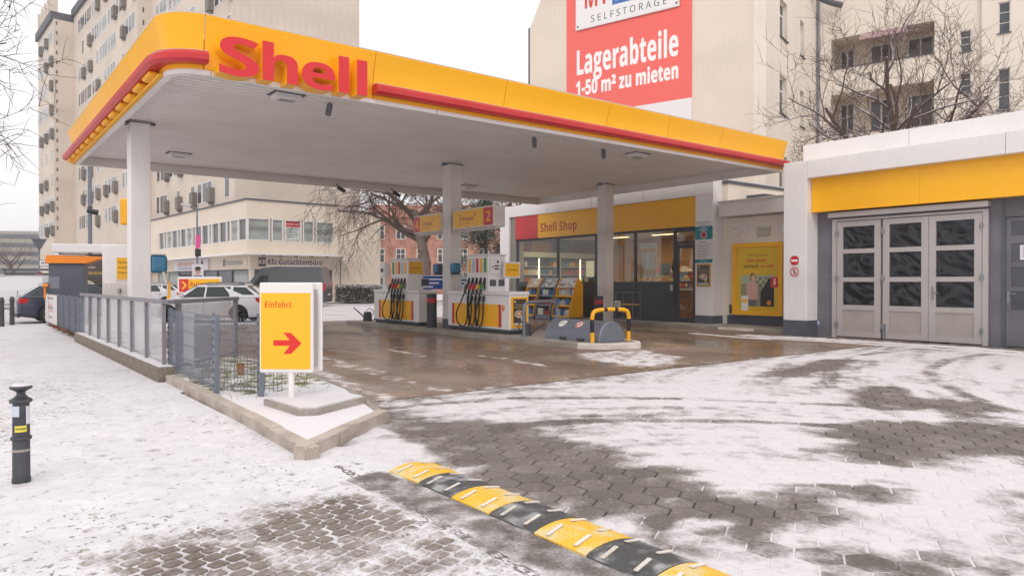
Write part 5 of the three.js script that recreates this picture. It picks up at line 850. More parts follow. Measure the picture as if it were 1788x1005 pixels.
// old cast iron bollard with stickers
{
  const t = thing('cast_iron_bollard', 'dark ornamental cast iron bollard with stickers on the snowy sidewalk', 'bollard', 0.39, 6.52, 0);
  part(t, 'shaft', lathe([[0, 0], [0.062, 0], [0.062, 0.03], [0.058, 0.04], [0.055, 0.585], [0.05, 0.6]], 32).translate(0.39, 0, -6.52), M.darkIron);
  part(t, 'ring', lathe([[0.056, 0.318], [0.066, 0.322], [0.07, 0.333], [0.066, 0.345], [0.056, 0.35]], 32).translate(0.39, 0, -6.52), M.darkIron); part(t, 'reflective_band', lathe([[0.0565, 0.235], [0.0588, 0.235], [0.0588, 0.253], [0.0565, 0.253]], 32).translate(0.39, 0, -6.52), M.concrete);
  part(t, 'head', lathe([[0.05, 0.595], [0.068, 0.6], [0.075, 0.612], [0.073, 0.622], [0.05, 0.637], [0.034, 0.65], [0.027, 0.668], [0.03, 0.682], [0.06, 0.698], [0.075, 0.708], [0.074, 0.716], [0.06, 0.728], [0.035, 0.738], [0, 0.742]], 32).translate(0.39, 0, -6.52), M.darkIron);
  part(t, 'snow_cap', lathe([[0.064, 0.726], [0.055, 0.735], [0.04, 0.742], [0.02, 0.744], [0, 0.746]], 24).translate(0.39, 0, -6.52), M.snow);
  const toCam = Math.atan2(-0.39, 6.52), wrap = (a0, a1, h0, h1, mat, nm) => { const g = new THREE.CylinderGeometry(0.0572, 0.0592, h1 - h0, 16, 1, true, a0, a1 - a0); g.translate(0.39, (h0 + h1) / 2, -6.52); const m = part(t, nm, g, mat); return m; };
  const ya = std({ roughness: 0.5, side: THREE.DoubleSide, map: canvas(128, 80, (x) => { x.fillStyle = '#e2d456'; x.fillRect(0, 0, 128, 80); x.fillStyle = '#4a4a20'; x.fillRect(10, 28, 108, 22); x.fillStyle = '#e2d456'; for (let k = 0; k < 9; k++) x.fillRect(18 + k * 11, 32, 4, 12); }) });
  wrap(toCam - 0.75, toCam + 0.65, 0.385, 0.432, ya, 'yellow_sticker'); wrap(toCam - 1.5, toCam - 0.2, 0.5, 0.578, std({ color: 0xc4cede, roughness: 0.5, side: THREE.DoubleSide }), 'pale_sticker'); wrap(toCam + 0.55, toCam + 1.3, 0.44, 0.575, std({ color: 0xd4d6dc, roughness: 0.5, side: THREE.DoubleSide }), 'pale_sticker');
}
// rubber speed bump across the entrance
{
  const t = thing('speed_bump', 'yellow and black rubber speed bump across the snowy yard entrance', 'speed bump', 2.92, 3.2, 0);
  const tread = gray((x, y) => { const a = Math.abs(((x * 12 + y * 12) % 1) - 0.5), b = Math.abs(((x * 12 - y * 12 + 24) % 1) - 0.5), z = (Math.floor(x * 12 + y * 12) + Math.floor(x * 12 - y * 12 + 24)) & 1; return (z ? a : b) < 0.16 ? 1 : 0.2; }, 256, 0.5);
  const snowy = (rgb, seed) => { const m = dtex(256, 256, (x, y) => { const f = pfbm(x * 6 + seed, y * 6, 6, 4), s = 0.12 + sstep(0.42, 0.8, f) * 0.55, g = (pvn(x * 128, y * 128, 128) - 0.5) * 16; return rgb.map(q => mix(q + g, 214, s)); }); m.repeat.set(1.4, 1.4); return m; };
  const yl = [1, 2].map(k => std({ map: snowy([246, 184, 30], k * 3), roughness: 0.55, bumpMap: tread, bumpScale: 0.004 })), bk = [1, 2].map(k => std({ map: snowy([58, 56, 58], k * 5), roughness: 0.7, bumpMap: tread, bumpScale: 0.004 }));
  const b = [5.08, 4.64, 4.19, 3.74, 3.29, 2.84, 2.39, 1.94, 1.49, 1.04, 0.59];
  const arc = o => o < 0 || o > 0.4 ? 0 : 0.010 + 0.036 * Math.pow(Math.sin(Math.PI * o / 0.4), 0.75);
  for (let i = 0; i + 1 < b.length; i++) {
    const pr = [[0, 0.001]]; for (let k = 0; k <= 14; k++) pr.push([k / 14 * 0.4, arc(k / 14 * 0.4)]); pr.push([0.4, 0.001]);
    const s = new THREE.Shape(pr.map(p => new THREE.Vector2(...p))), L = b[i] - b[i + 1] - 0.008, g = new THREE.ExtrudeGeometry(s, { depth: L, bevelEnabled: false }); g.translate(2.72, 0, -b[i] + 0.004);
    const m = part(t, 'bump_segment', triUV(toCreasedNormals(norm(g), 0.6)), (i % 2 ? bk : yl)[(i >> 1) % 2]);
    for (const [o, dv, a] of [[0.08, 0.1, 0.16], [0.09, 0.33, 0.16], [0.31, 0.06, 0.16], [0.32, 0.28, 0.16]]) {
      const r = new THREE.BoxGeometry(0.14, 0.006, 0.026), tan = Math.atan2(arc(o + 0.03) - arc(o - 0.03), 0.06); r.rotateY(a); r.rotateZ(tan); r.translate(2.72 + o, arc(o) + 0.004, -(b[i] - dv)); part(t, 'white_reflector', triUV(r), M.kerbWhite, m);
    }
  }
}
// ---------------------------------------------------------------- wash area and street furniture beyond the canopy
{
  const [u, v] = at(119, 25), t = thing('vacuum_station', 'dark grey vacuum station with slanted orange roof', 'vacuum station', u, v, 0); t.rotation.y = -0.25;
  mesh('body', lbox(-0.52, 0.52, 0, 2.15, -0.5, 0.45, 0.02), M.greyBlue, t); const s = new THREE.Shape([[-0.6, 2.16], [0.58, 2.16], [1.1, 2.36], [1.07, 2.4], [-0.58, 2.42]].map(p => new THREE.Vector2(...p))), g = new THREE.ExtrudeGeometry(s, { depth: 1.1, bevelEnabled: false }); g.translate(0, 0, -0.55); mesh('orange_roof', triUV(g), M.orange, t); mesh('hose_arm', [cyl(0.03, 0.03, 0.5, 8).translate(-0.6, 1.2, 0.6), lbox(-0.66, -0.5, 1.36, 1.46, 0.5, 0.68, 0.02)], M.orange, t); mesh('roof_snow', lbox(-0.56, 0.56, 2.422, 2.445, -0.52, 0.52, 0.01), M.snow, t); mesh('label_plate', lbox(-0.5, -0.2, 1.3, 1.7, 0.45, 0.456), M.galv, t);
  const [pu, pv] = at(150, 29), p = thing('poster_gantry', 'white gantry holding a large brown coffee poster', 'poster stand', pu, pv, 0); p.rotation.y = -0.45;
  mesh('post', lbox(-1.15, -0.95, 0, 3.05, -0.15, 0.15, 0.02), M.white, p); mesh('post', lbox(0.8, 1.1, 0, 3.05, -0.15, 0.15, 0.02), M.white, p); mesh('beam', lbox(-1.2, 1.15, 2.7, 3.05, -0.2, 0.2, 0.04), M.whiteClean, p);
  const pg = lbox(-0.94, 0.6, 0.2, 2.66, -0.02, 0.03), pp = pg.attributes.position, uv = pg.attributes.uv; for (let i = 0; i < pp.count; i++) uv.setXY(i, clamp((pp.getX(i) + 0.94) / 1.54, 0, 1), clamp((pp.getY(i) - 0.2) / 2.46, 0, 1));
  mesh('poster', pg, posterMat, p); mesh('cream_edge', lbox(0.61, 0.79, 0.1, 2.7, -0.05, 0.05), std({ color: 0xd8ccb0, roughness: 0.6 }), p);
  const [cu, cv] = at(212, 24), c = thing('wash_terminal', 'white wash terminal cabinet with yellow price board', 'terminal', cu, cv, 0); c.rotation.y = -0.5;
  mesh('cabinet', lbox(-0.5, 0.6, 0, 2.75, -0.4, 0.3, 0.03), M.white, c); mesh('price_board', lbox(-0.08, 0.5, 1.56, 2.36, 0.3, 0.33, 0.008), M.whiteClean, c);
  const bg = lbox(-0.04, 0.46, 1.6, 2.32, 0.33, 0.336), bp = bg.attributes.position, buv = bg.attributes.uv; for (let i = 0; i < bp.count; i++) buv.setXY(i, clamp((bp.getX(i) + 0.04) / 0.5, 0, 1), clamp((bp.getY(i) - 1.6) / 0.72, 0, 1));
  mesh('price_print', bg, std({ roughness: 0.5, map: canvas(128, 184, (x) => { x.fillStyle = '#f2b41c'; x.fillRect(0, 0, 128, 184); x.fillStyle = '#5a4410'; x.font = 'bold 22px sans-serif'; x.fillText('Wasser', 14, 46); x.fillText('Dampf', 14, 90); x.fillText('Schaum', 14, 134); }) }), c); mesh('basin', [lbox(-0.45, 0.55, 0.7, 1.5, 0.3, 0.34, 0.01)], M.dirtyWhite, c); mesh('tap', [lbox(0.02, 0.1, 1.15, 1.3, 0.34, 0.42, 0.01)], M.steel, c);
  const [lu, lv] = at(157, 30), l = thing('lamp_post', 'slim blue-grey steel pole beside the wash area', 'lamp post', lu, lv, 0); part(l, 'pole', rod(W(lu, lv, 0), W(lu, lv, 6.3), 0.085, 0.075, 14), M.galv); for (const h of [3, 4.6]) part(l, 'clamp', rod(W(lu, lv, h), W(lu, lv, h + 0.06), 0.1, 0.1), M.plinth); part(l, 'camera_pod', [rod(W(lu - 0.1, lv, 4.5), W(lu + 0.28, lv - 0.1, 4.42), 0.09, 0.12, 12)], M.black);
  const [yu, yv] = at(226, 30), y = thing('price_pylon', 'yellow panel of a price pylon seen behind the street side column', 'pylon sign', yu, yv, 0); y.rotation.y = -0.5; mesh('panel', lbox(-0.35, 0.5, 3.9, 5.0, -0.12, 0.12, 0.08), M.yellow, y); mesh('pole', lbox(0.2, 0.42, 0, 3.9, -0.08, 0.08, 0.01), M.white, y);
  const [bu, bv] = at(294, 36); one('yellow_post', 'plain yellow steel post behind the white estate car', 'post', rod(W(bu, bv, 0), W(bu, bv, 1.55), 0.09, 0.09, 14), M.yellowMatt, bu, bv);
  const [au, av] = at(350, 40), a = thing('wash_sign', 'yellow and red car wash sign board behind the white estate car', 'sign', au, av, 0); a.rotation.y = -0.62;
  mesh('case', lbox(-1.25, 1.15, 0.9, 1.82, -0.08, 0.08, 0.04), M.whiteClean, a); const ag = lbox(-1.15, 1.1, 0.98, 1.7, 0.08, 0.086), ap = ag.attributes.position, auv = ag.attributes.uv; for (let i = 0; i < ap.count; i++) auv.setXY(i, clamp((ap.getX(i) + 1.15) / 2.25, 0, 1), clamp((ap.getY(i) - 0.98) / 0.72, 0, 1));
  mesh('sign_face', ag, std({ roughness: 0.4, map: canvas(512, 164, (x) => { x.fillStyle = '#f5b81e'; x.fillRect(0, 0, 512, 164); x.fillStyle = '#d83224'; x.fillRect(0, 0, 118, 164); x.strokeStyle = '#f8c83a'; x.lineWidth = 20; x.beginPath(); x.moveTo(40, 34); x.lineTo(84, 80); x.lineTo(40, 128); x.stroke(); x.fillStyle = '#a83418'; x.font = 'bold 74px sans-serif'; x.fillText('Autowäsche', 132, 92); }) }), a); mesh('leg', lbox(-1, -0.9, 0, 0.9, -0.05, 0.05), M.galv, a); mesh('leg', lbox(0.8, 0.9, 0, 0.9, -0.05, 0.05), M.galv, a);
}
{ // street lamp with hung placards, street name pole, posts
  const [u, v] = at(344, 47), t = thing('street_lamp', 'grey street lamp with pink and white placards before the corner offices', 'street lamp', u, v, 0);
  part(t, 'pole', rod(W(u, v, 0), W(u, v, 6.4), 0.075, 0.055, 12), M.galv); const a = [u - RGT[0] * 0.55, v - RGT[1] * 0.55]; part(t, 'arm', rod(W(u, v, 6.35), W(a[0], a[1], 6.55), 0.04), M.galv); part(t, 'head', rod(W(a[0] + RGT[0] * 0.15, a[1] + RGT[1] * 0.15, 6.5), W(a[0] - RGT[0] * 0.5, a[1] - RGT[1] * 0.5, 6.62), 0.11, 0.07, 10), M.alu);
  part(t, 'placard', box(u - 0.13, u + 0.17, 3.75, 4.6, v - 0.14, v - 0.1), std({ color: 0xe0529c, roughness: 0.5 })); part(t, 'placard', box(u - 0.16, u + 0.2, 3.2, 3.7, v - 0.14, v - 0.1), M.black); part(t, 'placard', plate(u - 0.36, u + 0.36, 1.7, 2.7, v - 0.16, v - 0.12, 'v'), std({ roughness: 0.6, map: canvas(64, 96, (x) => { x.fillStyle = '#d8d4d8'; x.fillRect(0, 0, 64, 96); x.fillStyle = '#c39a84'; x.beginPath(); x.ellipse(32, 44, 15, 22, 0, 0, 7); x.fill(); x.fillStyle = '#3c302a'; x.beginPath(); x.ellipse(32, 28, 17, 13, 0, 0, 7); x.fill(); x.fillStyle = '#6a7486'; x.fillRect(8, 70, 48, 26); }) }));
  const [su, sv] = at(68, 46), s = thing('street_name_pole', 'grey pole with white street name plate and back of a triangular sign', 'sign post', su, sv, 0);
  part(s, 'pole', rod(W(su, sv, 0), W(su, sv, 4.4), 0.05, 0.05, 10), M.galv); const nm = plate(0, 1.5, 0, 0.4, -0.02, 0.02, 'v'); nm.rotateY(-0.66); nm.translate(su, 2.55, -sv); part(s, 'name_plate', nm, std({ roughness: 0.5, map: canvas(256, 68, (x) => { x.fillStyle = '#e4e2e4'; x.fillRect(0, 0, 256, 68); x.strokeStyle = '#333'; x.lineWidth = 6; x.strokeRect(3, 3, 250, 62); x.fillStyle = '#333'; for (let k = 0; k < 11; k++) x.fillRect(24 + k * 19, 22, 11, 24); }) }));
  const tri = new THREE.ExtrudeGeometry(new THREE.Shape([new THREE.Vector2(-0.45, 0.8), new THREE.Vector2(0.45, 0.8), new THREE.Vector2(0, 0)]), { depth: 0.02, bevelEnabled: false }); tri.rotateY(-0.3); tri.translate(su, 3.5, -sv + 0.08); part(s, 'triangle_sign', triUV(tri), M.slate); const no = rod(W(su - 0.02, sv - 0.1, 1.9), W(su - 0.02, sv - 0.14, 1.9), 0.3, 0.3, 18); part(s, 'round_sign', no, std({ color: 0x7c5260, roughness: 0.5 })); part(s, 'small_plate', box(su - 0.28, su + 0.3, 1.2, 1.5, sv - 0.12, sv - 0.1), std({ color: 0xd8c0bc, roughness: 0.5 }));
  for (const [px, py, l] of [[567, 527, 'thin grey street post beside the dark van'], [601, 525, 'thin grey street post in front of the hedge'], [633, 527, 'thin grey street post at the open end of the hedge']]) { const [pu, pv] = gpx(px, py); one('street_post', l, 'post', [lathe([[0, 0], [0.07, 0], [0.07, 0.98], [0.05, 1.04], [0, 1.06]], 12).translate(pu, -0.03, -pv)], M.galv, pu, pv, -0.03, 'street posts along the kerb'); }
  for (const [px, py] of [[20, 567], [2, 570]]) { const [pu, pv] = gpx(px, py); one('street_post', px > 10 ? 'dark street bollard behind the dark blue car' : 'dark street bollard at the open sidewalk end', 'post', [lathe([[0, 0], [0.08, 0], [0.07, 0.85], [0.09, 0.88], [0.05, 1.0], [0, 1.02]], 12).translate(pu, -0.01, -pv)], M.darkIron, pu, pv, 0, 'street posts along the kerb'); }
  const [hu, hv] = at(55, 75), h = thing('bus_shelter', 'flat roofed dark bus shelter at the far corner', 'bus shelter', hu, hv, 0); part(h, 'roof', box(hu - 2.6, hu + 2.6, 2.75, 2.95, hv - 0.9, hv + 0.9), M.slate); for (const o of [-2.3, 2.3]) part(h, 'post', box(hu + o - 0.06, hu + o + 0.06, 0, 2.75, hv - 0.06, hv + 0.06), M.slate); part(h, 'glass_back', box(hu - 2.2, hu + 2.2, 0.3, 2.5, hv + 0.5, hv + 0.52), M.paneDark);
  const kb = structGroup('street_kerb'); for (let k = 0; k < 30; k++) { const [a0, b0] = [23 + k * 1.0, 49.4 + k * 0]; mesh('kerb_stone', box(14.5 + k, 15.49 + k, -0.05, 0.07, 48.3, 48.5), M.concrete, kb); }
  mesh('pavement', box(14.5, 60, -0.05, 0.065, 48.51, 75), M.snow, kb);
  for (const [px, d, w, hh, l, cols] of [[757, 30, 1.35, 0.55, 'blue advertising banner hanging behind the island column', ['#2c52a4', '#dfe4f0']], [807, 29, 0.5, 0.5, 'striped blue and white placard behind the island column', ['#e0e4ec', '#2a3c78']]]) { const [bu, bv] = at(px, d), t2 = thing('banner', l, 'banner', bu, bv, 0); t2.rotation.y = -0.66; mesh('post', lbox(-w / 2, -w / 2 + 0.05, 0, 1.8, -0.03, 0.03), M.galv, t2); mesh('post', lbox(w / 2 - 0.05, w / 2, 0, 1.8, -0.03, 0.03), M.galv, t2); const g = lbox(-w / 2, w / 2, 1.22, 1.22 + hh, 0.03, 0.045), p = g.attributes.position, uv = g.attributes.uv; for (let i = 0; i < p.count; i++) uv.setXY(i, clamp(p.getX(i) / w + 0.5, 0, 1), clamp((p.getY(i) - 1.22) / hh, 0, 1)); mesh('cloth', g, std({ roughness: 0.7, map: canvas(128, 64, (x) => { x.fillStyle = cols[0]; x.fillRect(0, 0, 128, 64); x.fillStyle = cols[1]; for (let k = 0; k < 3; k++) x.fillRect(10, 12 + k * 18, 100 - k * 24, 8); }) }), t2); mesh('snow_cap', lbox(-w / 2, w / 2, 1.22 + hh, 1.25 + hh, 0, 0.06), M.snow, t2); }
}
// ---------------------------------------------------------------- vehicles (local frame: x forward, y up, z to the right)
function loft(rings) {                                  // closed rings of equal length, capped
  const pos = [], n = rings[0].length, T = (a, b, c) => pos.push(...a, ...b, ...c);
  for (let i = 0; i + 1 < rings.length; i++) for (let k = 0; k < n; k++) { const l = (k + 1) % n; T(rings[i][k], rings[i + 1][k], rings[i][l]); T(rings[i][l], rings[i + 1][k], rings[i + 1][l]); }
  for (const [r, f] of [[rings[0], 0], [rings[rings.length - 1], 1]]) { const c = [0, 1, 2].map(q => r.reduce((s, p) => s + p[q], 0) / n); for (let k = 0; k < n; k++) { const l = (k + 1) % n; f ? T(c, r[l], r[k]) : T(c, r[k], r[l]); } }
  const g = new THREE.BufferGeometry(); g.setAttribute('position', new THREE.Float32BufferAttribute(pos, 3)); g.setAttribute('uv', new THREE.Float32BufferAttribute(new Float32Array(pos.length / 3 * 2), 2)); g.computeVertexNormals(); return g;
}
const spokeRim = (() => { const g = [lathe([[0.0, 0.03], [0.06, 0.035], [0.07, 0.02]], 16), lathe([[0.19, -0.06], [0.215, 0.0], [0.222, 0.02], [0.205, 0.02], [0.19, -0.06]], 28)]; for (let k = 0; k < 5; k++) for (const o of [-0.14, 0.14]) { const b = new THREE.BoxGeometry(0.16, 0.022, 0.022); b.translate(0.13, 0.015, 0); b.rotateY(k * 1.2566 + o); g.push(triUV(b)); } const m = mergeGeometries(g.map(norm)); m.rotateX(Math.PI / 2); return m; })();
const tyreGeo = (() => { const g = lathe([[0.21, -0.1], [0.29, -0.105], [0.325, -0.08], [0.33, 0], [0.325, 0.08], [0.29, 0.105], [0.21, 0.1]], 32); g.rotateX(Math.PI / 2); return g; })();
const wellGeo = (() => { const g = cyl(0.21, 0.21, 0.12, 24); g.rotateX(Math.PI / 2); return norm(g); })();
function vehicle(name, label, category, u, v, head, s) {
  const t = thing(name, label, category, u, v, -0.02, s.group); t.rotation.y = head;
  const paint = new THREE.MeshPhysicalMaterial({ color: s.color, roughness: 0.35, clearcoat: 0.8, clearcoatRoughness: 0.08, metalness: 0.1 });
  const rings = s.body.map(([x, w, yb, yt, sh]) => { const q = [[yb, 0.86], [yb + 0.1, 0.97], [mix(yb, yt, 0.45), 1], [mix(yb, yt, 0.72), 0.985], [yt - 0.05, sh ?? 0.95], [yt, (sh ?? 0.95) - 0.06]], L = q.map(([y, k]) => [x, y, w * k]), R = q.map(([y, k]) => [x, y, -w * k]).reverse(); return [...L, ...R]; });
  let body = loft(rings); const ev = new Evaluator(); ev.attributes = ['position', 'normal', 'uv']; ev.useGroups = false;
  let br = new Brush(body); br.updateMatrixWorld();
  for (const x of s.axles) { const c = cyl(s.arch, s.arch, 3, 28); c.rotateX(Math.PI / 2); c.translate(x, s.wr, 0); const b = new Brush(c); b.updateMatrixWorld(); br = ev.evaluate(br, b, SUBTRACTION); }
  body = toCreasedNormals(norm(br.geometry), 0.55); mesh('body', triUV(body), paint, t);
  mesh('underbody', [lbox(s.axles[1] - 0.5, s.axles[0] + 0.5, s.clear ?? 0.2, s.wr + 0.25, -s.hw * 0.72, s.hw * 0.72)], M.black, t);
  // cabin: belt outline and roof outline
  const [A, B, C, D] = s.cab, P = (p, w) => [p[0], p[1], w], wb = s.wb, wr = s.wrf, arcp = (p, w, n = 5) => { const o = []; for (let k = 0; k <= n; k++) { const q = k / n * 2 - 1; o.push([p[0], p[1] + s.crown * (1 - q * q), w * q]); } return o; };
  const cabRing = (bot, top, wB, wT) => [P(bot, -wB), ...arcp(top, wT), P(bot, wB)];
  const dy = -0.03, cg = loft([cabRing([A[0], A[1] + dy], [A[0] - 0.001, A[1] + 0.005], wb, wb * 0.97), cabRing([B[0], A[1] + dy], B, wb, wr), cabRing([mix(B[0], C[0], 0.5), mix(A[1], D[1], 0.5) + dy], [mix(B[0], C[0], 0.5), Math.max(B[1], C[1]) + 0.015], wb, wr), cabRing([C[0], D[1] + dy], C, wb, wr * 0.97), cabRing([D[0], D[1] + dy], [D[0] - 0.001, D[1] + 0.005], wb, wb * 0.95)]);
  mesh('cabin', triUV(toCreasedNormals(norm(cg), 0.5)), paint, t);
  // side glazing lies on the cabin flank
  const flank = (x, y, sd) => { const lo = A[1], hi = B[1], k = clamp((y - lo) / (hi - lo), 0, 1); return [x, y, sd * (mix(wb, wr, k) + 0.009)]; };
  for (const sd of [-1, 1]) for (const q of s.glass) { const pts = q.map(([x, y]) => flank(x, y, sd)), pos = []; for (let k = 1; k + 1 < pts.length; k++) sd > 0 ? pos.push(...pts[0], ...pts[k + 1], ...pts[k]) : pos.push(...pts[0], ...pts[k], ...pts[k + 1]); const inner = pts.map(p => [p[0], p[1], p[2] - sd * 0.03]); for (let k = 0; k < pts.length; k++) { const l = (k + 1) % pts.length; pos.push(...pts[k], ...pts[l], ...inner[k], ...pts[l], ...inner[l], ...inner[k]); } const g = new THREE.BufferGeometry(); g.setAttribute('position', new THREE.Float32BufferAttribute(pos, 3)); g.computeVertexNormals(); mesh('window', g, M.carGlass, t); }
  const screen = (a, b, wa, wb2, off, nm) => { const nx = b[1] - a[1], ny = -(b[0] - a[0]), l = Math.hypot(nx, ny) * (off > 0 ? 1 : -1), ox = nx / l * 0.014, oy = Math.abs(ny / l) * 0.014, k0 = 0.08, k1 = 0.93, q = (k, w) => [mix(a[0], b[0], k) + ox, mix(a[1], b[1], k) + oy + s.crown * k * 0.8, w], p = [q(k0, -wa), q(k0, wa), q(k1, wb2), q(k1, -wb2)], pos = off > 0 ? [...p[0], ...p[2], ...p[1], ...p[0], ...p[3], ...p[2]] : [...p[0], ...p[1], ...p[2], ...p[0], ...p[2], ...p[3]]; const g = new THREE.BufferGeometry(); g.setAttribute('position', new THREE.Float32BufferAttribute(pos, 3)); g.computeVertexNormals(); mesh(nm, g, M.carGlass, t); };
  screen(A, B, wb * 0.88, wr * 0.9, 1, 'windscreen'); if (s.rearGlass) screen(D, C, wb * 0.86, wr * 0.86, -1, 'rear_window');
  for (const x of s.axles) for (const sd of [-1, 1]) { const w = mesh('wheel', tyreGeo.clone().scale(s.wr / 0.33, s.wr / 0.33, 1), M.rubber, t); w.position.set(x, s.wr, sd * (s.hw - 0.12)); const r = mesh('rim', spokeRim.clone().scale(s.wr / 0.33, s.wr / 0.33, sd), M.alu, w); r.position.z = sd * 0.075; mesh('brake_disc', wellGeo.clone().scale(s.wr / 0.33, s.wr / 0.33, 1), M.plinth, w); }
  for (const sd of [-1, 1]) {
    for (const [nm, x0, x1, y0, y1, w, mt] of s.lamps) mesh(nm, lbox(x0, x1, y0, y1, sd * w - 0.1, sd * w + 0.1, 0.03), mt, t);
    for (const [x, y] of s.handles) mesh('door_handle', lbox(x - 0.1, x + 0.1, y - 0.015, y + 0.015, sd * s.hw * 0.985 - 0.02, sd * s.hw * 0.985 + 0.02, 0.01), paint, t);
    mesh('mirror', [lbox(s.mir[0] - 0.07, s.mir[0] + 0.09, s.mir[1], s.mir[1] + 0.14, sd * (s.hw + 0.03), sd * (s.hw + 0.22), 0.04)], paint, t);
    if (s.rails) mesh('roof_rail', tube([[s.rails[0], 0.0], [s.rails[0] - 0.12, 0.05], [s.rails[1] + 0.12, 0.05], [s.rails[1], 0]].map(([x, o]) => new THREE.Vector3(x, s.rails[2] + o, sd * wr * 0.86)), 0.014, 20, 6), M.black, t);
    mesh('door_seam', s.seams.map(x => lbox(x - 0.004, x + 0.004, (s.clear ?? 0.2) + 0.15, A[1] - 0.03, sd * s.hw * 0.99 - 0.012, sd * s.hw * 0.99 + 0.012)), M.black, t);
  }
  mesh('number_plate', lbox(s.plate[0] - 0.015, s.plate[0] + 0.015, s.plate[1], s.plate[1] + 0.11, -0.26, 0.26), M.whiteClean, t); mesh('bumper_trim', [lbox(s.body[0][0] - 0.01, s.body[0][0] + 0.1, (s.clear ?? 0.2) + 0.05, (s.clear ?? 0.2) + 0.2, -s.hw * 0.8, s.hw * 0.8, 0.02)], M.black, t);
  if (s.snow) mesh('roof_snow', s.snow.map(([x0, x1, y, w]) => lbox(x0, x1, y, y + 0.045, -w, w, 0.02)), M.snow, t);
  return t;
}
const headL = Math.atan2(-RGT[1], -RGT[0]);             // nose to the left of the view
const estate = (color, o = {}) => ({ color, hw: 0.9, wr: 0.325, arch: 0.37, axles: [1.33, -1.35], clear: 0.18, wb: 0.85, wrf: 0.6, crown: 0.05,
  body: [[-2.33, 0.72, 0.36, 0.86, 0.93], [-2.26, 0.82, 0.26, 0.99, 0.93], [-1.9, 0.88, 0.2, 1.0], [-1.0, 0.9, 0.18, 0.98], [0.3, 0.9, 0.18, 0.95], [1.0, 0.9, 0.18, 0.93], [1.6, 0.87, 0.2, 0.86, 0.9], [2.1, 0.8, 0.24, 0.76, 0.88], [2.3, 0.66, 0.3, 0.64, 0.86]],
  cab: [[1.15, 0.93], [0.3, 1.4], [-1.5, 1.4], [-2.2, 0.99]], glass: [[[0.78, 0.97], [-0.02, 0.97], [-0.02, 1.35], [0.3, 1.36]], [[-0.1, 0.97], [-1.0, 0.98], [-0.98, 1.36], [-0.08, 1.36]], [[-1.1, 0.99], [-1.95, 1.04], [-1.55, 1.34], [-1.08, 1.36]]],
  lamps: [['tail_lamp', -2.3, -1.98, 0.74, 0.94, 0.74, M.tailRed], ['head_lamp', 1.95, 2.2, 0.58, 0.7, 0.66, M.alu]], handles: [[-0.0, 0.86], [-0.95, 0.87]], mir: [0.72, 0.95], rails: [0.2, -1.5, 1.44], seams: [0.85, -0.05, -1.02], plate: [-2.33, 0.6], rearGlass: true, ...o });
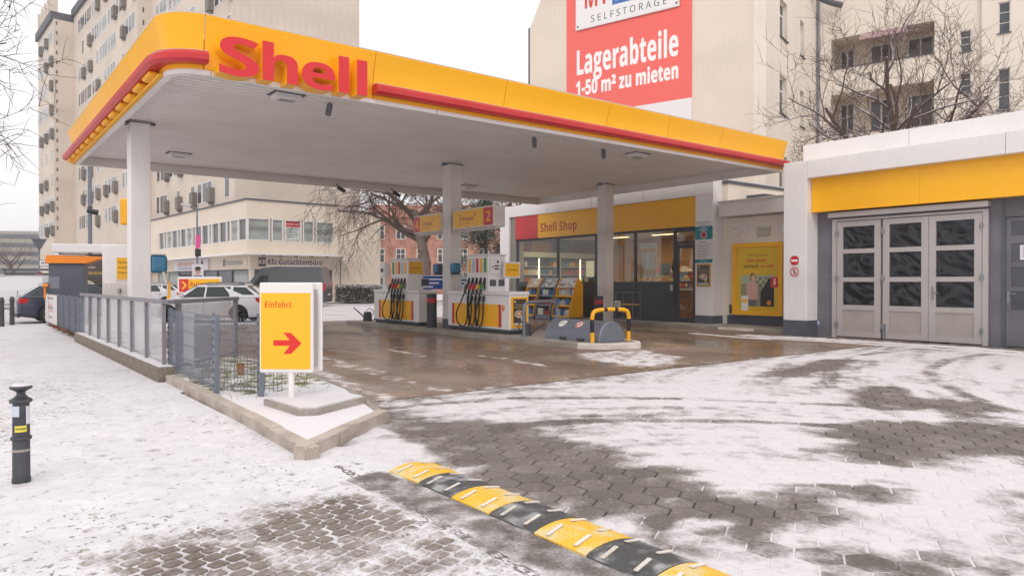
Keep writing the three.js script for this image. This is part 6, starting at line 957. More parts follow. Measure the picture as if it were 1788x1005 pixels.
{
  const [wu, wv] = gpx(417, 562), e = [-RGT[0], -RGT[1]], c = [wu + e[0] * 1.35 + FWD[0] * 0.78, wv + e[1] * 1.35 + FWD[1] * 0.78];
  vehicle('estate_car', 'white estate car with black roof rails parked behind the mesh fence', 'car', c[0], c[1], headL, estate(0xd6d6da, { snow: [[-1.4, 0.1, 1.45, 0.5]] }));
  const [vu, vv] = at(497, 46.5); vehicle('panel_van', 'dark grey high roof panel van parked at the corner offices', 'van', vu, vv, headL, { color: 0x4a4d52, hw: 1.02, wr: 0.35, arch: 0.4, axles: [1.95, -1.6], clear: 0.24, wb: 0.99, wrf: 0.86, crown: 0.06,
    body: [[-2.85, 0.95, 0.3, 1.3, 0.97], [-2.8, 1.0, 0.26, 1.34, 0.98], [-1, 1.02, 0.25, 1.34, 0.98], [1.2, 1.02, 0.25, 1.3, 0.98], [2.0, 0.99, 0.25, 1.18, 0.93], [2.6, 0.92, 0.28, 0.98, 0.9], [2.78, 0.8, 0.34, 0.78, 0.9]],
    cab: [[2.25, 1.22], [1.25, 2.42], [-2.6, 2.5], [-2.84, 1.3]], glass: [[[1.75, 1.3], [0.75, 1.3], [0.75, 1.98], [1.25, 1.98]]], lamps: [['tail_lamp', -2.86, -2.76, 0.95, 1.5, 0.9, M.tailRed], ['head_lamp', 2.4, 2.66, 0.8, 1.05, 0.78, M.alu]], handles: [[0.8, 1.1]], mir: [1.7, 1.3], seams: [1.75, 0.7, -0.6], plate: [-2.87, 0.7], snow: [[-2.4, 0.9, 2.53, 0.7]] });
  const [du, dv] = gpx(66, 563), f = [RGT[0], RGT[1]]; vehicle('estate_car', 'dark blue snow dusted car at the far end of the sidewalk', 'car', du + f[0] * 0.75 + FWD[0] * 1.7, dv + f[1] * 0.75 + FWD[1] * 1.7, headL + Math.PI + 0.72, estate(0x2a3048, { snow: [[-1.5, 0.2, 1.44, 0.56], [1.2, 1.9, 0.88, 0.6]] }));
  const [wu2, wv2] = at(22, 42); vehicle('panel_van', 'white delivery van parked behind the dark blue car', 'van', wu2, wv2, headL, { color: 0xd4d2d4, hw: 0.95, wr: 0.33, arch: 0.38, axles: [1.5, -1.5], clear: 0.2, wb: 0.92, wrf: 0.78, crown: 0.05,
    body: [[-2.4, 0.9, 0.28, 1.12, 0.97], [-2.35, 0.94, 0.24, 1.15, 0.98], [0, 0.95, 0.22, 1.15, 0.98], [1.4, 0.94, 0.22, 1.08, 0.95], [2.1, 0.86, 0.24, 0.94, 0.9], [2.4, 0.74, 0.3, 0.74, 0.9]], cab: [[1.75, 1.08], [0.85, 1.82], [-2.2, 1.86], [-2.38, 1.12]], glass: [[[1.3, 1.14], [0.3, 1.14], [0.3, 1.68], [0.85, 1.68]]], lamps: [['tail_lamp', -2.42, -2.3, 0.9, 1.3, 0.84, M.tailRed], ['head_lamp', 2.0, 2.28, 0.7, 0.88, 0.7, M.alu]], handles: [[0.4, 1.0]], mir: [1.25, 1.15], seams: [1.3, 0.25, -0.9], plate: [-2.43, 0.6], snow: [[-2.1, 0.7, 1.89, 0.68]] });
  const [pu, pv] = at(262, 44); vehicle('estate_car', 'snow covered pale car parked beyond the blue dispenser', 'car', pu, pv, headL, estate(0xc9c9cc, { snow: [[-1.5, 0.2, 1.44, 0.58], [1.1, 2.0, 0.9, 0.62]] }));
}
// ---------------------------------------------------------------- houses behind
function winGeo(w, h, face, d = 0.05) { const f = (a0, a1, y0, y1) => face === 'u' ? box(-d, 0, y0, y1, a0, a1) : box(a0, a1, y0, y1, -d * -1 - d, d); return [f(0, w, 0, 0.07), f(0, w, h - 0.07, h), f(0, 0.07, 0.07, h - 0.07), f(w - 0.07, w, 0.07, h - 0.07)]; }
{ // staggered high-rise
  const t = thing('high_rise_block', 'tall beige high-rise slab with staggered ends and small dark balconies', 'building', 19.75, 53.16, 0), TOP = 34.5;
  part(t, 'wing_wall', box(19.75, 30.1, 0, TOP, 53.16, 74.54), M.towerWall); part(t, 'wing_wall', box(18.5, 30.1, 0, TOP, 74.543, 103.57), M.towerWall); part(t, 'wing_wall', box(16.36, 30.1, 0, TOP - 0.6, 103.573, 115), M.towerWall);
  part(t, 'cornice', [box(18.2, 30, TOP, TOP + 0.9, 74.9, 103.5)], M.slate); part(t, 'cornice', [box(16.05, 30, TOP - 0.6, TOP + 0.4, 103.8, 115.2)], M.slate); part(t, 'cornice', box(19.5, 30, TOP, TOP + 0.9, 53.4, 74.5), M.slate);
  for (let k = 0; k < 5; k++) part(t, 'roof_pier', box(16.3, 17, TOP + 0.4, TOP + 3, 104.6 + k * 2.4, 105.3 + k * 2.4), M.towerWall);
  for (let k = 0; k < 22; k++) { part(t, 'vent', box(19.0, 19.13, 8 + k * 1.2, 8.45 + k * 1.2, 74.51, 74.543), M.slate); part(t, 'vent', box(16.6, 16.75, 8 + k * 1.2, 8.45 + k * 1.2, 103.54, 103.573), M.slate); }
  const fr = mergeGeometries([...winGeo(2.2, 1.65, 'u', 0.03), box(-0.03, 0, 0.07, 1.58, 1.06, 1.14)].map(norm)), fr2 = mergeGeometries(winGeo(1.0, 1.65, 'u', 0.03).map(norm)), pn = norm(box(-0.022, 0, 0.06, 1.6, 0.05, 2.15)), pn2 = norm(box(-0.022, 0, 0.06, 1.6, 0.05, 0.95)), bal = norm(mergeGeometries([box(-0.4, -0.02, -0.85, 0.25, 0, 0.8), box(-0.3, -0.02, -1.05, -0.85, 0.15, 0.65)].map(norm)));
  const fr3 = mergeGeometries([fr, fr2.clone().translate(0, 0, -2.4)]), pn3 = mergeGeometries([pn, pn2.clone().translate(0, 0, -2.4)]);
  const place = (name, g, mat, u, v, h, par) => { const m = new THREE.Mesh(g, mat); m.name = name; m.castShadow = m.receiveShadow = true; m.position.set(u - 19.75, h, -(v - 53.16)); if (par) m.position.set(0, 0, 0); (par || t).add(m); return m; };
  const r = rng(41); let n = 0;
  for (const [u, v0, v1, bay, h0, fl] of [[19.75, 54.0, 74.6, 3.9, 7.9, 9], [18.5, 75.2, 103.6, 3.7, 7.9, 9], [16.36, 104.2, 115, 3.7, 7.5, 9]])
    for (let f = 0; f < fl; f++) for (let v = v0; v + 2.6 < v1; v += bay) {
      if (n >= 300) break; const h = h0 + f * 2.98, k = r(), wide = k < 0.62, x = v + (k - 0.5) * 0.5;
      const w = place('window', wide ? fr3 : fr2, M.frame, u, x, h); place('pane', wide ? pn3 : pn2, r() < 0.3 ? M.curtain : M.paneDark, 0, 0, 0, w); n++;
      if (r() < 0.5) place('balcony_box', bal, M.balcony, u, x - 0.55, h + 0.75);
    }
  t.position.applyAxisAngle(new THREE.Vector3(0, 1, 0), 0.0635); t.rotation.y = 0.0635;
}
{ // corner offices
  const t = thing('corner_offices', 'two-storey beige corner offices with ribbon windows and shop signs', 'building', 19.1, 49.19, 0), U = 19.1, V = 49.19, E = 26.0, L = 74.5;
  part(t, 'upper_wall', [box(U, E, 3.55, 4.42, V, L), box(U, E, 6.0, 7.22, V, L), box(U + 0.25, E, 4.42, 6.0, V + 0.25, L)], M.plaster); part(t, 'roof_edge', box(U - 0.08, E + 0.05, 7.22, 7.32, V - 0.08, L), M.slate); part(t, 'rear_wing', box(E + 0.02, 30.1, 0, 6.95, V + 0.7, 53), M.plaster); part(t, 'rear_wing_edge', box(E + 0.01, 30.2, 6.95, 7.05, V + 0.62, 53), M.slate);
  part(t, 'entrance_slab', box(U - 0.5, E + 0.6, 3.42, 3.55, V - 0.6, L), M.white); part(t, 'ground_wall', [box(U + 0.35, E, 2.45, 3.42, V + 0.35, L - 0.1), box(U + 0.4, E, 0, 0.45, V + 0.4, L - 0.1)], M.plaster);
  const corner = part(t, 'corner_pier', [box(U + 0.36, U + 0.66, 0.45, 2.45, V + 0.36, V + 0.66), box(E - 0.3, E, 0.45, 2.45, V + 0.36, V + 0.7)], M.plaster); part(t, 'downpipe', rod(W(E + 0.15, V - 0.1, 0), W(E + 0.15, V - 0.1, 3.4), 0.05), M.galv);
  // ribbon windows
  const ribbon = (a, b, y0, y1, face, fixed) => { const w = part(t, 'window', face === 'u' ? [box(U - 0.01, U + 0.2, y0, y0 + 0.08, a, b), box(U - 0.01, U + 0.2, y1 - 0.08, y1, a, b), box(U - 0.01, U + 0.2, y0 + 0.08, y1 - 0.08, a, a + 0.1), box(U - 0.01, U + 0.2, y0 + 0.08, y1 - 0.08, b - 0.1, b)] : [box(a, b, y0, y0 + 0.08, V - 0.01, V + 0.2), box(a, b, y1 - 0.08, y1, V - 0.01, V + 0.2), box(a, a + 0.1, y0 + 0.08, y1 - 0.08, V - 0.01, V + 0.2), box(b - 0.1, b, y0 + 0.08, y1 - 0.08, V - 0.01, V + 0.2)], M.frame); part(t, 'pane', face === 'u' ? box(U + 0.1, U + 0.11, y0 + 0.08, y1 - 0.08, a + 0.1, b - 0.1) : box(a + 0.1, b - 0.1, y0 + 0.08, y1 - 0.08, V + 0.1, V + 0.11), fixed || M.paneDark, w); return w; };
  for (let v = V + 0.1, k = 0; v < 69; k++) { const w = k % 3 === 2 ? 0.75 : 1.5; ribbon(v, v + w, 4.42, 6.0, 'u', k % 4 === 1 ? M.curtain : null); v += w + 0.02; }
  for (const [a, b] of [[19.13, 20.75], [20.85, 21.74], [21.8, 23.1], [23.2, 24.1], [24.2, 25.7]]) ribbon(a, b, 4.42, 6.0, 'v', M.curtain); part(t, 'upper_wall', box(25.71, E, 4.42, 6.0, V, V + 0.26), M.plaster); part(t, 'upper_wall', box(U, U + 0.26, 4.42, 6, 70, L), M.plaster);
  part(t, 'rent_poster', plate(21.92, 22.98, 4.55, 5.9, V + 0.06, V + 0.09, 'v'), std({ roughness: 0.5, map: canvas(128, 150, (x) => { x.fillStyle = '#c9cfcc'; x.fillRect(0, 0, 128, 150); x.fillStyle = '#c03a40'; x.fillRect(0, 0, 128, 46); x.fillStyle = '#e8dede'; x.font = 'bold 14px sans-serif'; x.fillText('RAUM zur MIETE', 6, 28); x.fillStyle = '#66706c'; for (let k = 0; k < 5; k++) x.fillRect(8, 58 + k * 16, 108 - (k * 29) % 40, 6); }) }));
  // ground floor shop fronts
  const front = (a, b, face) => { const w = part(t, 'shop_window', face === 'u' ? [box(U + 0.36, U + 0.46, 0.45, 0.55, a, b), box(U + 0.36, U + 0.46, 2.35, 2.45, a, b), box(U + 0.36, U + 0.46, 0.55, 2.35, a, a + 0.1), box(U + 0.36, U + 0.46, 0.55, 2.35, b - 0.1, b)] : [box(a, b, 0.45, 0.55, V + 0.36, V + 0.46), box(a, b, 2.35, 2.45, V + 0.36, V + 0.46), box(a, a + 0.1, 0.55, 2.35, V + 0.36, V + 0.46), box(b - 0.1, b, 0.55, 2.35, V + 0.36, V + 0.46)], M.slate); part(t, 'pane', face === 'u' ? box(U + 0.4, U + 0.41, 0.55, 2.35, a + 0.1, b - 0.1) : box(a + 0.1, b - 0.1, 0.55, 2.35, V + 0.4, V + 0.41), (a * 7 | 0) % 2 ? M.curtain : M.paneDark, w); };
  for (let v = V + 0.7; v < 71; v += 3.1) front(v, v + 2.9, 'u'); for (const [a, b] of [[19.8, 21.4], [21.5, 23.1], [23.2, 24.6], [24.7, 25.68]]) front(a, b, 'v');
  const words = (w, h, bg, fn) => std({ roughness: 0.5, map: canvas(w, h, (x) => { x.fillStyle = bg; x.fillRect(0, 0, w, h); fn(x); }) });
  part(t, 'name_sign', plate(20.0, 24.9, 2.62, 3.28, V + 0.3, V + 0.345, 'v'), words(1024, 130, '#ddcdb8', x => { x.fillStyle = '#3b3560'; x.fillRect(6, 4, 112, 120); x.fillStyle = '#ddcdb8'; x.font = 'bold 92px sans-serif'; x.fillText('KK', 6, 96); x.fillStyle = '#3b3560'; x.font = 'bold 104px sans-serif'; x.save(); x.translate(140, 98); x.scale(0.92, 1); x.fillText('Kfz-Gutachtenbüro', 0, 0); x.restore(); }));
  part(t, 'name_sign', plate(U + 0.3, U + 0.345, 2.66, 3.24, 50.0, 54.6, 'u'), words(1024, 96, '#ddcdb8', x => { x.fillStyle = '#3b3560'; x.fillRect(6, 2, 70, 90); x.font = 'bold 84px sans-serif'; x.fillText('Kfz-Gutachtenbüro', 100, 76); }));
  part(t, 'name_sign', plate(U + 0.2, U + 0.34, 2.5, 3.38, 57.6, 66.2, 'u'), words(1024, 90, '#d9d4d6', x => { x.fillStyle = '#b8404c'; x.font = 'bold 62px sans-serif'; x.fillText('Fahrschule Oscar', 120, 56); x.fillStyle = '#6a88b0'; x.fillRect(140, 68, 560, 10); x.fillStyle = '#4a4a50'; x.beginPath(); x.arc(860, 45, 38, 0, 7); x.fill(); }));
  for (let k = 0; k < 5; k++) part(t, 'sign_spot', box(20.2 + k * 1.2, 20.35 + k * 1.2, 3.34, 3.42, V - 0.1, V + 0.05), M.slate);
  t.position.applyAxisAngle(new THREE.Vector3(0, 1, 0), 0.0635); t.rotation.y = 0.0635;
}
{ // far brick house and hazy slab
  const [bu, bv] = at(800, 95), b = thing('brick_house', 'red brick house with white windows seen behind the bare trees', 'building', bu, bv, 0); b.rotation.y = -0.66;
  mesh('wall', lbox(-12, 14, 0, 10.2, -8, 0), M.brick, b); const rf = new THREE.ExtrudeGeometry(new THREE.Shape([[0.4, 10.1], [-4, 12.2], [-8.4, 10.1]].map(p => new THREE.Vector2(...p))), { depth: 26.6, bevelEnabled: false }); rf.rotateY(-Math.PI / 2); rf.translate(14.3, 0, 0); mesh('roof', triUV(rf), std({ map: grain([176, 122, 104], { coarse: 18, fine: 14, metres: 3 }), roughness: 0.9 }), b);
  const wg = mergeGeometries([lbox(0, 1.3, 0, 0.12, 0, 0.1), lbox(0, 1.3, 1.78, 1.9, 0, 0.1), lbox(0, 0.12, 0.12, 1.78, 0, 0.1), lbox(1.18, 1.3, 0.12, 1.78, 0, 0.1), lbox(0.6, 0.7, 0.12, 1.78, 0, 0.08), lbox(0.12, 1.18, 1.1, 1.2, 0, 0.08)].map(norm)), pg = norm(lbox(0.1, 1.2, 0.1, 1.8, 0, 0.04));
  for (let f = 0; f < 3; f++) for (let k = 0; k < 9; k++) { const w = mesh('window', wg, M.frame, b); w.position.set(-11 + k * 2.75, 1.0 + f * 3.1, 0.0); mesh('pane', pg, M.paneDark, w); }
  const [hu, hv] = at(20, 230), h = thing('far_slab_block', 'hazy grey apartment slab at the end of the street', 'building', hu, hv, 0); h.rotation.y = -0.5; mesh('wall', lbox(-14, 10, 0, 18, -12, 0), M.concrete, h);
  for (let f = 0; f < 6; f++) { mesh('window_band', lbox(-13, 9, 1.6 + f * 2.8, 3.0 + f * 2.8, 0, 0.1), M.slate, h); }
}
{ // courtyard house with fire wall and loggias (local frame: x along the fire wall, z towards the yard)
  const t = thing('courtyard_house', 'pale rendered apartment house with blank fire wall and recessed loggias', 'building', 30.1, 19.67, 0); t.rotation.y = -1.2963;
  const ext = (pts, z0, z1) => { const g = new THREE.ExtrudeGeometry(new THREE.Shape(pts.map(p => new THREE.Vector2(...p))), { depth: z1 - z0, bevelEnabled: false }); g.translate(0, 0, z0); return triUV(g); };
  mesh('fire_wall', ext([[-13.24, 0], [-0.003, 0], [-0.003, 25], [-9, 25], [-12.44, 17.8], [-13.24, 16.3]], -9.4, 0), M.plaster, t); mesh('wall_edge_cap', [lbox(-13.34, -13.24, 0, 16.3, -0.25, 0.02)], M.slate, t);
  mesh('corner_strip', lbox(-0.25, 0.02, 0, 25, -0.3, 0.02), M.plasterPale, t);
  // courtyard flank: wall with real window openings
  const flankWin = [[-2.2, -3.5], [-5.9, -6.75]], rows = [[5.9, 7.85], [9.9, 11.85], [13.7, 15.6], [17.4, 19.3]];
  const fl = []; let zs = [0, -2.2, -3.5, -5.9, -6.75, -9.4]; for (let i = 0; i < 5; i++) { const a = zs[i + 1], b = zs[i]; if (i === 1 || i === 3) { let y = 0; for (const [y0, y1] of rows) { fl.push(lbox(0, 0.32, y, y0, a, b)); y = y1; } fl.push(lbox(0, 0.32, y, 25, a, b)); } else fl.push(lbox(0, 0.32, 0, 25, a, b)); }
  mesh('flank_wall', fl, M.plasterPale, t);
  for (const [za, zb] of flankWin) for (const [y0, y1] of rows) { const z0 = zb, z1 = za, w = mesh('window', [lbox(0.06, 0.12, y0, y0 + 0.08, z0, z1), lbox(0.06, 0.12, y1 - 0.08, y1, z0, z1), lbox(0.06, 0.12, y0, y1, z0, z0 + 0.08), lbox(0.06, 0.12, y0, y1, z1 - 0.08, z1), lbox(0.06, 0.11, y0 + 1.25, y0 + 1.33, z0, z1)], M.frame, t); mesh('pane', lbox(0.07, 0.08, y0, y1, z0, z1), M.paneDark, w); mesh('sill', lbox(0.1, 0.4, y0 - 0.05, y0, z0 - 0.05, z1 + 0.05), M.slate, w); if (za < -5) { const a = new THREE.CylinderGeometry(0.42, 0.42, 0.31, 20, 1, false, 0, Math.PI); a.rotateZ(Math.PI / 2); a.rotateX(0); a.translate(0.15, y1, (z0 + z1) / 2); } }
  // loggia front
  const Z = -9.4, lf = [], ops = [[1.1, 6.2, 13.55, 15.3], [1.1, 6.2, 9.85, 12.15], [1.1, 6.2, 6.2, 8.5], [7.35, 7.85, 13.4, 14.5], [7.35, 7.85, 11.3, 12.3], [7.35, 7.85, 9.0, 10.0]];
  const cols = [[0.3, 1.1], [1.1, 6.2], [6.2, 7.35], [7.35, 7.85], [7.85, 8.3]]; for (const [a, b] of cols) { const hs = ops.filter(o => o[0] === a && o[1] === b).sort((p, q) => p[2] - q[2]); let y = 0; for (const [, , y0, y1] of hs) { lf.push(lbox(a, b, y, y0, Z - 0.3, Z)); y = y1; } lf.push(lbox(a, b, y, 25, Z - 0.3, Z)); }
  mesh('loggia_front', lf, M.plasterPale, t);
  const pf = []; let y = 0; for (const [y0, y1] of [[6.6, 8.7], [10.1, 12.2], [13.95, 15.5], [17.6, 19.2]]) { pf.push(lbox(9.0, 9.5, y, y0, Z - 0.3, Z + 0.25)); y = y1; } pf.push(lbox(9.0, 9.5, y, 25, Z - 0.3, Z + 0.25), lbox(8.303, 9.0, 0, 25, Z - 0.3, Z + 0.25), lbox(9.5, 22, 0, 25, Z - 0.3, Z + 0.25)); mesh('stair_front', pf, M.plasterPale, t);
  for (const [a, b, y0, y1] of [[7.35, 7.85, 13.4, 14.5], [7.35, 7.85, 11.3, 12.3], [7.35, 7.85, 9.0, 10.0], [9.0, 9.5, 6.6, 8.7], [9.0, 9.5, 10.1, 12.2], [9.0, 9.5, 13.95, 15.5], [9.0, 9.5, 17.6, 19.2]]) { const o = a > 8 ? 0.1 : -0.12, bars = []; for (let k = 1; k < 3; k++) bars.push(lbox(a, b, mix(y0, y1, k / 3) - 0.015, mix(y0, y1, k / 3) + 0.015, Z + o, Z + o + 0.04)); const w = mesh('window', [lbox(a, a + 0.05, y0, y1, Z + o, Z + o + 0.05), lbox(b - 0.05, b, y0, y1, Z + o, Z + o + 0.05), lbox(a, b, y0, y0 + 0.05, Z + o, Z + o + 0.05), lbox(a, b, y1 - 0.05, y1, Z + o, Z + o + 0.05), ...bars], M.frame, t); mesh('pane', lbox(a, b, y0, y1, Z + o + 0.01, Z + o + 0.02), M.paneDark, w); mesh('sill', lbox(a - 0.05, b + 0.05, y0 - 0.05, y0, Z - 0.1, Z + (a > 8 ? 0.33 : 0.08)), M.slate, w); }
  for (const [a, b, y0, y1] of ops.slice(0, 3)) {
    const l = mesh('loggia_recess', [lbox(a - 0.1, b + 0.1, y0 - 1.0, y1, Z - 2.1, Z - 1.9), lbox(a - 0.2, a, y0 - 1.0, y1, Z - 1.9, Z - 0.3), lbox(b, b + 0.2, y0 - 1, y1, Z - 1.9, Z - 0.3), lbox(a, b, y1, y1 + 0.2, Z - 1.9, Z - 0.3), lbox(a, b, y0 - 1.2, y0 - 1, Z - 1.9, Z - 0.3)], M.plaster, t);
    mesh('rail', lbox(a, b, y0, y0 + 0.05, Z - 0.35, Z + 0.06), M.slate, l); for (const [x0, x1] of [[a + 0.1, a + 0.9], [a + 1.7, a + 2.9], [a + 3.6, b - 0.2]]) { const w = mesh('loggia_window', [lbox(x0, x0 + 0.08, y0 - 0.9, y1 - 0.2, Z - 1.9, Z - 1.82), lbox(x1 - 0.08, x1, y0 - 0.9, y1 - 0.2, Z - 1.9, Z - 1.82), lbox(x0, x1, y1 - 0.28, y1 - 0.2, Z - 1.9, Z - 1.82), lbox((x0 + x1) / 2 - 0.04, (x0 + x1) / 2 + 0.04, y0 - 0.9, y1 - 0.2, Z - 1.9, Z - 1.82)], M.frame, l); mesh('loggia_pane', lbox(x0, x1, y0 - 0.9, y1 - 0.2, Z - 1.895, Z - 1.885), M.paneDark, l); }
    mesh('loggia_post', lbox(a + 2.9, a + 2.98, y0, y1, Z - 0.2, Z - 0.1), M.slate, l);
  }
  mesh('awning', [lbox(2.6, 4.9, 14.95, 15.25, Z - 0.3, Z + 0.12)], std({ color: 0xc0a4a4, roughness: 0.9 }), t); mesh('downpipe', [cyl(0.07, 0.07, 19, 12).translate(0.45, 9.5, Z + 0.12)], M.galv, t);
  const cv = []; for (let k = 0; k <= 10; k++) { const a = k / 10 * 1.4; cv.push(new THREE.Vector3(0.35 + 1.7 * (1 - Math.cos(a)), 17.9 - 0.9 * k / 10, Z + 1.9 - 1.6 * Math.sin(a))); } mesh('gutter', tube(cv, 0.16, 24, 8), M.slate, t);
  // billboard painted on metal sheet, with a white board above
  const bb = thing('billboard', 'large red storage billboard with white lettering on the blank fire wall', 'billboard', 30.1, 19.67, 9); bb.rotation.y = -1.2963;
  const pl = (x0, x1, y0, y1, z0, z1) => { const g = lbox(x0, x1, y0, y1, z0, z1), p = g.attributes.position, uv = g.attributes.uv; for (let i = 0; i < p.count; i++) uv.setXY(i, clamp((p.getX(i) - x0) / (x1 - x0), 0, 1), clamp((p.getY(i) - y0) / (y1 - y0), 0, 1)); return g; };
  mesh('red_sheet', pl(-10.69, -3.33, 0.2, 11, 0.005, 0.05), std({ roughness: 0.6, map: canvas(1024, 1502, (x, w, h) => { const k = 1024 / 7.36, Y = hh => h - (hh - 9.2) * k, X = xx => (xx + 10.69) * k; x.fillStyle = '#ef6a60'; x.fillRect(0, 0, w, h); x.fillStyle = '#e9e4e4'; x.fillRect(0, Y(10.75), w, h); x.fillStyle = '#f6f1f0'; const line = (s, hh, cap, a, b) => { x.font = `bold ${cap / 0.73 * k}px sans-serif`; const m = x.measureText(s).width; x.save(); x.translate(X(a), Y(hh)); x.scale((X(b) - X(a)) / m, 1); x.fillText(s, 0, 0); x.strokeStyle = '#f6f1f0'; x.lineWidth = 6; x.strokeText(s, 0, 0); x.restore(); }; line('Lagerabteile', 13.0, 1.35, -10.1, -4.0); line('1-50 m² zu mieten', 11.85, 0.8, -10.1, -4.0); }) }), bb);
  const wb = mesh('white_board', [lbox(-10.05, -3.95, 6.42, 10.6, 0.09, 0.14, 0.02)], M.whiteClean, bb);
  mesh('board_print', pl(-9.95, -4.05, 6.5, 10.5, 0.14, 0.146), std({ roughness: 0.5, map: canvas(1024, 694, (x, w, h) => { x.fillStyle = '#e9e7e6'; x.fillRect(0, 0, w, h); x.font = 'bold 300px sans-serif'; x.fillStyle = '#d83c34'; x.save(); x.translate(70, 520); x.scale(0.62, 1); x.fillText('MY', 0, 0); x.restore(); x.fillStyle = '#3e6cae'; x.fillRect(380, 210, 600, 340); x.fillStyle = '#fff'; x.save(); x.translate(400, 515); x.scale(0.6, 1); x.font = 'bold 280px sans-serif'; x.fillText('PLACE', 0, 0); x.restore(); x.fillStyle = '#4c4c52'; x.font = '88px sans-serif'; x.fillText('S E L F S T O R A G E', 150, 662); }) }), wb); for (const px of [-9.9, -4.1]) mesh('board_bolt', [lbox(px - 0.06, px + 0.06, 6.55, 6.67, 0.14, 0.16, 0.02)], M.galv, wb);
}
// ---------------------------------------------------------------- trees
function tree(name, label, u, v, o) {
  const r = rng(o.seed), P = { trunk: [], crown: [], snow: [] };
  const tubeInto = (arr, pts, rad, sides) => {
    const n = pts.length, rings = [];
    for (let i = 0; i < n; i++) { const d = new THREE.Vector3().subVectors(pts[Math.min(n - 1, i + 1)], pts[Math.max(0, i - 1)]).normalize(), a = new THREE.Vector3(Math.abs(d.y) > 0.9 ? 1 : 0, Math.abs(d.y) > 0.9 ? 0 : 1, 0).cross(d).normalize(), b = d.clone().cross(a), rg = []; for (let k = 0; k < sides; k++) { const t = k / sides * 6.2832; rg.push(pts[i].clone().addScaledVector(a, Math.cos(t) * rad[i]).addScaledVector(b, Math.sin(t) * rad[i])); } rings.push(rg); }
    for (let i = 0; i + 1 < n; i++) for (let k = 0; k < sides; k++) { const l = (k + 1) % sides, A = rings[i][k], B = rings[i][l], C = rings[i + 1][k], D = rings[i + 1][l]; arr.push(A.x, A.y, A.z, B.x, B.y, B.z, C.x, C.y, C.z, B.x, B.y, B.z, D.x, D.y, D.z, C.x, C.y, C.z); }
  };
  const grow = (p, d, len, rad, lvl) => {
    const n = lvl < 2 ? 7 : lvl < 4 ? 5 : 4, pts = [p.clone()], rs = [rad], q = p.clone(), dir = d.clone();
    for (let i = 1; i <= n; i++) { dir.add(new THREE.Vector3((r() - 0.5) * o.wig, (r() - 0.5) * o.wig + (lvl < 2 ? o.up : lvl >= 3 ? o.droop : 0), (r() - 0.5) * o.wig)).normalize(); q.addScaledVector(dir, len / n); pts.push(q.clone()); rs.push(rad * (1 - (lvl === 0 ? 0.35 : 0.62) * i / n)); }
    tubeInto(lvl === 0 ? P.trunk : P.crown, pts, rs, lvl === 0 ? 10 : lvl < 2 ? 7 : lvl < 3 ? 5 : 3);
    if (o.snow && lvl >= 1 && lvl < 4) tubeInto(P.snow, pts.map((x, i) => x.clone().add(new THREE.Vector3(0, rs[i] * 0.55, 0))), rs.map(x => x * 0.72), 4);
    if (lvl >= o.levels) return;
    const kids = lvl === 0 ? o.limbs : o.kids + (r() < 0.5 ? 1 : 0) + (lvl >= 2 ? 1 : 0);
    for (let k = 0; k < kids; k++) {
      const f = lvl === 0 ? 0.62 + 0.38 * k / Math.max(1, kids - 1) : 0.25 + 0.75 * (k + r() * 0.6) / kids, x = Math.min(n, f * n), i = Math.min(n - 1, x | 0), b = pts[i].clone().lerp(pts[i + 1], x - i), dd = new THREE.Vector3().subVectors(pts[i + 1], pts[i]).normalize(), az = k * 2.4 + r() * 1.2, sp = lvl === 0 ? o.spread : 0.55 + r() * 0.5;
      const a = new THREE.Vector3(Math.abs(dd.y) > 0.9 ? 1 : 0, Math.abs(dd.y) > 0.9 ? 0 : 1, 0).cross(dd).normalize(), c = dd.clone().cross(a), nd = dd.clone().multiplyScalar(Math.cos(sp)).addScaledVector(a, Math.sin(sp) * Math.cos(az)).addScaledVector(c, Math.sin(sp) * Math.sin(az));
      if (o.bias) nd.addScaledVector(o.bias, lvl < 2 ? 0.5 : 0.1).normalize();
      grow(b, nd, len * (lvl === 0 ? o.limb : (o.keep ?? 0.56) + r() * 0.22), Math.max(o.min ?? 0.012, rs[i] * (lvl === 0 ? 0.55 : 0.6)), lvl + 1);
    }
  };
  grow(new THREE.Vector3(u, -0.05, -v), new THREE.Vector3(o.lean?.[0] ?? 0, 1, o.lean?.[1] ?? 0).normalize(), o.height, o.rad, 0);
  const t = thing(name, label, 'tree', u, v, 0, o.group), mk = a => { const g = new THREE.BufferGeometry(); g.setAttribute('position', new THREE.Float32BufferAttribute(a, 3)); g.computeVertexNormals(); return g; };
  part(t, 'trunk', toCreasedNormals(mk(P.trunk), 1), M.bark); part(t, 'crown', toCreasedNormals(mk(P.crown), 1), o.twig || M.twig); if (P.snow.length) part(t, 'snow_on_branches', mk(P.snow), M.snow);
}
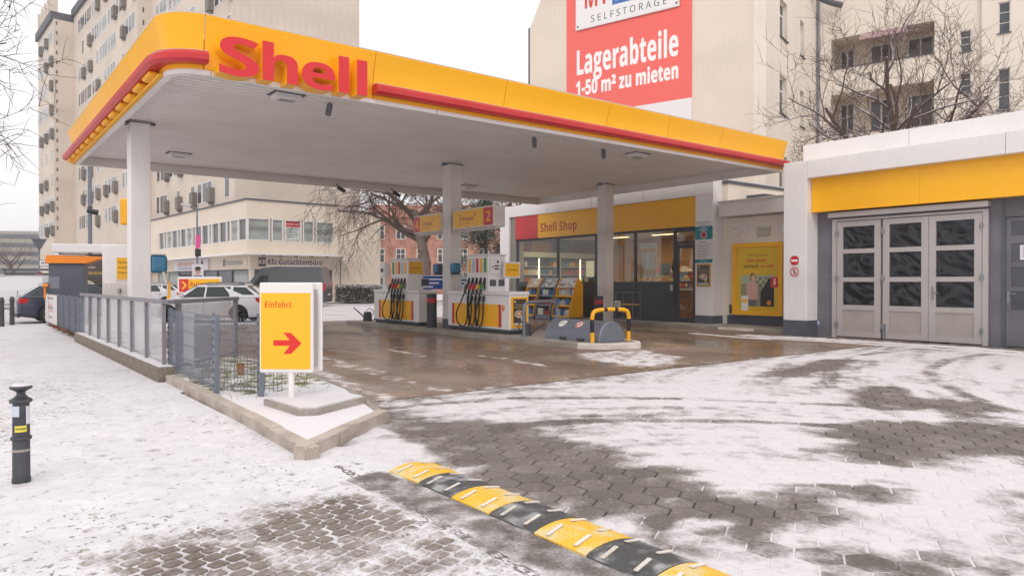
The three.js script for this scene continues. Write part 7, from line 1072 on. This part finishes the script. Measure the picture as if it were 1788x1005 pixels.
{
  let [u, v] = at(1535, 28); tree('bare_tree', 'snow dusted bare tree rising behind the garage roof', u, v, { seed: 5, min: 0.009, keep: 0.5, height: 6.2, rad: 0.36, limbs: 8, spread: 0.85, limb: 0.7, levels: 5, kids: 3, wig: 0.42, up: 0.05, droop: 0.05, snow: true });
  [u, v] = at(748, 47); tree('bare_tree', 'large bare weeping tree with thick trunk behind the fuel pumps', u, v, { seed: 8, height: 6.6, rad: 0.42, limbs: 8, spread: 1.0, limb: 0.72, levels: 5, kids: 3, wig: 0.36, up: 0.03, droop: -0.2 });
  [u, v] = at(905, 58); tree('bare_tree', 'bare tree with spreading limbs behind the shop end', u, v, { seed: 15, height: 7.5, rad: 0.35, limbs: 6, spread: 0.95, limb: 0.65, levels: 5, kids: 3, wig: 0.32, up: 0.05, droop: -0.05 });
  [u, v] = at(-190, 26); tree('bare_tree', 'bare street tree reaching over the sidewalk end', u, v, { seed: 22, min: 0.014, keep: 0.52, height: 8.0, rad: 0.42, limbs: 10, spread: 0.95, limb: 0.74, levels: 5, kids: 3, wig: 0.42, up: 0.03, droop: -0.04, bias: new THREE.Vector3(0.3, 0, 0.2) });
  [u, v] = at(25, 120); tree('bare_tree', 'small hazy bare tree at the far end of the street', u, v, { seed: 31, height: 5, rad: 0.25, limbs: 6, spread: 0.8, limb: 0.7, levels: 4, kids: 3, wig: 0.3, up: 0.05, droop: 0 });
  // evergreen with snow in its needles
  [u, v] = at(848, 40); const t = thing('evergreen_tree', 'dark evergreen tree beside the shop with snow in its needles', 'tree', u, v, 0), r = rng(51), leaf = [], white = [];
  part(t, 'trunk', rod(W(u, v, 0), W(u, v, 5.4), 0.16, 0.04, 8), M.bark);
  const cl = []; for (let k = 0; k < 60; k++) { const a = r() * 6.28, h = 2.0 + r() * 4.0, q = (0.5 + 1.4 * (1 - (h - 2.0) / 4.4)) * Math.sqrt(r()); cl.push([Math.cos(a) * q, h, Math.sin(a) * q, 0.28 + r() * 0.4]); }
  for (let k = 0; k < 15000; k++) { const c = cl[k % 60], a = r() * 6.28, b = Math.acos(2 * r() - 1), d = c[3] * Math.cbrt(r()), x = u + c[0] + Math.sin(b) * Math.cos(a) * d, y = c[1] + Math.cos(b) * d, z = -v + c[2] + Math.sin(b) * Math.sin(a) * d, s = 0.05 + r() * 0.05, dx = (r() - 0.5), dy = (r() - 0.4), dz = (r() - 0.5), e = Math.hypot(dx, dy, dz); (r() < 0.12 ? white : leaf).push(x, y, z, x + dx / e * s * 2, y + dy / e * s * 2, z + dz / e * s * 2, x + dz / e * s * 0.6, y + s * 0.3, z - dx / e * s * 0.6); }
  for (const [n, a, m] of [['crown', leaf, std({ color: 0x3c4a34, roughness: 0.9, side: THREE.DoubleSide })], ['needle_snow', white, std({ color: 0xd8d8da, roughness: 0.9, side: THREE.DoubleSide })]]) { const g = new THREE.BufferGeometry(); g.setAttribute('position', new THREE.Float32BufferAttribute(a, 3)); g.computeVertexNormals(); part(t, n, g, m); }
  // hedge along the offices' blank wall
  [u, v] = at(628, 52); const hd = thing('hedge', 'clipped dark hedge with snow along the blank office wall', 'hedge', u, v, 0), hl = [], hw = []; hd.rotation.y = -0.62;
  for (let k = 0; k < 9000; k++) { const x = -1.7 + r() * 3.6, y = r() * 1.2 + 0.08, z = -0.5 + r() * 1.0, s = 0.05 + r() * 0.05, dx = r() - 0.5, dy = r() - 0.5, dz = r() - 0.5; (r() < 0.16 + (y > 1.08 ? 0.4 : 0) ? hw : hl).push(x, y, z, x + dx * s * 3, y + dy * s * 3, z + dz * s * 3, x + dz * s * 2, y + s, z - dx * s * 2); }
  for (const [n, a, m] of [['foliage', hl, std({ color: 0x5a5044, roughness: 0.95, side: THREE.DoubleSide })], ['snow_on_hedge', hw, std({ color: 0xd8d8da, roughness: 0.9, side: THREE.DoubleSide })]]) { const g = new THREE.BufferGeometry(); g.setAttribute('position', new THREE.Float32BufferAttribute(a, 3)); g.computeVertexNormals(); mesh(n, g, m, hd); } for (let k = 0; k < 8; k++) mesh('stem', cyl(0.025, 0.012, 1.1, 5).translate(-1.5 + k * 0.45, 0.55, 0), M.bark, hd);
}
renderer.render(scene, camera);
